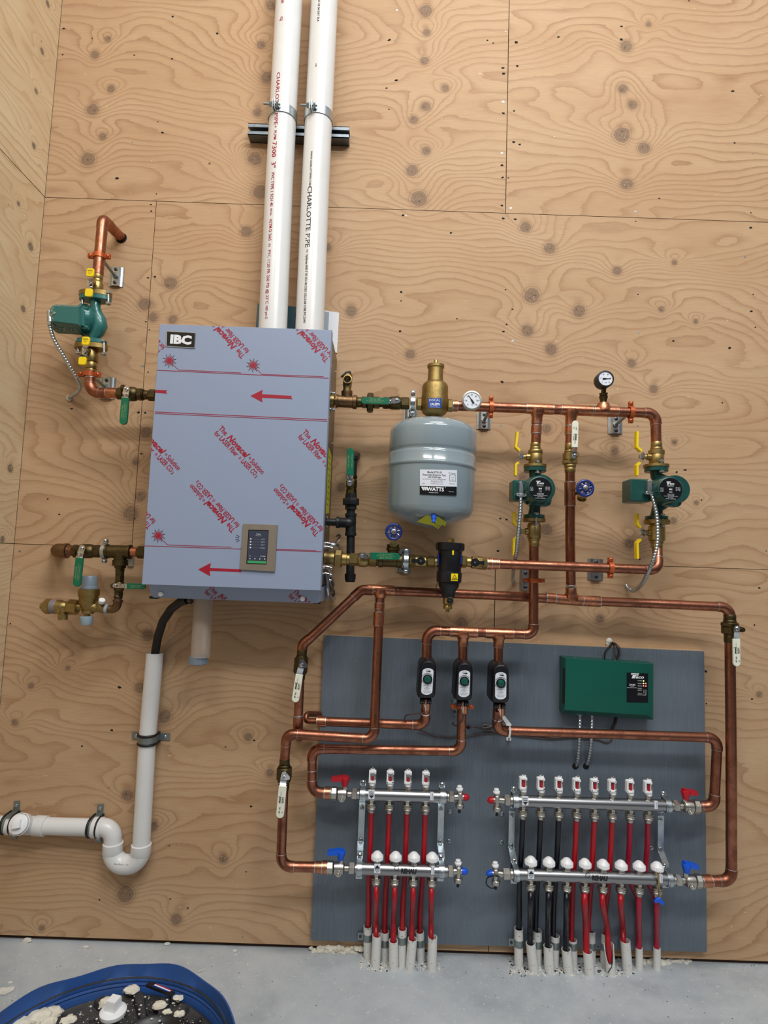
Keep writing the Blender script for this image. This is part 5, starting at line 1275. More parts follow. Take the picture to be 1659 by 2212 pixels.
def dial(t, x, y, h0, h1, r, case, nums, needle, off=(0, 0)):
    mb = MB(case); u = U(x, y, h1)
    mb.lathw(W(x, y, h1) + Vector((0, h1 - h0, 0)), (0, -1, 0), [(0, r * .82 * u), (.003, r * .98 * u), (h1 - h0 - .002, r * u), (h1 - h0, r * .98 * u), (h1 - h0 + .0005, r * .84 * u), (h1 - h0 - .003, r * .82 * u)], 44)
    cs = t.part('case', mb)
    mb = MB('gauge_face'); mb.lathw(W(x, y, h1 - .003), (0, -1, 0), [(0, r * .82 * u), (.0014, r * .82 * u)], 36)
    hh_ = h1 - .0012; rr = r * .66
    mb.use('ink_black')
    for i in range(25):
        a = math.radians(-225 + 270 * i / 24); c, s_ = math.cos(a), math.sin(a); l0 = .8 if i % 4 == 0 else .86
        mb.slab([(x + c * r * .72 * (l0 / .8) - s_ * .25, y + s_ * r * .72 * (l0 / .8) + c * .25), (x + c * r * .79 - s_ * .25, y + s_ * r * .79 + c * .25), (x + c * r * .79 + s_ * .25, y + s_ * r * .79 - c * .25), (x + c * r * .72 * (l0 / .8) + s_ * .25, y + s_ * r * .72 * (l0 / .8) - c * .25)], hh_ - .0006, hh_)
    for i, q_ in enumerate(nums):
        a = math.radians(-225 + 270 * i / (len(nums) - 1)); mb.text(q_, x + math.cos(a) * rr * .86, y + math.sin(a) * rr * .86, r * .13, hh_, 2, None, 'ink_black', .01)
    mb.text(off[0] if off[0] else 'psi', x + .3, y + r * .42, r * .15, hh_, 2, None, 'ink_black')
    t.part('dial_face', mb, cs)
    mb = MB('ink_black'); a = math.radians(needle); c, s_ = math.cos(a), math.sin(a)
    mb.slab(barpoly((x - c * r * .2, y - s_ * r * .2), (x + c * r * .62, y + s_ * r * .62), r * .11, r * .05, False), hh_ + .0003, hh_ + .0009); mb.slab(barpoly((x - c * r * .34, y - s_ * r * .34), (x + c * r * .1, y + s_ * r * .1), r * .2, r * .16, False), hh_ + .0003, hh_ + .0009)
    t.part('needle', mb, cs)
t = Thing('temperature_gauge', 'round steel-rimmed thermometer dial on the header right of the tank', 'gauge', (1019.5, 876, HH))
dial(t, 1019.4, 865, .178, .192, 22, 'nickel', ['0', '20', '40', '60', '80', '100', '120'], -122, ('°C', 0))
mb = MB('brass'); mb.lathw(P3((1019.4, 870, HH + .008)), (0, -1, .08), [(0, .008), (.022, .008)], 14); t.part('stem', mb)
t = Thing('pressure_gauge', 'black-cased pressure gauge standing on a bronze stem at upper right', 'gauge', (1303, 868, HH))
dial(t, 1308.3, 818, .152, .186, 18.6, 'gauge_black', ['0', '15', '30', '45', '60', '75'], -2, ('psi', 0))
mb = MB('bronze_dark'); mb.lat((1304, 843, .16), (1303.2, 869, HH), [(0, 5), (5, 5), (5.2, 8.6), (10, 8.6), (10.4, 7), (12, 9), (16, 9), (20, 7.6), (25, 7), (26, 6)], n=20); mb.lat((1305.5, 826, .168), (1304, 846, .16), [(0, 5), (20, 5)], n=14); t.part('stem', mb)

# ================================================================== drain wheels
def wheel(t, x, y, h0, r):
    u = U(x, y, h0); C = W(x, y, h0)
    mb = MB('wheel_blue'); mb.torw(C, (0, 1, 0), r * .84 * u, r * .17 * u, 32, 10)
    for i in range(8):
        a = 2 * PI * i / 8 + .2; d = Vector((math.cos(a), 0, math.sin(a))); mb.tubew([C + d * r * .34 * u, C + d * r * .84 * u], [r * .11 * u, r * .15 * u], 8)
        mb.ball(C + d * (r * .9 * u), r * .15 * u, 8)
    mb.lathw(C + Vector((0, .003, 0)), (0, -1, 0), [(0, r * .48 * u), (.005, r * .48 * u), (.006, r * .4 * u)], 20)
    w_ = t.part('hand_wheel', mb, label='blue spoked wheel')
    mb = MB('nickel'); mb.lathw(C + Vector((0, -.002, 0)), (0, -1, 0), [(0, r * .3 * u), (.004, r * .3 * u), (.005, r * .2 * u), (.005, r * .12 * u), (.008, r * .1 * u)], 14); t.part('wheel_nut', mb, w_)
t = Thing('drain_valve', 'brass drain valve with blue spoked wheel above the green return handle', 'valve', (850, 1175, .165)); wheel(t, 850.6, 1148.7, .205, 18.8)
mb = MB('brass'); mb.lat((850, 1182, .165), (850.6, 1150, .175), [(0, 8), (10, 8), (14, 5), (30, 5)], n=18); mb.lathw(W(850.6, 1150, .17), (0, -1, 0), [(0, .007), (.034, .006)], 12); mb.lathw(W(850.4, 1170, .17), (0, -1, -.35), [(0, .011), (.014, .0125), (.018, .0125)], 18); t.part('body', mb)
mb = MB('bronze_dark'); mb.lat((849, 1198, .165), (849, 1175, .165), [(0, 12), (8, 12), (9, 14.5), (15, 14.5), (16, 12), (18, 13.5), (22, 13.5)], n=22); t.part('boss', mb)

# T2 drop: valve, tee, drain
ball_valve('ball valve with cream lever pointing up on the middle vertical copper pipe', (1231, 958), (1231.5, 1021), HH,
    [(0, .24, 10.8, 'rnd'), (.24, .34, 12, 'rnd'), (.34, .58, 15.2, 'rnd'), (.56, .72, 16.3, 'oct'), (.72, .84, 12.4, 'rnd'), (.82, 1, 11.4, 'rnd')], 'brass', (1239.5, 984.5), ((1242, 966), (1243.4, 908)), 'handle_white', 13.6, lh=.022,
    print_=(180, [('Jomar', .38, -2, 4.6, 15, .03), ('T-100NE', .38, 3, 2.8, 15, 0), ('600 WOG', .2, 0, 2.6, 8, 0), ('ON', .7, -2, 3, 6, .0), ('OFF', .72, 3.2, 2.2, 5, 0)]))
HA = .092
copper('vertical copper pipe with drain tee dropping to the long return header', [([(1231.5, 1019, HH), (1231.7, 1180, .13), (1233.2, 1262, .105)], 10.2)], at=(1232, 1100, .14), skip=[(0, 1)],
    coups=[((1231.3, 1041, .147), (1231.5, 1093, .142), 11)], rings=[((1233, 1262, .104), (1233, 1272, .1), 10.4)])
t = Thing('drain_valve', 'brass hose drain with blue spoked wheel on the middle vertical pipe', 'valve', (1256, 1062, .155)); wheel(t, 1264, 1054.6, .2, 19.4)
mb = MB('bronze_dark'); mb.lat((1236, 1066, .146), (1262, 1057, .158), [(0, 7.5), (5, 7.5), (6, 6.4), (14, 6.4), (15, 8.5), (27, 8.5)], n=18); t.part('body', mb)
mb = MB('brass'); mb.lathw(W(1264, 1056, .155), (0, -1, 0), [(0, .008), (.04, .006)], 12); mb.lat((1259, 1062, .16), (1256, 1082, .175), [(0, 6), (9, 7), (11, 9.6), (20, 9.6), (20.5, 8), (16, 7)], n=22); t.part('hose_outlet', mb)

# ================================================================== circulators at right
def yellow_side(t, top, bot, h, nut, tw):
    """side-mounted T handle: top/bottom grip polylines in px"""
    mb = MB('chrome'); w_ = Vector((0, .017, 0))
    (a1, a2, a3), (b1, b2, b3) = top, bot
    mb.strap([P3((a3[0] + 3, a3[1] + 2.5, h)), P3((nut[0] + 5, nut[1] - 5, h)), P3((nut[0] + 5, nut[1] + 5, h)), P3((b3[0] + 3, b3[1] - 2.5, h))], w_, .0022)
    st = t.part('handle_strap', mb)
    for g in (top, bot):
        mb = MB('handle_yellow'); mb.strap([P3((p[0], p[1], h)) for p in g], w_ * 1.1, .0068)
        if g is top and tw: pass
        t.part('handle_grip', mb, st, label='yellow grip')
    mb = MB('chrome'); mb.hexn((nut[0] - 4, nut[1], h), (nut[0] + 4, nut[1], h), 5.6); t.part('nut', mb, st)
def flange_valve(label, cx_, segs, stem, nut, top, bot, fl, h, boltx, boy):
    t = Thing('flange_ball_valve', label, 'valve', (cx_, fl[1], h))
    mb = MB('brass')
    for y0, y1, r, k_ in segs:
        if k_ == 'k': 
            mb.lat((cx_, y0, h), (cx_, y1, h), lambda l: [(0, r), (l, r)], n=16)
        else: mb.lat((cx_, y0, h), (cx_, y1, h), lambda l: [(0, r * .95), (1, r), (l - 1, r), (l, r * .95)], n=30)
    mb.lat((cx_ - 6, stem[1], h), (stem[0], stem[1], h), lambda l: [(0, 7.5), (l - 8, 7.2), (l - 7, 5), (l, 4.4)], n=18)
    t.part('body', mb)
    mb = MB('brass_cast'); oval_plate(mb, (fl[0], fl[1], h), fl[2], .036, fl[3], 'brass_cast'); t.part('flange', mb)
    yellow_side(t, top, bot, h, nut, True)
    return t
def pump(label, cx_, cy_, h, up, dn, bx0, conn, rot, ux_):
    """up=(x,y) flange under upper valve, dn=lower; cx,cy = motor face centre"""
    t = Thing('circulator_pump', label, 'pump', (cx_, cy_, h))
    hm = h + .115
    mb = MB('pump_green'); oval_plate(mb, (up[0], up[1], h), 23.5, .034, 9, 'pump_green'); oval_plate(mb, (dn[0], dn[1], h), 22.5, .034, 7, 'pump_green')
    mx_ = cx_ - 9
    mb.tube([(up[0] + .5, up[1] + 2, h), (up[0], up[1] + 14, h), (mx_, cy_ - 16, h), (mx_ - 1, cy_, h), (mx_ - 3, cy_ + 24, h), (dn[0] + 2, dn[1] - 20, h), (dn[0], dn[1] - 2, h)], [14, 12, 18, 24, 19, 11.5, 13], n=26)
    u = U(cx_, cy_, h)
    mb.lathw(P3((mx_, cy_ + 5, h - .03)), (0, -1, 0), [(0, 20 * u), (.01, 30 * u), (.055, 31 * u), (.062, 29 * u)], 36)
    t.part('volute', mb)
    # motor flange with ear lugs
    mb = MB('pump_green'); mb.box(cx_ - 3, cy_ + 7, 60, 58, h + .03, h + .052, rot + 8, .003, 12); t.part('motor_flange', mb)
    for dx, dy in ((22, 29), (-26, 30)):
        mb = MB('dark_steel'); mb.stud(cx_ - 3 + dx, cy_ + 2 + dy, h + .05, [(0, 3), (.006, 3)], 6); t.part('flange_screw', mb)
    um = U(cx_, cy_, hm); r_ = 27.4
    base = P3((cx_ - 1, cy_ + 4, h + .05)); top = P3((cx_, cy_, hm)); base = Vector((top.x, base.y, top.z))
    mb = MB('pump_green'); L_ = (base - top).length
    mb.lathw(base, (0, -1, 0), [(0, 30 * um), (L_ * .35, 28.6 * um), (L_ - .004, r_ * um), (L_ - .001, (r_ - .8) * um), (L_, (r_ - 2.2) * um)], 48)
    mot = t.part('motor_can', mb)
    mb = MB('label_black'); mb.lathw(top + Vector((0, -.0002, 0)), (0, -1, 0), [(0, (r_ - 2.6) * um), (.0008, (r_ - 2.8) * um)], 44)
    hl_ = hm + .0013
    def tx_(s_, dx, dy, sz, wd, bo=0., an=2): mb.text(s_, cx_ + dx, cy_ + dy, sz, hl_, an, wd, 'ink_white', bo)
    mb.use('ink_white'); mb.slab([(cx_ - 8, cy_ - 17), (cx_ + 1, cy_ - 16.6), (cx_, cy_ - 14.8), (cx_ - 9, cy_ - 15.2)], hm, hl_); mb.slab([(cx_ - 6.4, cy_ - 14.6), (cx_ - 2.6, cy_ - 14.4), (cx_ - 4, cy_ - 10.4), (cx_ - 7.6, cy_ - 10.6)], hm, hl_)
    tx_('aco', 3, -12.2, 4, 10, .04); tx_('MODEL 0015-MSF2-1IFC', -.4, -7.8, 1.7, 15); tx_('PART NO. 015', -.2, -5.6, 1.2, 12); tx_('0015', 0, 0, 3, 7, .05); tx_('MADE IN', .2, 5, 1.3, 6); tx_('USA', .2, 7, 1.3, 7)
    tx_('THERMALLY PROTECTED', 0, 10.6, 1.5, 15); tx_('115V 60Hz 1Ph 1/20 HP', .5, 12.8, 1.5, 14); tx_('MAXIMUM WORKING PRESSURE 125 PSI', .4, 15, 1.4, 30); tx_('220°F MAX', 0, 17.4, 1.4, 12); tx_('TACO INC., CRANSTON RI', 0, 20.6, 1.7, 22)
    for i in range(4): tx_(('115 V', '60 HZ', '1 PH', 'RPM 3250')[i], -19 , -3 + i * 2.4, 1.5, 7); tx_(('MIN FLOW', 'HOT WATER', 'USE ONLY', 'CL 130')[i], 16, -3.4 + i * 2.1, 1.4, 10)
    t.part('face_label', mb, mot, label='black round rating label')
    # terminal box
    bx_, by_, bw_, bh_, h0_, h1_ = bx0
    mb = MB('pump_green'); mb.box(bx_, by_, bw_, bh_, h0_, h1_, 2, .004, 4); mb.box(bx_ + bw_ * .52, by_ + 3, bw_ * .5, bh_ * .6, h0_ + .01, h0_ + .03, 2)
    tb = t.part('terminal_box', mb)
    mb = MB('zinc'); mb.slab([(conn[0] - 5, conn[1] - 16), (conn[0] + 1, conn[1] - 18), (conn[0] + 6, conn[1] - 13), (conn[0] + 7, conn[1] + 12), (conn[0] - 6, conn[1] + 12)], h1_, h1_ + .016, .004)
    mb.box(conn[0] + .5, conn[1] + 12, 21, 6, h1_ + .001, h1_ + .018, 4, .002, 2); t.part('cable_connector', mb, tb)
    for s_ in (-1, 1):
        mb = MB('chrome'); mb.stud(conn[0] + .5 + s_ * 9.5, conn[1] + 12 + s_ * .4, h1_ + .012, [(0, 3.2), (.01, 3.2), (.012, 1.5)], 12); t.part('connector_screw', mb, tb)
    for x, y0, y1 in ux_:
        mb = MB('zinc'); flange_bolt(mb, x, y0, y1, h + .03, 2.9); t.part('flange_bolt', mb)
    return t
flange_valve('brass flange valve with yellow side handle above the middle green pump', 1156.5, [(957, 967, 10.6, ''), (966, 973, 11.6, ''), (972, 981, 15.4, ''), (980, 1004, 14.6, '')], (1128, 987), (1124, 987), ((1117, 934), (1113.5, 966), (1122, 974)), ((1113, 1028), (1113.5, 1004), (1119, 999.5)), (1155.5, 1007.5, 24, 6), HH, 0, 0)
pump('middle green circulator pump with black round label and left terminal box', 1167, 1055.5, HH, (1155.5, 1015), (1153.5, 1116), (1124, 1059, 33, 45, .165, .215), (1126, 1057), 0, [(1161, 995, 1023), (1158.5, 1107, 1136)])
flange_valve('brass flange valve with yellow side handle below the middle green pump', 1153.5, [(1130, 1134, 12.5, ''), (1133, 1163, 14.8, ''), (1163, 1169, 12.5, ''), (1168, 1180, 11, '')], (1126, 1148), (1120, 1148), ((1109.6, 1106), (1109.6, 1129), (1116, 1136)), ((1109, 1200), (1109.4, 1166), (1116, 1160)), (1153.5, 1124, 24, 7), HH - .005, 0, 0)
conduit([(1125, 1072, .222), (1124.8, 1090, .22), (1123, 1117, .215), (1119.5, 1152, .205), (1116, 1188, .19), (1111.5, 1215, .16), (1108.5, 1237, .09), (1107, 1253, .03), (1111, 1257, .006)], 4.0, 'armoured conduit hanging from the middle green pump to the wall below the return line')
flange_valve('brass flange valve with yellow side handle above the right-hand green pump', 1418, [(955, 968, 11.4, ''), (967, 974, 12.6, ''), (973, 982, 16.6, ''), (981, 1004, 15.2, '')], (1389, 987), (1385, 987), ((1375, 933), (1374, 966), (1384, 975)), ((1374.5, 1028), (1374.5, 1006), (1381, 1000)), (1417.5, 1007.5, 25.5, 6), HH, 0, 0)
pump('right-hand green circulator pump with large terminal box on its left', 1448.5, 1057, HH, (1417.5, 1015), (1418, 1119), (1384, 1059, 44, 50, .16, .22), (1404, 1053), 0, [(1429, 993, 1021), (1432, 1110, 1138)])
flange_valve('brass flange valve with yellow side handle below the right-hand green pump', 1418.5, [(1132, 1138, 14, ''), (1137, 1168, 17, ''), (1168, 1174, 14, ''), (1173, 1184, 12, '')], (1390, 1151), (1386, 1151), ((1375.5, 1110), (1375.5, 1133), (1382, 1139)), ((1375.5, 1207), (1374.5, 1173), (1382, 1165)), (1419, 1128, 26, 9), HH + .005, 0, 0)
conduit([(1407.5, 1068, .232), (1413, 1086, .232), (1418, 1110, .23), (1420.5, 1140, .23), (1420, 1170, .23), (1415.5, 1195, .23), (1408, 1218, .22), (1398, 1240, .19), (1386, 1262, .12), (1370, 1276, .05), (1358, 1272, .02), (1353, 1265, .005)], 4.2, 'armoured conduit sweeping from the right-hand pump across the return elbow')


# ================================================================== black iron gas line
HG = .11
t = Thing('gas_line', 'black iron gas pipe with drip leg teeing into the right side of the boiler', 'pipe', (758, 1130, HG))
mb = MB('black_iron'); mb.lat((758.4, 1066, HG), (757.5, 1112, HG), [(0, 11), (1, 12.5), (10, 12.5), (11, 17.2), (12, 17.6), (24, 17.6), (25, 17), (25.5, 12.2), (35, 12.2), (36, 9), (46, 9)], n=8); t.part('union', mb)
mb = MB('black_iron'); mb.lat((758, 1106, HG), (757.5, 1160, HG), [(0, 8.6), (3, 8.6), (3.5, 12.4), (9, 12.4), (10, 11.2), (44, 11.2), (45, 12.4), (51, 12.4), (52, 9)], n=28)
mb.tube([(757.8, 1130, HG), (757.8, 1129.5, HG + .012), (730, 1128.5, HG)], 10.8, fil=8, n=26); mb.ball(P3((757, 1129, HG)), 12.6 * U(757, 1129, HG), 24)
mb.lat((734, 1128.6, HG), (726, 1128.4, HG), [(0, 11), (1, 12.4), (7, 12.4), (8, 11)], n=26); t.part('tee', mb)
mb = MB('black_iron'); mb.rod((728, 1128.4, HG), (698, 1127, HG), 7.8); mb.lat((706, 1127.4, HG), (699, 1127, HG), [(0, 8), (1, 13), (7, 13)], n=20); t.part('boiler_nipple', mb)
for y in (1118, 1137): mb = MB('zinc'); mb.lat((700, y, HG), (708, y + .3, HG), [(0, 4.5), (4, 4.5), (5, 2.6), (8, 2.6)], n=12); t.part('bolt', mb)
mb = MB('black_iron'); mb.rod((757.6, 1156, HG), (756.6, 1242, HG), 8.9); t.part('drip_leg', mb)
mb = MB('black_iron'); mb.lat((756.7, 1239, HG), (756.4, 1257, HG), [(0, 11), (1, 12), (12, 11.8), (14, 10.6), (18, 10)], n=28); t.part('end_cap', mb)
mb = MB('black_iron'); mb.tube([(761, 1028, HG), (763, 984, HG), (770, 984, .0)], 9.2, fil=14, n=26); mb.lat((762, 994, HG), (762.6, 985, HG), [(0, 9), (1, 11.4), (8, 11.4), (9, 10)], n=24); t.part('wall_elbow', mb)
ball_valve('green-handled gas valve with lever pointing straight up, right of the boiler', (760.3, 1026), (758.6, 1068), HG, [(0, .2, 11.6, 'hex'), (.18, .74, 11.8, 'ball'), (.7, 1, 11.4, 'hex')], 'bronze_dark', (755.5, 1042.5), ((756, 1026), (757, 967.5)), 'handle_green', 15.5, print_=(180, GREEN_PRINT[:1] + [('(856) 793-0071', .5, 3.6, 2.6, 26, 0)]), txt_mat='ink_gold', lh=.03)

# ================================================================== return line behind boiler outlet
HR = .185
t = Thing('return_union', 'brass union with yellow ring at the boiler return connection', 'union', (730, 1207, HR))
mb = MB('brass'); mb.lat((700, 1204.5, HR), (756, 1208.5, HR), [(0, 12), (1, 13.5), (9, 13.5), (10, 14), (24, 14)], n=26); mb.hexn((722.5, 1206.2, HR), (739.5, 1207.5, HR), 19.8, n=8); mb.lat((739, 1207.5, HR), (758, 1208.5, HR), [(0, 13.5), (10, 13.5), (11, 11.5), (19, 11.5)], n=24); t.part('body', mb)
ball_valve('green-handled ball valve with lever lying right on the return line', (755, 1208.5), (818, 1210.5), HR,
    [(0, .3, 14, 'hex'), (.27, .66, 15.6, 'ball'), (.66, .94, 14, 'hex')], 'brass', (782, 1200.5), ((801, 1200.5), (864, 1202.5)), 'handle_green', 15, print_=(0, [('George A. Caster', .52, -4, 2.6, 30, 0), ('Plumbing & Mechanical, Inc.', .52, -.6, 2.0, 40, 0), ('(856) 793-0071', .52, 3.8, 3.0, 28, 0)]), txt_mat='ink_gold', lh=.024)
t = Thing('bronze_coupling', 'long bronze coupling under the green return lever', 'coupling', (845, 1211, HR))
mb = MB('bronze_dark'); mb.lat((814, 1210.4, HR), (868, 1212, HR), [(0, 12), (3, 12), (4, 15), (12, 15), (13, 13.6), (42, 13.6), (43, 15), (54, 15)], n=26); t.part('body', mb)
split_ring('zinc split ring on the return line beside the black-handled valve', (877, 1212, HR), 'h', 15, 'zinc', 9, (855, 1186, 887, 1236), wd=9, ear_len=10)
def mini_valve(label, a, b_, prof, knob, tip, h):
    t = Thing('isolation_valve', label, 'valve', (knob[0], knob[1], h))
    mb = MB('brass'); A3, B3 = (a[0], a[1], h), (b_[0], b_[1], h)
    for t0, t1, r, k_ in prof:
        p, q_ = lerp2(A3, B3, t0), lerp2(A3, B3, t1)
        if k_ == 'hex': mb.hexn(p, q_, r)
        else: mb.lat(p, q_, lambda l: [(0, r * .9), (1.5, r), (l - 1.5, r), (l, r * .9)], n=24)
    t.part('body', mb)
    R = 14 * U(knob[0], knob[1], h)
    mb = MB('black_plastic'); mb.stud(knob[0], knob[1], h + R - .004, [(0, 9), (.008, 9.2), (.01, 8.6)], 24); mb.slab(barpoly(knob, tip, 7, 8.5, False), h + R - .002, h + R + .007, .001)
    k_ = t.part('black_lever', mb)
    mb = MB('chrome'); mb.stud(knob[0], knob[1], h + R + .006, [(0, 3), (.002, 2.6)], 12); t.part('screw', mb, k_)
mini_valve('brass valve with black lever pointing left, left of the dirt separator', (883, 1211.8), (946, 1214), [(0, .22, 14.5, 'hex'), (.2, .6, 12.8, 'r'), (.6, .7, 9.5, 'r'), (.62, .88, 13, 'hex'), (.86, 1.03, 10.5, 'r')], (909, 1211.7), (889.5, 1210.6), HR)
t = Thing('dirt_separator', 'black magnetic dirt separator with yellow warning sticker on the return line', 'separator', (971, 1250, HR))
mb = MB('black_plastic'); mb.lat((973, 1172.5, HR), (968.3, 1290, HR), [(0, 27), (1, 30), (16, 30), (17.5, 27), (19, 25.8), (62, 25), (63, 27), (64, 27.2), (84, 26.6), (86, 22.5), (94, 21.5), (104, 15), (117, 14)], n=44)
bd_ = t.part('housing', mb)
u = U(972, 1180, HR)
for i in range(16):
    a_ = 2 * PI * i / 16; c = P3((972.5, 1182, HR)) + Vector((math.cos(a_) * 30 * u, math.sin(a_) * 30 * u, 0)); mb = MB('black_plastic'); mb.lathw(c + Vector((0, 0, .009)), (0, 0, -1), [(0, .0016), (.016, .0016)], 6)
    if math.sin(a_) < .2: t.part('cap_rib', mb, bd_)
mb = MB('brass'); mb.lat((974, 1173, HR), (974.5, 1163, HR), [(0, 7.6), (8.5, 7.6), (10, 6)], n=6); t.part('top_plug', mb)
mb = MB('label_yellow'); mb.slab([(976.6, 1183), (981.4, 1183.4), (980.6, 1199), (976.8, 1199)], HR + 26 * u, HR + 26 * u + .004, .001); t.part('yellow_marker', mb)
mb = MB('label_yellow'); mb.slab([(974.5, 1239), (989.5, 1239.4), (988.8, 1255.4), (974.2, 1255)], HR + 24 * u, HR + 27.4 * u, .0006)
hh_ = HR + 27.6 * u
for a, b_ in (((982, 1241), (988, 1252)), ((988, 1252), (976, 1252)), ((976, 1252), (982, 1241))): line(mb, a, b_, .8, 'ink_black', hh_)
mb.text('m', 982, 1248.6, 4, hh_ + .0002, 2, 5, 'ink_black', .02); t.part('warning_sticker', mb, label='yellow triangle sticker')
for s_ in (-1, 1):
    mb = MB('wheel_blue'); mb.box(971.5 + s_ * 24.5, 1208, 4, 22, HR + .0, HR + .02, 2, .001); t.part('port_seal', mb, label='blue port seal')
mb = MB('brass'); mb.lat((968.5, 1289, HR), (966.8, 1322, HR), [(0, 11), (1, 11.5), (15, 11.5), (18, 8), (20, 9.5), (26, 9.5), (27, 4), (33, 4)], n=20); mb.stud(972, 1297, HR + .012, [(0, 8), (.01, 8)], 16); t.part('drain_cock', mb)
mb = MB('black_plastic'); mb.stud(971.5, 1297, HR + .02, [(0, 6.3), (.008, 6.3), (.009, 5.5)], 16); mb.use('chrome'); mb.stud(971.5, 1297, HR + .029, [(0, 1.8), (.001, 1.6)], 10); t.part('drain_knob', mb)
mb = MB('rubber'); mb.tube([(946, 1256, HR + .01), (942, 1268, HR + .012), (941, 1280, HR + .012), (947, 1287, HR + .012), (955, 1289, HR + .01)], .9, fil=8, n=8); t.part('cap_tether', mb)
mini_valve('brass valve with black lever pointing right, right of the dirt separator', (996, 1213), (1053, 1217.5), [(0, .2, 13, 'hex'), (.18, .42, 10.5, 'r'), (.38, .8, 13.2, 'r'), (.62, .98, 14, 'hex')], (1026, 1215), (1046.5, 1216), HR)
def rx(x): return 1217.5 + (x - 1060) * (1229.5 - 1217.5) / (1400 - 1060)
copper('long copper return line running right to the elbow under the right-hand pump', [([(1050, rx(1050), HR), (1420.5, rx(1420) + 1, HR), (1420, 1182, HR - .03)], 10.4)], at=(1200, 1222, HR), el=26, fil=22,
    coups=[((1062, rx(1062), HR), (1077, rx(1077), HR), 11), ((1052, rx(1052), HR), (1062, rx(1062), HR), 12)])
split_ring('orange split ring on the return line left of the right-hand elbow', (1318.5, rx(1318), HR), 'h', 10.6, 'clamp_orange', 10, (1268.5, 1207.5, 1302, 1253), wd=10, ear_len=10)
copper('copper pipe dropping from the middle pump to the three valve branch header', [([(1153.2, 1178, HH - .005), (1152.6, 1260, .142), (1152.6, 1370.5, .135), (1136, 1370, .135)], 10.2)], at=(1152, 1300, .14), skip=[(0, 1)], el=22, fil=17)
split_ring('orange split ring on the vertical pipe under the middle pump', (1153, 1253.5, .14), 'v', 10.6, 'clamp_orange', 12, (1122.5, 1231, 1144, 1275), wd=9, ear_len=11)
# branch header
HZ = .135
copper('copper branch header with two tees feeding the three black valve heads', [([(1139, 1370, HZ), (922.5, 1361.5, HZ), (921.8, 1432, HZ)], 10.4), ([(1077.5, 1368.2, HZ), (1076, 1438, HZ)], 9.8), ([(1000.5, 1365, HZ), (999.5, 1436, HZ)], 9.8)], at=(1000, 1366, HZ), el=28, fil=22,
    tees=[((1049.5, 1367.2, HZ), (1107.5, 1369.2, HZ), (1077.5, 1368.2, HZ), (1076.8, 1398, HZ), 10), ((972.5, 1363.6, HZ), (1030, 1366.2, HZ), (1000.5, 1365, HZ), (1000.2, 1394, HZ), 10)])
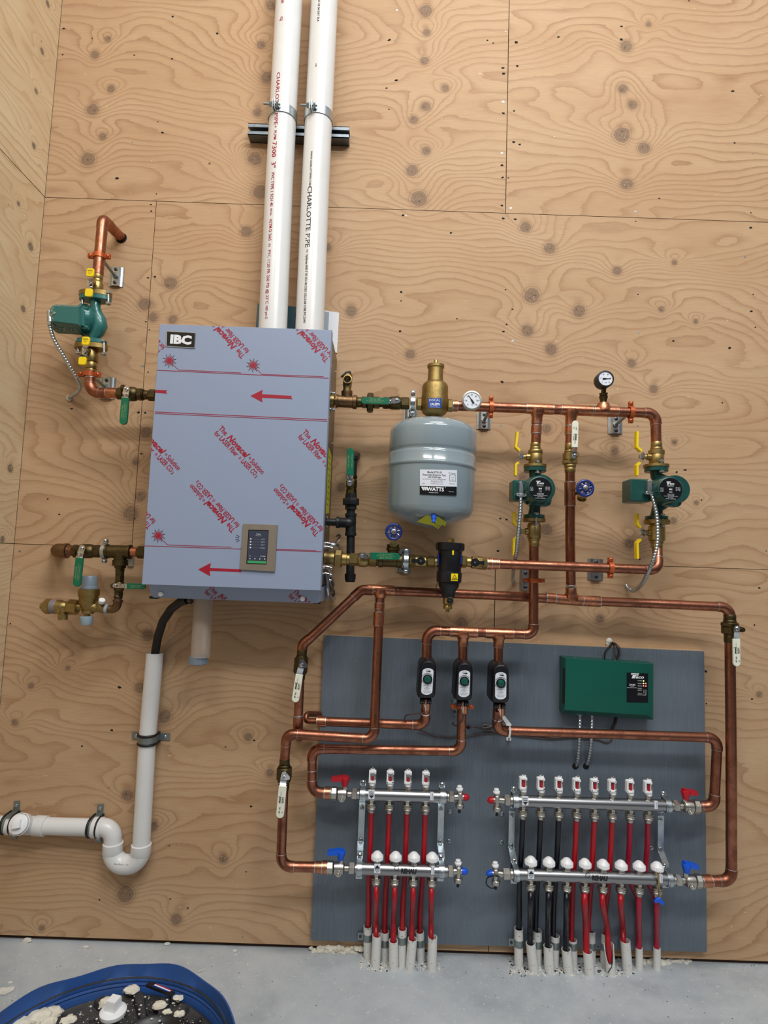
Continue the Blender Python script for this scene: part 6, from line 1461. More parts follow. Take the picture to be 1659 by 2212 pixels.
# zone valve heads
def zone_head(label, cx_, y0, y1, tilt, sticker=False, green=0):
    h0, h1 = HZ - .02, HZ + .055
    t = Thing('zone_valve', label, 'zone valve', (cx_, (y0 + y1) / 2, HZ))
    def X(x, y): return (cx_ + x - tilt * (y - (y0 + y1) / 2) / (y1 - y0), y)
    H_ = y1 - y0; pts = []
    for i in range(13):
        a = PI - PI * i / 12; pts.append(X(math.cos(a) * 18.6, y0 + 17 - math.sin(a) * 17))
    pts += [X(19.6, y0 + H_ * .5), X(20, y1 - 8), X(17, y1 - 2), X(13, y1), X(-13, y1), X(-17, y1 - 2), X(-20, y1 - 8), X(-19.6, y0 + H_ * .5)]
    mb = MB('black_plastic')
    w0 = [W(x, y, h1) + Vector((0, h1 - h0, 0)) for x, y in pts]; c = sum(w0, Vector()) / len(w0); vs = []
    lv = [(0, 1), (.72, 1), (.86, .97), (.95, .9), (1, .8)]
    for d_, s_ in lv:
        for p in w0: q_ = c + (p - c) * s_; vs.append(Vector((q_.x, p.y - d_ * (h1 - h0), q_.z)))
    k_ = len(pts); fs = [(i * k_ + j, i * k_ + (j + 1) % k_, (i + 1) * k_ + (j + 1) % k_, (i + 1) * k_ + j) for i in range(len(lv) - 1) for j in range(k_)]
    fs.append(tuple((len(lv) - 1) * k_ + j for j in range(k_))); mb.add(vs, fs)
    hd = t.part('head', mb)
    ly0, ly1 = y0 + 19.5, y1 - 10; pl = []
    for i in range(9):
        a = PI - PI * i / 8; pl.append(X(math.cos(a) * 12, ly0 + 7 - math.sin(a) * 7))
    for i in range(9):
        a = -PI * i / 8; pl.append(X(math.cos(a) * 12 , ly1 - 8 - math.sin(a) * 8))
    mb = MB('label_white'); mb.slab(pl, h1 - .006, h1 + .0008); hh_ = h1 + .0012
    kx, ky = X(0, y0 + 43)
    mb.text('aco', kx + 2, y0 + 26.5, 3.2, hh_, 182, 9, 'ink_black', .03); mb.use('ink_black'); mb.slab([X(1, y0 + 25.4), X(6, y0 + 25.6), X(5, y0 + 28), X(1.6, y0 + 27.6)], h1, hh_)
    mb.text('ZONE SENTRY', kx, y0 + 22.8, 1.2, hh_, 182, 10, 'ink_black'); mb.text('CV', X(-9, 0)[0], y0 + 29, 2, hh_, 182, 3, 'ink_black')
    for i in range(9):
        for s0, s1 in ((-150, -30),):
            a = math.radians(s0 + (s1 - s0) * i / 9); a2 = math.radians(s0 + (s1 - s0) * (i + .8) / 9)
            line(mb, (kx + math.cos(a) * 12.3, ky + math.sin(a) * 12.3), (kx + math.cos(a2) * 12.3, ky + math.sin(a2) * 12.3), 1.3, 'ink_black', h1 + .0006)
    for a in (140, 155, 35, 50): a = math.radians(a); line(mb, (kx + math.cos(a) * 12, ky + math.sin(a) * 12), (kx + math.cos(a + .15) * 13, ky + math.sin(a + .15) * 13), 1.3, 'ink_black', h1 + .0006)
    for i, (q_, wd) in enumerate((('NORMALLY CLOSED ZONE VALVE', 20), ('24V', 6), ('MAX 125 PSI 200°F', 14), ('60 Hz', 9), ('WIRING CLASS 1 OR 2 CIRCUIT', 18), ('CRANSTON RI USA', 14))):
        mb.text(q_, X(0, y0 + 57 + i * 3.2)[0], y0 + 57 + i * 3.0, 1.4, hh_, 2, wd, 'ink_black')
    t.part('oval_label', mb, hd, label='white oval label')
    mb = MB('black_plastic'); mb.stud(kx, ky, h1, [(0, 10.4), (.004, 10.2), (.006, 9)], 28); kn_ = t.part('dial_bezel', mb, hd)
    mb = MB('box_green'); mb.stud(kx, ky, h1 + .005, [(0, 7.2), (.005, 7), (.0055, 6.2)], 24)
    mb.box(kx, ky, 2.4, 11, h1 + .01, h1 + .0125, 90 * green + 2, .0005); t.part('green_dial', mb, hd, label='green dial')
    if sticker:
        mb = MB('zinc'); mb.slab([X(-6.5, y0 + 4.5), X(7, y0 + 4.5), X(7, y0 + 14.5), X(-6.5, y0 + 14.5)], h1 - .012, h1 - .001); t.part('foil_sticker', mb, hd, label='silver sticker')
    for s_ in (-1, 1):
        mb = MB('black_plastic'); px_, py_ = X(s_ * 7.6 - .6, y1 + 5.5); mb.box(px_, py_, 9, 9.5, HZ + .005, HZ + .03, 2, .001); mb.use('zinc')
        for d_ in (-2, 2.2): mb.stud(px_ + d_, py_ + 1, HZ + .03, [(0, 1.2), (.001, 1)], 8)
        t.part('terminal_block', mb)
    mb = MB('copper_bright'); mb.rod(X(0, y1 - 4) + (HZ,), X(0, y1 + 22) + (HZ - .008,), 10); t.part('outlet_pipe', mb, label='copper outlet stub')
    for d_, mt in ((-3, 'cable_white'), (1.5, 'cable_white'), (4, 'cable_brown')):
        mb = MB(mt); mb.tube([X(d_ - 3, y1 + 8) + (HZ + .026,), X(d_ * .5, y1 + 17) + (HZ + .03,), X(0, y1 + 26) + (HZ + .022,)], .8, fil=5, n=6); t.part('lead_wire', mb)
    return t
zone_head('black zone valve head nearest the left, dial slot upright', 923.5, 1424, 1511, 5)
zone_head('black zone valve head in the middle of the three, over the orange ring', 1003, 1428.5, 1516, 3)
zone_head('black zone valve head nearest the green box, silver sticker on top', 1081.8, 1432.5, 1521, 1, True, 1)
split_ring('orange split ring just below the middle black valve head', (998, 1526, .127), 'v', 10, 'clamp_orange', 14, (976, 1495, 986.5, 1543), base_h=BH, wd=8, ear_len=13)
for pts, lab, mt in (([(918, 1538, .155), (909, 1541, .15), (885, 1543, .14), (876, 1546, .12), (873, 1554, .11), (877, 1560, .11)], 'brown lead curling left below the leftmost black valve head', 'cable_brown'),
                     ([(1001, 1540, .155), (1000, 1554, .15), (992, 1566, .14), (984, 1568, .12), (977, 1564, .1), (979, 1561, .06)], 'brown lead looping round the middle valve outlet pipe', 'cable_brown'),
                     ([(1079, 1546, .155), (1074, 1558, .15), (1068, 1567, .12), (1058, 1576, .05)], 'brown lead leaving the third black valve head', 'cable_brown')):
    mb = MB(mt); mb.tube(pts, 1.4, fil=8, n=8); single('lead_wire', mb, lab, 'wire')
# ================================================================== long runs over the board
copper('long copper header under the return line, from diagonal bend to right-hand elbow', [([(653, 1406, .12), (653.5, 1394, .12), (781, 1274, .1), (1100, 1287.5, HA), (1234, 1296.5, HA), (1400, 1303.5, .1), (1574, 1311.5, .12), (1576.5, 1330, .12)], 10.2)], at=(1100, 1288, HA),
    skip=[(0, 1), (0, 3), (0, 4), (0, 5)], el=24, fil=20,
    tees=[((795, 1273.2, HA + .006), (851.5, 1276, HA + .006), (822, 1274.6, HA + .006), (821, 1291, HA + .008), 10), ((1201.5, 1293.8, HA), (1257, 1297.8, HA), (1234, 1295.5, HA), (1233.3, 1268, HA + .01), 10.2)],
    coups=[((1258.5, 1297.6, HA), (1296, 1299.4, HA + .002), 10.8), ((1179.5, 1291.5, HA), (1199, 1293, HA), 10.6)],
    extra=lambda t: t.part('elbow', (lambda m_: (m_.tube([(653, 1403, .12), (653.5, 1392, .12), (669, 1378.5, .119)], 11.2, fil=16, n=26), m_)[1])(MB('copper'))))
copper('copper leg dropping from the header tee and looping left over the board edge', [([(821, 1288, .1), (818, 1352, .112), (808, 1596.5, .142), (648, 1586.5, .142), (619, 1585, .142), (614.8, 1642, .13)], 10)], at=(813, 1450, .125),
    skip=[(0, 1), (0, 3)], el=24, fil=20, coups=[((820, 1303, .102), (819.3, 1316, .104), 10.2), ((818.6, 1322, .106), (817.5, 1352, .11), 10.8)])
WHITE_PRINT = [('Jomar', .42, 2.2, 4.8, 15, .03), ('VALVE', .42, -2.6, 3, 13, .02), ('T-100NE', .42, -5.2, 1.8, 12, 0), ('600 WOG 150 SWP', .22, 1.8, 1.8, 9, 0), ('ON', .68, 1.5, 3, 5, .02), ('OFF', .8, 2, 3, 5, .02), ('T', .8, -4, 3, 3, .02)]
ball_valve('ball valve with cream lever hanging down left of the board top corner', (653, 1402), (647.5, 1468), .12, [(0, .22, 10.6, 'rnd'), (.22, .3, 12, 'rnd'), (.28, .78, 15.6, 'oct'), (.66, .82, 13, 'rnd'), (.8, 1, 11, 'rnd')], 'bronze_dark', (651.6, 1436), ((646.5, 1457), (637, 1517.5)), 'handle_white', 16, lh=.018, plate=True, print_=(0, WHITE_PRINT))
copper('copper pipe below the upper cream-levered valve, turning in behind the lower loop', [([(647.6, 1466, .12), (643.5, 1572, .11), (646, 1584, .03)], 10)], el=24, fil=14, rings=[((644.8, 1545, .114), (644.5, 1552, .113), 10.4)])
copper('copper pipe from leftmost black valve head ending in a reducer at the board edge', [([(919.3, 1530, HZ - .006), (918.5, 1566.5, .1), (704, 1558.5, .092)], 10), ([(690, 1558.2, .092), (660, 1557.5, .085), (661.5, 1542, .07), (692, 1543, .03)], 6.2)], at=(780, 1562, .095), el=27, fil=20, skip=[(1, 1), (1, 2)],
    coups=[((685, 1558, .092), (704, 1558.8, .092), 10.8)])
copper('copper pipe from middle black valve head down and left into the upper manifold', [([(997.5, 1530, HZ - .008), (996, 1622.5, .1), (674, 1617, .1), (673.5, 1711, .1), (704, 1713, .1)], 10)], at=(850, 1620, .1), el=26, fil=20,
    coups=[((701, 1712.8, .1), (714, 1713.4, .1), 12)], rings=[((674, 1664, .1), (674, 1670, .1), 10.3)])
copper('copper pipe from third black valve head running right and down to the right manifold', [([(1075, 1532, HZ - .006), (1073.5, 1578, .1), (1550, 1593.5, .105), (1542.5, 1742.5, .105), (1512, 1741.5, .1)], 10.2)], at=(1300, 1586, .1), el=26, fil=20)
mb = MB('pvc_white'); mb.box(1099, 1566, 11, 3.5, BH, .13, 3); mb.strap([W(1101, 1567, .125), W(1102, 1580, .125), W(1100, 1593, .12), W(1099, 1600, BH + .004)], (.006, 0, 0), .002); mb.box(1099, 1597, 11, 8, BH, BH + .004, 4, .001, 3)
single('pipe_clip', mb, 'white plastic clip holding the copper pipe right of the third valve head', 'clip')
ball_valve('ball valve with cream lever hanging down at the far right below the elbow', (1576.3, 1327), (1577, 1388), .12, [(0, .2, 12.2, 'rnd'), (.2, .3, 13, 'rnd'), (.28, .45, 17.5, 'oct'), (.42, .7, 16.8, 'oct'), (.68, 1, 12, 'rnd')], 'bronze_dark', (1592, 1358), ((1591.5, 1380), (1592.5, 1440)), 'handle_white', 15.5, lh=.02, print_=(0, WHITE_PRINT))
copper('tall copper pipe down the right side turning left into the lower right manifold', [([(1577, 1385, .12), (1579.5, 1640, .12), (1580, 1902.5, .118), (1514, 1903.5, .115)], 10.6)], skip=[(0, 1)], at=(1579, 1640, .12), el=26, fil=22,
    coups=[((1516, 1903.4, .115), (1536, 1903.2, .115), 11.6)])
ball_valve('ball valve with cream lever hanging down beside the lower left copper leg', (615, 1638), (613, 1705), .13, [(0, .2, 11, 'rnd'), (.2, .3, 12.4, 'rnd'), (.28, .68, 16.8, 'oct'), (.66, .76, 14, 'rnd'), (.75, 1, 11.6, 'rnd')], 'bronze_dark', (613.4, 1678), ((610.5, 1699), (603.8, 1768)), 'handle_white', 17, lh=.018, plate=True, print_=(0, WHITE_PRINT))
copper('copper pipe down the left side turning right into the lower left manifold', [([(612.8, 1703, .13), (606.5, 1871.5, .125), (704, 1873.5, .115)], 10.4)], at=(608, 1780, .128), el=28, fil=24, coups=[((680, 1873, .117), (695, 1873.4, .116), 11), ((695, 1873.4, .116), (707, 1873.6, .115), 12.6)])

# ================================================================== manifolds
HT, HB = .1, .115      # upper and lower bar distance from the wall
def flow_meter(t, x, y0, y1, h, level, k):
    H_ = y1 - y0
    mb = MB('nickel'); mb.lat((x - .6, y1 + 1.5, h), (x, y1 - 12, h), [(0, 7.5), (4, 7.5), (4.4, 5.6), (6, 5.6), (6.4, 7.4), (11, 7.4), (12, 6)], n=6); 
    base = t.part('flow_meter', mb)
    mb = MB('white_plastic'); yb = y1 - 11
    hh = h + .008
    mb.lat((x - .4, yb + 1, h), (x, yb - 5, h), [(0, 6), (1, 7), (4, 7), (6, 6.5)], n=20)
    # open window frame
    for s_ in (-1, 1): mb.box(x + s_ * 6.2, yb - 15.5, 3.2, 23, hh - .013, hh + .004, 3, .0006)
    mb.box(x, yb - 5, 15, 4, hh - .013, hh + .004, 3, .0006); mb.box(x + .4, yb - 26.5, 13, 4, hh - .013, hh + .004, 3, .0006)
    mb.lat((x + .5, yb - 26, h), (x + .8, yb - 34, h), [(0, 6), (2, 5), (3, 4.6), (8, 4.6)], n=18)
    fr = t.part('window_frame', mb, base)
    mb = MB('label_white'); mb.box(x, yb - 15.5, 9.5, 21, hh - .013, hh - .008, 3); mb.use('ink_black')
    for i in range(6): mb.box(x - 3.6, yb - 9 - i * 2.6, 1.6, .4, hh - .008, hh - .0076, 3)
    mb.text('REHAU', x + 6.4, yb - 16.5, 2.6, hh + .0046, 92, 12, 'ink_black', .04)
    t.part('scale', mb, base)
    mb = MB('pex_red'); l_ = 18 if level else 11; mb.rod((x, yb - 6.5, h + .004), (x + .3, yb - 6.5 - l_, h + .004), 2.9, n=14); t.part('red_indicator', mb, base)
    mb = MB('chrome'); mb.lat((x + .8, yb - 34, h), (x + 1, yb - 38, h), [(0, 2.4), (2, 2.4), (4, 1.4)], n=12); t.part('tip', mb, base)
def loop_nut(t, x, y0, y1, h):
    mb = MB('nickel'); mb.hexn((x + .4, y0, h), (x + .2, y0 + 7, h), 6.8)
    L_ = y1 - y0
    mb.lat((x + .2, y0 + 6.5, h), (x - .3, y1, h), [(0, 7), (1, 10.6), (3, 10.9), (4.2, 10), (5, 9.6), (6, 11.2), (8, 11.2), (9, 9.8), (10, 10.6), (12.5, 10.4), (14, 8.6), (L_ - 6.5, 6.6)], n=30)
    t.part('loop_connector', mb)
def actuator_cap(t, x, y0, y1, h, brassy=False):
    mb = MB('brass' if brassy else 'nickel'); mb.lat((x - .2, y1 + 11, h), (x, y1 - 1, h), [(0, 8.6), (5, 8.6), (5.4, 7.2), (12, 7.2)], n=8)
    st = t.part('valve_stem', mb)
    mb = MB('white_plastic'); mb.lat((x, y1, h), (x + .8, y0, h), [(0, 11), (1, 12.6), (8, 12.6), (9, 11.9), (12, 9.5), (15, 6.6), (16.4, 4), (17, 2)], n=40)
    u = U(x, y1 - 6, h); c = P3((x + .2, y1 - 6, h))
    for i in range(24):
        a = 2 * PI * i / 24; mb.lathw(c + Vector((math.cos(a) * 12.6 * u, math.sin(a) * 12.6 * u, 2.5 * u)), (0, 0, -1), [(0, .6 * u), (8 * u, .6 * u)], 5)
    t.part('white_cap', mb, st)
def barlabel(mb, x, y, h, R, up):
    hh = h + R
    mb.use('label_white'); mb.slab([(x - 6.6, y - 9), (x + 6.8, y - 8.6), (x + 6.4, y + 9.6), (x - 7, y + 9.2)], hh - .006, hh + .0004)
    mb.use('ink_black')
    if up:
        mb.slab([(x, y - 8), (x + 6, y - .5), (x - 6, y - .8)], hh, hh + .0008); mb.text('RETURN', x, y + 2, 2.2, hh + .0006, 3, 10, 'ink_black', .02); mb.text('3/4"', x, y + 6, 2, hh + .0006, 3, 6, 'ink_black', .02)
    else:
        mb.slab([(x, y + 8.6), (x + 5.6, y + 2), (x - 5.6, y + 1.8)], hh, hh + .0008); mb.text('SUPPLY', x, y - 5.6, 2.2, hh + .0006, 3, 10, 'ink_black', .02); mb.box(x, y - 2, 9, .7, hh, hh + .0008, 3); mb.box(x, y - .2, 9, .7, hh, hh + .0008, 3)
def manifold(label, a, b_, h, r, tops, bots, kind, levels=True, rehau=None, labx=None, endlab=None):
    A3, B3 = (a[0], a[1], h), (b_[0], b_[1], h)
    t = Thing('manifold', label, 'manifold', ((a[0] + b_[0]) / 2, (a[1] + b_[1]) / 2, h), 'heating manifolds')
    mb = MB('steel'); mb.lat(A3, B3, lambda l: [(0, r * .8), (2, r), (l - 2, r), (l, r * .8)], n=48)
    yy = lambda x: a[1] + (b_[1] - a[1]) * (x - a[0]) / (b_[0] - a[0])
    u = U(a[0], a[1], h); R = r * u
    bar = t.part('bar', mb)
    mb = MB('label_white'); barlabel(mb, labx, yy(labx), h, R, kind == 'ret'); t.part('arrow_label', mb, bar, label='white arrow label')
    if endlab:
        mb = MB('label_white'); mb.box(endlab, yy(endlab), 7, 16, h + R - .005, h + R + .0004, 3); mb.text('13 2 65', endlab + 1, yy(endlab), 2, h + R + .0007, -87, 12, 'ink_black'); t.part('side_label', mb, bar)
    if rehau:
        mb = MB('ink_black'); mb.text('REHAU', rehau + 22, yy(rehau + 22) + 2.5, 10, h + R + .0002, 3, 33, 'ink_black', .05)
        C = W(rehau - 4, yy(rehau - 4) - 3, h + R); mb.torw(C, (0, 1, 0), 4.6 * u, .5 * u, 20, 6); t.part('maker_lettering', mb, bar)
    if kind == 'sup':
        for i, (x, y0) in enumerate(tops): flow_meter(t, x, y0, yy(x) - 10.5, h, levels, i)
    else:
        for i, (x, y0) in enumerate(tops): actuator_cap(t, x, y0 + 3.5, y0 + 19.5, h, False)
    for x in bots: loop_nut(t, x, yy(x) + 10.5, yy(x) + 37, h)
    return t, yy
def end_cluster(label, hx0, hx1, y, h, body, side, capcol, yellow=False, strap=False):
    """vent and drain cross at a manifold end; side=+1 points right"""
    t = Thing('end_valve', label, 'valve', (body[0], body[1], h), None)
    mb = MB('nickel'); mb.hexn((hx0, y, h), (hx1, y + .3, h), 12.2); mb.rod((hx0 - side * 5, y, h), (hx0, y, h), 10); mb.rod((hx1, y + .2, h), (body[0], body[1], h), 6.6)
    mb.lat((body[0] + .4, body[1] - 17, h), (body[0] - .4, body[1] + 13, h), [(0, 4.5), (1, 6), (7, 6), (8, 7), (21, 7), (22, 5.6), (30, 5.6)], n=22); mb.rod((body[0], body[1], h), (body[0] + side * 8, body[1] + .6, h), 6)
    t.part('body', mb)
    mb = MB('white_plastic'); mb.lat((body[0] - .6, body[1] - 14, h), (body[0] - 1, body[1] - 24, h), [(0, 6.5), (1, 7.6), (4, 7.6), (4.5, 5.6), (9, 5.4), (10, 4)], n=8); t.part('vent_cap', mb, label='white cap')
    mb = MB(capcol); mb.lat((body[0] + side * 7, body[1] + .5, h), (body[0] + side * 21, body[1] + 2, h), [(0, 6.2), (1, 7.4), (7, 7.2), (10, 6), (14, 1.6)], n=14); mb.slab([(body[0] + side * 9, body[1] - 8), (body[0] + side * 19, body[1] + 1.6), (body[0] + side * 9, body[1] + 9)], h + .002, h + .006)
    t.part('drain_knob', mb, label='%s knob' % ('red' if 'red' in capcol else 'blue'))
    mb = MB('nickel'); x_, y_ = body[0] - side * .6, body[1] + 14
    mb.lat((x_, y_, h), (x_ - .3, y_ + 9.5, h), [(0, 8.5), (1, 9.6), (7, 9.4), (8, 8.6), (9.5, 8.4)], n=24)
    t.part('ribbed_cap', mb)
    mb = MB('rubber'); mb.lat((x_ - .3, y_ + 9, h), (x_ - .8, y_ + 20, h), [(0, 3.4), (2, 2.4), (8, 3), (11, 3)], n=12)
    if strap: mb.tube([(x_ + 8, y_ - 6, h + .012), (x_ - 8, y_ - 9, h + .014), (x_ - 20, y_ - 3, h + .008), (x_ - 22, y_ + 10, h), (x_ - 10, y_ + 20, h), (x_ - 2, y_ + 17, h)], 1.3, fil=10, n=8)
    t.part('cap_strap', mb)
def iso_valve(label, xs, y, h, sl, hp, tip, col):
    """xs = (pipe side end, bar side end)"""
    x0, x1 = xs; s_ = 1 if x1 > x0 else -1
    t = Thing('isolation_valve', label, 'valve', ((x0 + x1) / 2, y, h))
    Y = lambda x: y + (x - x0) * .032
    L_ = abs(x1 - x0); q = lambda f: (x0 + (x1 - x0) * f, Y(x0 + (x1 - x0) * f), h)
    mb = MB('nickel'); mb.hexn(q(0), q(.22), 14.2, n=8); mb.lat(q(.22), q(.6), lambda l: [(0, 9), (2, 12.4), (l * .5, 13), (l - 3, 12), (l, 8)], n=28); mb.rod(q(.58), q(.76), 6.2); mb.hexn(q(.74), q(.95), 12.2); mb.rod(q(.93), q(1.08), 9)
    cx_, cy_, _ = q(.42); u = U(cx_, cy_, h)
    mb.lathw(W(cx_ - s_ * 1, cy_ + 6, h), (0, -1, 0), [(0, 7 * u), (.016, 7 * u), (.019, 6.6 * u), (.019, 4 * u), (.015, 3.6 * u)], 22)
    mb.lat((hp[0], cy_ - 6, h), (hp[0], hp[1] + 4, h), lambda l: [(0, 6), (l, 4.6)], n=16)
    t.part('body', mb)
    mb = MB(col); d = 1 if tip[0] > hp[0] else -1
    mb.lat((hp[0] + d * 1, hp[1] + 15, h), (hp[0] + .5, hp[1] - 6, h), [(0, 5.6), (4, 6.4), (14, 9.4), (19, 9.6), (21, 8.6)], n=24)
    mb.slab([(hp[0] - d * 2, hp[1] - 7), (hp[0] + d * 9, hp[1] - 5), (tip[0] - d * 1, tip[1] - 4), (tip[0], tip[1] - 3), (tip[0], tip[1] + 4), (tip[0] - d * 1, tip[1] + 4.6), (hp[0] + d * 9, hp[1] + 5), (hp[0] + d * 2, hp[1] + 9)][::1], h - .009, h + .009)
    t.part('lever', mb, label='%s lever' % ('red' if 'red' in col else 'blue'))
    mb = MB('chrome'); mb.lat((hp[0] + .5, hp[1] - 6, h), (hp[0] + .5, hp[1] - 7.5, h), [(0, 3), (1.5, 2.8)], n=12); t.part('screw', mb)

LX_T = [804.5, 843, 881.5, 920]; LX_TB = [802.6, 841, 879.6, 919]
LX_B = [814.8, 854.5, 894, 933.5]; LX_BB = [813, 852.8, 892.8, 932.4]
mt_, yLT = manifold('upper left steel manifold bar with four red flow meters', (776, 1715.5), (966, 1721.5), HT, 12.6, [(x, 1660) for x in LX_T], LX_TB, 'sup', False, None, 802.5, 933)
mt_, yLB = manifold('lower left steel manifold bar with four white caps', (770, 1875.5), (968, 1882), HB, 12.6, [(x, 1836.5 + i * .8) for i, x in enumerate(LX_B)], LX_BB, 'ret', True, 861, 815, 935)
RX_T = [1131, 1169.5, 1208.5, 1247, 1285.5, 1324, 1362.6, 1401.5]; RX_TB = [x - 1.4 for x in RX_T]
RX_B = [1146.6, 1185.5, 1224.4, 1263.6, 1302.7, 1341.5, 1380.4, 1419.4]; RX_BB = [x - .3 for x in RX_B]
mt_, yRT = manifold('upper right steel manifold bar with eight red flow meters', (1106, 1729.5), (1450, 1740.5), HT, 12.2, [(x, 1676) for x in RX_T], RX_TB, 'sup', True, None, 1135, 1417.5)
mt_, yRB = manifold('lower right steel manifold bar with eight white caps', (1107, 1888), (1453, 1899.5), HB, 12.4, [(x, 1847.5 + i * 1.7) for i, x in enumerate(RX_B)], RX_BB, 'ret', True, 1274, 1147.5, 1428)

def bracket(label, top, s0, s1, st, bot, barT, barB, w_=13):
    """flat steel bracket: px points along its length"""
    t = Thing('manifold_bracket', label, 'bracket', (s0[0], s0[1], BH), 'manifold brackets')
    u = U(s0[0], s0[1], .05); wd = Vector((w_ * u, 0, 0))
    mb = MB('zinc'); hb = BH + .008
    mb.strap([W(top[0], top[1] - 3, .074), W(barT[0] - 1, barT[1] + 14, .074), W(s0[0], s0[1] - 13, .072), W(s0[0], s0[1] - 6, .05), W(*s0, .048), W(*s1, .048), W(st[0], st[1], .085), W(st[0], st[1] + 6, .086), W(bot[0], bot[1], .086)], wd, .0035)
    bk_ = t.part('strip', mb)
    for (cx_, cy_), h in ((barT, HT), (barB, HB)):
        mb = MB('zinc'); uu = U(cx_, cy_, h); C = P3((cx_, cy_, h)); R = 13.6 * uu; pts = []
        hw = -(.074 if h == HT else .086)
        pts.append(Vector((C.x, hw - .002, C.z + R * 1.75))); pts.append(Vector((C.x, hw - .003, C.z + R * 1.2)))
        for a in range(72, -73, -12): pts.append(C + Vector((0, -math.cos(math.radians(a)) * R, math.sin(math.radians(a)) * R)))
        pts.append(Vector((C.x, hw - .003, C.z - R * 1.2))); pts.append(Vector((C.x, hw - .002, C.z - R * 1.6)))
        mb.strap(pts, Vector((11.5 * uu, 0, 0)), .003); mb.strap([p + Vector((0, -.0022, 0)) for p in pts[3:-3]], Vector((5 * uu, 0, 0)), .003)
        t.part('clamp_strap', mb)
        mb = MB('chrome'); q_ = Vector((C.x, hw - .004, C.z + R * 1.5)); mb.lathw(q_, (0, -1, 0), [(0, 4.2 * uu), (.004, 4 * uu), (.006, 2.2 * uu)], 14); mb.use('dark_steel'); mb.lathw(q_ + Vector((0, -.006, 0)), (0, -1, 0), [(0, 1.8 * uu), (.0004, 1.7 * uu)], 6); t.part('clamp_screw', mb)
    for (x, y), k_ in ((lerp2(s0, s1, .05), 0), (lerp2(s0, s1, .95), 1)):
        mb = MB('galvanised'); screw(mb, x, y, .05, 4.6); t.part('bracket_screw', mb)
bracket('left steel bracket of the left manifold pair', (784.4, 1690), (782.5, 1742), (779, 1818), (778, 1838), (775, 1898), (783.5, 1716), (776, 1876.5))
bracket('right steel bracket of the left manifold pair', (955, 1696), (953, 1745), (951, 1822), (954, 1842), (951.5, 1903), (956, 1720.8), (953.5, 1881))
bracket('left steel bracket of the right manifold pair', (1109.6, 1703), (1105.5, 1757), (1104.5, 1830), (1109, 1853), (1109.5, 1908), (1113, 1730), (1114, 1888.5))
bracket('right steel bracket of the right manifold pair', (1433, 1716), (1427, 1767), (1427, 1838), (1438, 1867), (1437, 1917), (1440, 1740), (1444, 1899))
iso_valve('red-levered valve feeding the upper left manifold', (715, 775), 1714, HT, 0, (745.5, 1683.5), (715.6, 1684.5), 'handle_red')
iso_valve('blue-levered valve feeding the lower left manifold', (706, 770), 1874, HB, 0, (736.5, 1843), (707, 1844.5), 'handle_blue')
iso_valve('red-levered valve feeding the upper right manifold', (1510, 1450), 1742.5, HT, 0, (1480.5, 1713), (1508, 1714.5), 'handle_red')
iso_valve('blue-levered valve feeding the lower right manifold', (1514, 1455), 1903, HB, 0, (1482, 1871), (1510.6, 1874.5), 'handle_blue')
end_cluster('vent and drain cross with red knob ending the upper left manifold', 969, 981, 1721.5, HT, (993.6, 1721), 1, 'handle_red')
end_cluster('vent and drain cross with blue knob ending the lower left manifold', 967, 979, 1882, HB, (990.5, 1881), 1, 'handle_blue')
end_cluster('vent and drain cross with red knob starting the upper right manifold', 1102, 1089, 1729, HT, (1073.4, 1727.5), -1, 'handle_red')
end_cluster('vent and drain cross with blue knob starting the lower right manifold', 1102, 1086, 1888, HB, (1070.7, 1886), -1, 'handle_blue', strap=True)
t = Thing('key_tag', 'blue plastic vent key dangling on a tan strap from the rightmost white cap', 'key', (1424, 1940, HB))
mb = MB('brass'); mb.strap([W(1414, 1886, HB + .02), W(1421, 1889, HB + .024), W(1425.5, 1939, HB + .018)], (.0042, 0, 0), .0015); mb.strap([W(1427, 1886, HB + .02), W(1422.5, 1890, HB + .024), W(1426, 1939, HB + .018)], (.0028, 0, 0), .0015); t.part('strap', mb, label='tan strap')
mb = MB('handle_blue'); mb.slab([(1414, 1949), (1419, 1941), (1428, 1939), (1432, 1946), (1436, 1952), (1431, 1957), (1424, 1950), (1417, 1952)], HB + .012, HB + .019, .001); t.part('key', mb)

# ================================================================== tubing and sleeves
def hfloor(px, py, z=0.): return -G(px, py, z).y
ordn = ['first', 'second', 'third', 'fourth', 'fifth', 'sixth', 'seventh', 'eighth']
def tubing(pts, r, mat, label, group, prt=None):
    wp = [P3(p) for p in pts]; out = []
    for i in range(len(wp) - 1):
        p0 = wp[max(i - 1, 0)]; p1 = wp[i]; p2 = wp[i + 1]; p3 = wp[min(i + 2, len(wp) - 1)]
        for k in range(8):
            q_ = k / 8; out.append(.5 * ((2 * p1) + (p2 - p0) * q_ + (2 * p0 - 5 * p1 + 4 * p2 - p3) * q_ ** 2 + (3 * p1 - p0 - 3 * p2 + p3) * q_ ** 3))
    out.append(wp[-1]); u = U(*pts[0])
    mb = MB(mat); mb.tubew(out, r * u, 20)
    if prt:
        a, b_ = out[-14] if len(out) > 16 else out[2], out[-6]; a = out[int(len(out) * .35)]; b_ = out[int(len(out) * .92)]
        ax = (b_ - a).normalized(); R = r * u
        right = Vector((1, 0, 0)); right = (right - ax * right.dot(ax)).normalized(); fwd = right.cross(ax)
        if fwd.y > 0: fwd = -fwd
        mid = (a + b_) / 2
        mb.text(prt, pts[0][0], pts[0][1], 2.3, pts[0][2], 0, (b_ - a).length / U(*pts[0]) * .96, 'ink_black' if mat != 'pex_black' else 'cable_grey', 0, surf=lambda x, y, l: mid + ax * x + (right * math.sin(.25 + y / R) + fwd * math.cos(.25 + y / R)) * (R * 1.02 + l))
    return single('heating_tube', mb, label, 'tube', group)
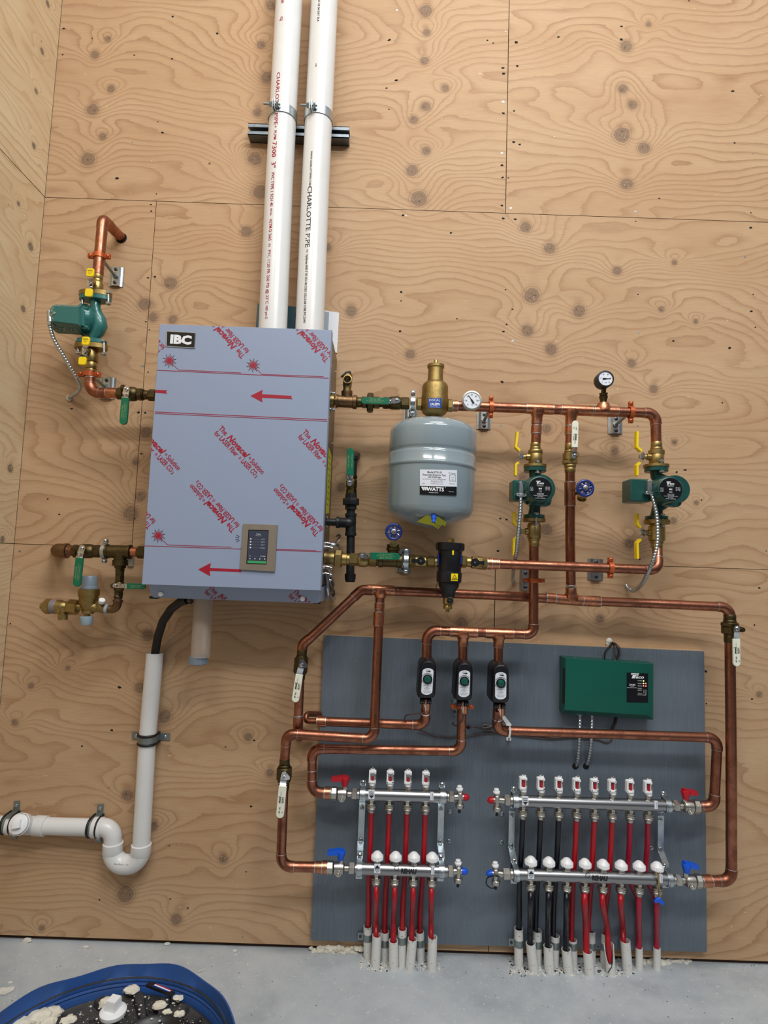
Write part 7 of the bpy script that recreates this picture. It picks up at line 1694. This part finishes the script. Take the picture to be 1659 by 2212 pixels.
def sleeve(x0, y0, x1, y1, r, label, group, band=None, cut=False, back=False):
    """open white pipe stub standing in the slab: top (x0,y0), foot (x1,y1) on the floor"""
    foot = G(x1, y1 - 4, 0); h = -foot.y
    top = W(x0, y0 + 2, h); t = Thing('pipe_sleeve', label, 'sleeve', foot, group)
    u = U(x0, y0, h); ax = (foot - top); L_ = ax.length; ax.normalize(); mb = MB('sleeve_white')
    n = 28; vs = []
    rt = Vector((1, 0, 0)); rt = (rt - ax * rt.dot(ax)).normalized(); fw = ax.cross(rt)
    rows = [(0, r), (L_ + .01, r)] ; prof = [(L_ + .01, r), (0, r), (0, r * .84), (.05, r * .84), (.06, 0)]
    for d_, rr in prof:
        for j in range(n):
            a = 2 * PI * j / n; dd = d_
            if cut and d_ < .02:
                s_ = math.sin(a) if True else 0
                front = max(0, (rt * math.cos(a) + fw * math.sin(a)).dot(Vector((-.35, -1, 0)).normalized())); dd = d_ + front ** 1.3 * .055
            vs.append(top + ax * dd + (rt * math.cos(a) + fw * math.sin(a)) * rr * u)
    fs = []
    for i in range(len(prof) - 1):
        for j in range(n): fs.append((i * n + j, i * n + (j + 1) % n, (i + 1) * n + (j + 1) % n, (i + 1) * n + j))
    mb.add(vs, fs); body = t.part('stub', mb)
    if band:
        mb = MB('grey_plastic'); mb.mats[0] = 'galvanised'
        ya, yb = band; a = top + ax * ((ya - y0) / (y1 - y0) * L_); l = (yb - ya) / (y1 - y0) * L_
        mb.lathw(a, ax, [(0, r * u * 1.0), (0, r * u * 1.06), (l, r * u * 1.06), (l, r * u)], 28, False)
        xa, yy_ = x0 - 17, (ya + yb) / 2
        mb.box(xa + 2, yy_, 13, 15, -a.y - .0, -a.y + .002, 2); q_ = W(xa + 1, yy_, -a.y + .002)
        t.part('grey_band', mb, label='galvanised strap round the stub')
        mb = MB('dark_steel'); mb.lathw(q_, (0, -1, 0), [(0, 3 * u), (.002, 2.8 * u), (.003, 1.5 * u)], 10); t.part('strap_screw', mb)
    if cut:
        mb = MB('ink_black'); c0_ = W(1322.5, 2068, h + r * u * .98); c1_ = W(1320.5, 2090, h + r * u); c2_ = W(1313, 2101, h + r * u * .98)
        mb.tubew([c0_, W(1323, 2080, h + r * u * .99), c1_, c2_], .0012, 6); t.part('crack', mb)
    return h
PR = 'RAUPEX O2 BARRIER 1/2" SDR 9 PEXa 5106 CSA B137.5 ASTM F876'
# left set: back sleeves (from the upper bar) then front ones (from the lower bar)
LS = [(794.5, 1998, 795, 2073, 795.6), (831.5, 2010, 831.5, 2077, 831), (869, 2004, 868, 2090, 869.3), (906.5, 2010, 908.5, 2079, 907)]
for i, (x0, y0, x1, y1, tx0) in enumerate(LS):
    g = 'back row of white stubs under the left manifolds'
    h = max(sleeve(x0, y0, x1, y1, 9.6, '%s back-row white stub from the left under the left manifold pair' % ordn[i], g, (y0 + 17, y0 + 33)), .03)
    hs = -G(x1, y1 - 4).y
    tubing([(LX_TB[i] - .4, yLT(LX_TB[i]) + 34, HT), (LX_TB[i] - 2, 1800, HT - .02), (LX_TB[i] - 5.5, 1890, .075), (tx0 + 1, 1960, hs + .005), (tx0, 2012, hs), (tx0, 2034, hs)], 5.7, 'pex_red', '%s red tube from the left running behind the lower left manifold bar' % ordn[i], 'red tubes from the upper left manifold', PR if i == 3 else None)
FS = [(814.5, 2018, 811, 2090, 812), (850, 2030, 849.7, 2096, 849.7), (891, 2026, 885.5, 2098, 889.5), (934.4, 2022, 932.8, 2097, 931)]
for i, (x0, y0, x1, y1, tx0) in enumerate(FS):
    g = 'front row of white stubs under the left manifolds'
    h = sleeve(x0, y0, x1, y1, 10.2, '%s front-row white stub from the left under the left manifold pair' % ordn[i], g)
    tubing([(LX_BB[i] - .3, yLB(LX_BB[i]) + 34, HB), (LX_BB[i] - .6, 1945, HB + .01), (lerp2((LX_BB[i], 0), (tx0, 0), .8)[0], 1990, h - .01), (tx0, y0 + 2, h), (tx0, y0 + 26, h)], 5.7, 'pex_red', '%s red tube from the left hanging from the lower left manifold' % ordn[i], 'red tubes from the lower left manifold', PR if i else None)
RS = [(1120.5, 2003, 1120.5, 2089, 1120.8, 'pex_black'), (1161, 2008, 1160.5, 2088, 1157, 'pex_black'), (1199, 2019, 1197.5, 2090, 1195, 'pex_black'), (1236.5, 2028, 1238, 2090, 1234.5, 'pex_red'), (1276, 2008, 1277, 2084, 1271.5, 'pex_red'), (1307, 2013, 1306, 2085, 1307, 'pex_red')]
for i, (x0, y0, x1, y1, tx0, mt) in enumerate(RS):
    sleeve(x0, y0, x1, y1, 9.6, '%s back-row white stub from the left under the right manifold pair' % ordn[i], 'back row of white stubs under the right manifolds', (2028 + i * 1.5, 2044 + i * 1.5))
    hs = -G(x1, y1 - 4).y; cn = 'black' if 'black' in mt else 'red'
    tubing([(RX_TB[i] - .4, yRT(RX_TB[i]) + 34, HT), (RX_TB[i] - 3, 1830, HT - .02), (RX_TB[i] - 7.5, 1905, .075), (tx0 + 1, 1965, hs + .004), (tx0, y0 + 2, hs), (tx0, y0 + 24, hs)], 5.7, mt, '%s tube, %s, from the left running behind the lower right manifold bar' % (ordn[i], cn), 'tubes from the upper right manifold')
for i in (6, 7):
    x = RX_TB[i]; x2 = (1376, 1415)[i - 6]
    tubing([(x - .4, yRT(x) + 34, HT), (x - 1.5, 1820, HT - .03), (x - 3.5, 1892, .05), (x2 + 2, 1945, .035), (x2 + 3, 2000, .03), (x2 + 3, 2058, .03)], 5.7, 'pex_pink', '%s tube, crimson, from the left behind the lower right manifold bar' % ordn[i], 'tubes from the upper right manifold')
RF = [(1146.3, 2035, 1152.5, 2100, 1145, 'pex_black'), (1184.5, 2041, 1186.8, 2102, 1183.5, 'pex_black'), (1223.3, 2048, 1228, 2104, 1222.5, 'pex_black'), (1269.7, 2053, 1273.5, 2109, 1266.5, 'pex_red'), (1315, 2038, 1319.6, 2106, 1314, 'pex_red'), (1350.6, 2030, 1355.8, 2101, 1346.5, 'pex_red')]
for i, (x0, y0, x1, y1, tx0, mt) in enumerate(RF):
    lab = '%s front-row white stub from the left under the right manifold pair' % ordn[i] if i != 4 else 'split and broken white stub in the front row under the right manifold pair'
    h = sleeve(x0, y0, x1, y1, 10.4, lab, 'front row of white stubs under the right manifolds', cut=(i == 4)); cn = 'black' if 'black' in mt else 'red'
    tubing([(RX_BB[i] - .2, yRB(RX_BB[i]) + 34, HB), (RX_BB[i] - .4, 1955, HB + .012), (lerp2((RX_BB[i], 0), (tx0, 0), .75)[0], 2000, h - .008), (tx0, y0 + 3, h), (tx0 + (1.5 if i < 4 else 4), y0 + (26 if i < 4 else 38), h)], 6 + (i == 3) * .8, mt, '%s %s tube from the left hanging from the lower right manifold' % (ordn[i], cn), 'tubes from the lower right manifold', PR if i in (1, 2) else None)
for i in (6, 7):
    x = RX_BB[i]; x2 = (1380.5, 1419)[i - 6]; h = hfloor(x2, 2066); h = max(.03, min(h, .12))
    tubing([(x - .2, yRB(x) + 34, HB), (x - .4, 1970, HB - .01), (x2, 2020, h + .01), (x2, 2052, h)], 5.8, 'pex_pink', '%s tube, crimson, from the left hanging from the lower right manifold' % ordn[i], 'tubes from the lower right manifold')
    t = Thing('pipe_sleeve', '%s frosted collar at the foot of the two rightmost crimson tubes' % ('left' if i == 6 else 'right'), 'sleeve', (x2, 2062, h))
    mb = MB('sleeve_white'); p0 = P3((x2, 2047, h)); p1 = G(x2, 2072, 0); p1 = Vector((p0.x, p0.y, 0)); mb.lathw(p0, p1 - p0, [(0, 7.5 * U(x2, 2050, h)), ((p1 - p0).length, 8 * U(x2, 2050, h))], 24); t.part('collar', mb)

# ================================================================== foam, debris, floor litter
def blob(c, r, sq=(1, 1, .6), seed=0, mat='foam', n=14, m_=None):
    mb = m_ or MB(mat); mb.use(mat); vs = []; k = n // 2; c = Vector(c)
    for i in range(k + 1):
        th = PI * i / k
        for j in range(n):
            ph = 2 * PI * j / n; d = Vector((math.sin(th) * math.cos(ph), math.sin(th) * math.sin(ph), math.cos(th)))
            q_ = 1 + .38 * mnoise.noise(d * 1.7 + Vector((seed * 3.1, 0, 0))) + .15 * mnoise.noise(d * 5 + Vector((seed, 0, 0)))
            vs.append(c + Vector((d.x * sq[0], d.y * sq[1], d.z * sq[2])) * r * q_)
    fs = [(i * n + j, (i + 1) * n + j, (i + 1) * n + (j + 1) % n, i * n + (j + 1) % n) for i in range(k) for j in range(n)]
    mb.add(vs, fs); return mb
mb = MB('foam')
for i in range(30):
    x = 674 + i * 3.6 + random.uniform(-2, 2); g0 = G(x, 2046 + random.uniform(-2, 8)); g0.y = min(g0.y, -.004); blob(g0 + Vector((0, 0, random.uniform(.0, .014))), random.uniform(.006, .014), (1, .8, .7), i, 'foam', 10, mb)
single('sealing_foam', mb, 'crusty pale expanding foam along the floor at the board left bottom corner', 'foam', kind='stuff')
mb = MB('foam')
for i in range(46):
    x = 1368 + i * 2.7 + random.uniform(-2, 2); g0 = G(x, 2068 + random.uniform(0, 13)); blob(g0, random.uniform(.005, .016), (1.1, .8, .6), i + 50, 'foam' if i % 3 else 'plaster', 10, mb)
single('sealing_foam', mb, 'crusty pale foam and mortar round the feet of the rightmost crimson tubes', 'foam', kind='stuff')
# rubble in the tube cut-outs
for (xa, xb, ya, yb, lab, nn) in ((778, 950, 2062, 2100, 'cement crumbs scattered among the white stubs under the left manifolds', 420), (1100, 1372, 2068, 2112, 'cement crumbs scattered among the white stubs under the right manifolds', 620)):
    mb = MB('plaster')
    for i in range(nn):
        x, y = random.uniform(xa, xb), random.triangular(ya, yb, (ya + yb) / 2 + 8); g0 = G(x, y); r = random.choice((.001, .0015, .002, .0028, .004)); 
        mb.use(random.choice(('plaster', 'foam', 'hub_black', 'plaster'))); mb.ball(g0, r, 6, (1, 1, .6))
    single('crumbs', mb, lab, 'debris', kind='stuff')
mb = MB('plaster')
for i in range(700):
    x, y = random.uniform(0, 1659), random.triangular(2030, 2212, 2085); y = max(y, 2022 + x * .038 + 2); g0 = G(x, y); mb.use('plaster' if i % 4 else 'hub_black'); mb.ball(g0, random.choice((.0007, .0009, .0013, .002)), 5, (1, 1, .5))
single('floor_dust', mb, 'white specks and sawdust strewn over the concrete floor', 'debris', kind='stuff')
# sawdust stuck on the plywood
mb = MB('foam')
for i in range(260):
    x, y = random.choice(((random.uniform(90, 300), random.uniform(460, 860)), (random.uniform(20, 560), random.uniform(1450, 2000)), (random.uniform(20, 700), random.uniform(1650, 2010)))); mb.ball(W(x, y, .0016), random.choice((.0006, .0009, .0012)), 5, (1, .6, 1))
single('sawdust', mb, 'pale sawdust flecks clinging to the left part of the plywood wall', 'sawdust', kind='stuff')
for i, (x, y, s_, lab) in enumerate(((58, 2034, .012, 'curled pale plaster chip on the floor near the left wall corner'), (186, 2047, .008, 'small ragged foam crumb on the floor, right of the curled chip'), (362, 2040, .009, 'flat pale foam flake lying just below the plywood at left'),
        (507, 2055, .006, 'tiny pale foam crumb on the floor left of the grey board corner'), (22, 2124, .006, 'small white pebble of foam above the long sliver by the blue barrel'), (217, 2076, .005, 'little white crumb on the floor just above the blue barrel rim'))):
    mb = blob(G(x, y) + Vector((0, 0, s_ * .25)), s_, (1.2, .8, .5), i + 90, 'plaster', 12); single('foam_chip', mb, lab, 'chip')
mb = MB('plaster'); mb.prism([G(-25, 2150, .001), G(-10, 2137, .002), (G(32, 2133, .004)), G(30, 2140, .001), G(10, 2150, .001)], (0, 0, .003)); single('plaster_sliver', mb, 'long pale plaster sliver on the floor at the lower left edge', 'chip')
mb = MB('cable_white'); mb.tubew([G(428, 2099, .004), G(436, 2097, .002), G(444, 2093, .002)], .0012, 6); single('nail', mb, 'short white nail-like splinter on the floor by the barrel right shoulder', 'nail')
# ================================================================== cut blue barrel with a fan-like black hub
RZ = .135
gc = G(238, 2218, RZ); ge = G(489, 2160, RZ)
pt_top = G(300, 2081, RZ)
# circle through the far rim, the right shoulder and the left edge crossing
pl_ = G(0, 2187, RZ)
def circ3(a, b_, c):
    ax_, ay_, bx, by_, cx_, cy_ = a.x, a.y, b_.x, b_.y, c.x, c.y
    d = 2 * (ax_ * (by_ - cy_) + bx * (cy_ - ay_) + cx_ * (ay_ - by_))
    ux = ((ax_ ** 2 + ay_ ** 2) * (by_ - cy_) + (bx ** 2 + by_ ** 2) * (cy_ - ay_) + (cx_ ** 2 + cy_ ** 2) * (ay_ - by_)) / d
    uy = ((ax_ ** 2 + ay_ ** 2) * (cx_ - bx) + (bx ** 2 + by_ ** 2) * (ax_ - cx_) + (cx_ ** 2 + cy_ ** 2) * (bx - ax_)) / d
    return Vector((ux, uy, 0)), math.hypot(ax_ - ux, ay_ - uy)
BC, BR = circ3(pt_top, ge, pl_)
print('barrel', BC, BR)
t = Thing('cut_barrel', 'bottom of a cut-down blue plastic barrel with wavy rim in the left foreground', 'barrel', Vector((BC.x, BC.y, 0)))
mb = MB('barrel_blue'); n = 96
prof = [(0, BR * .93), (.02, BR * .965), (RZ - .06, BR * .97), (RZ, BR), (RZ + .001, BR - .004), (RZ - .026, BR * .975), (RZ - .03, BR * .962), (RZ - .036, BR * .958), (RZ - .04, BR * .963), (RZ - .045, BR * .955), (RZ - .049, BR * .96), (RZ - .054, BR * .952), (.045, BR * .945), (.04, .001)]
vs = []
for z, r in prof:
    for j in range(n):
        a = 2 * PI * j / n; q_ = z + (.004 * math.sin(a * 5 + 1) + .003 * math.sin(a * 11)) * (1 if z > RZ - .03 else 0); vs.append(Vector((BC.x + math.cos(a) * r, BC.y + math.sin(a) * r, q_)))
fs = [(i * n + j, i * n + (j + 1) % n, (i + 1) * n + (j + 1) % n, (i + 1) * n + j) for i in range(len(prof) - 1) for j in range(n)]
mb.add(vs, fs); mb.add([Vector((BC.x + math.cos(2 * PI * j / n) * BR * .93, BC.y + math.sin(2 * PI * j / n) * BR * .93, 0)) for j in range(n)], [tuple(range(n))])
t.part('shell', mb)
mb = MB('hub_black'); zz = RZ - .1
mb.torw(Vector((BC.x, BC.y, RZ - .0285)), (0, 0, 1), BR * .967, .0022, 80, 6); t.part('inner_seam', mb)
t = Thing('spoked_cover', 'black ribbed plastic cover lying inside the cut blue barrel', 'cover', Vector((BC.x, BC.y, .05)))
HC = Vector((BC.x + .06, BC.y - .04, 0))
hubp = G(322, 2262, .09)
HC = Vector((hubp.x, hubp.y, 0))
mb = MB('hub_black'); zz = .058
o_r = BR * .935
pl = []
mb.lathw(Vector((BC.x, BC.y, .052)), (0, 0, 1), [(0, o_r), (.02, o_r), (.026, o_r - .01), (.02, o_r - .02), (.02, .01)], 80)
plate = t.part('plate', mb)
mb = MB('black_plastic'); mb.lathw(HC + Vector((0, 0, .068)), (0, 0, 1), [(0, .105), (.018, .102), (.024, .094), (.02, .085), (.004, .075), (.004, .001)], 48); t.part('hub', mb)
for i in range(16):
    a = 2 * PI * i / 16 + .12; d = Vector((math.cos(a), math.sin(a), 0)); s_ = Vector((-d.y, d.x, 0)); 
    rel = HC - BC; bq = rel.dot(d); L_ = -bq + math.sqrt(max(bq * bq - rel.length_squared + (o_r - .02) ** 2, 0))
    if L_ < .12: continue
    p0, p1 = HC + d * .1, HC + d * L_
    mb = MB('hub_black'); mb.prism([p0 + s_ * .007 + Vector((0, 0, .07)), p1 + s_ * .013 + Vector((0, 0, .07)), p1 - s_ * .013 + Vector((0, 0, .07)), p0 - s_ * .007 + Vector((0, 0, .07))], (0, 0, .02), .003)
    t.part('rib', mb)
    if i % 2 == 0:
        c_ = HC + Vector((math.cos(a + .2), math.sin(a + .2), 0)) * (L_ * .82); mb = MB('hub_black'); mb.lathw(c_ + Vector((0, 0, .07)), (0, 0, 1), [(0, .014), (.006, .013), (.006, .008), (.014, .007), (.015, .004)], 14); t.part('bolt_boss', mb)
t = Thing('cleanout_plug', 'white plastic square-headed plug lying on the black cover in the barrel', 'plug', G(244, 2186, .092))
p = G(244, 2191, .09); mb = MB('white_plastic'); mb.lathw(p, (0, 0, 1), [(0, .03), (.004, .031), (.009, .031), (.012, .027), (.013, .02)], 36); t.part('disc', mb)
mb = MB('white_plastic'); mb.lathw(p + Vector((0, 0, .012)), (0, -.04, 1), [(0, .019), (.024, .0175), (.0255, .0165)], 4, True, .35); t.part('square_head', mb)
t = Thing('blade_pack', 'black blade packet with red and blue label resting on the cover', 'packet', G(345, 2140, .085))
mb = MB('black_plastic'); a, b_, c, d = G(314, 2132, .112), G(324, 2124, .114), G(378, 2147, .1), G(370, 2154, .098); mb.prism([a, b_, c, d], (0, 0, .006), .001); t.part('case', mb)
mb = MB('ink_red'); q_ = lambda f, g_: a.lerp(d, f).lerp(b_.lerp(c, f), g_) + Vector((0, 0, .0068))
mb.add([q_(.25, .7), q_(.9, .7), q_(.9, .95), q_(.25, .95)], [(0, 1, 2, 3)]); mb.use('label_blue'); mb.add([q_(.22, .25), q_(.85, .25), q_(.85, .45), q_(.22, .45)], [(0, 1, 2, 3)]); mb.use('label_white'); mb.add([q_(.25, .45), q_(.88, .45), q_(.88, .7), q_(.25, .7)], [(0, 1, 2, 3)]); t.part('label', mb)
for i, (x, y, s_, lab) in enumerate(((85, 2198, .028, 'largest foam lump, leftmost on the black cover'), (115, 2187, .02, 'round foam lump right of the largest one'), (52, 2212, .024, 'foam lump at the picture bottom edge, far left'), (103, 2207, .018, 'foam lump in front of the round one'), (285, 2138, .018, 'foam lump near the far rim, left of the blade packet'),
        (231, 2165, .018, 'flat foam smear just behind the white plug'), (345, 2172, .016, 'foam fragment on the ribs right of the plug'), (388, 2190, .012, 'foam fragment between right-hand ribs'), (360, 2186, .01, 'star-shaped foam bit among the ribs'), (150, 2203, .016, 'low foam patch left of the white plug'), (385, 2156, .012, 'foam crumb beside the blade packet right end'))):
    mb = blob(G(x, y, .092), s_, (1.15, .8, .45), i + 20, 'foam', 16); single('foam_lump', mb, lab, 'foam lump', 'foam lumps in the barrel')
mb = MB('plaster')
for i in range(750):
    a = random.uniform(.15, PI - .1); r = BR * .84 * math.sqrt(random.uniform(.1, 1)); mb.ball(Vector((BC.x + math.cos(a) * r, BC.y + math.sin(a) * r, .074 if random.random() < .6 else .09)), random.choice((.0006, .0008, .001, .0016, .003)), 6, (1.2, 1, .5))
single('cover_crumbs', mb, 'white crumbs dusted over the black cover in the barrel', 'debris', kind='stuff')
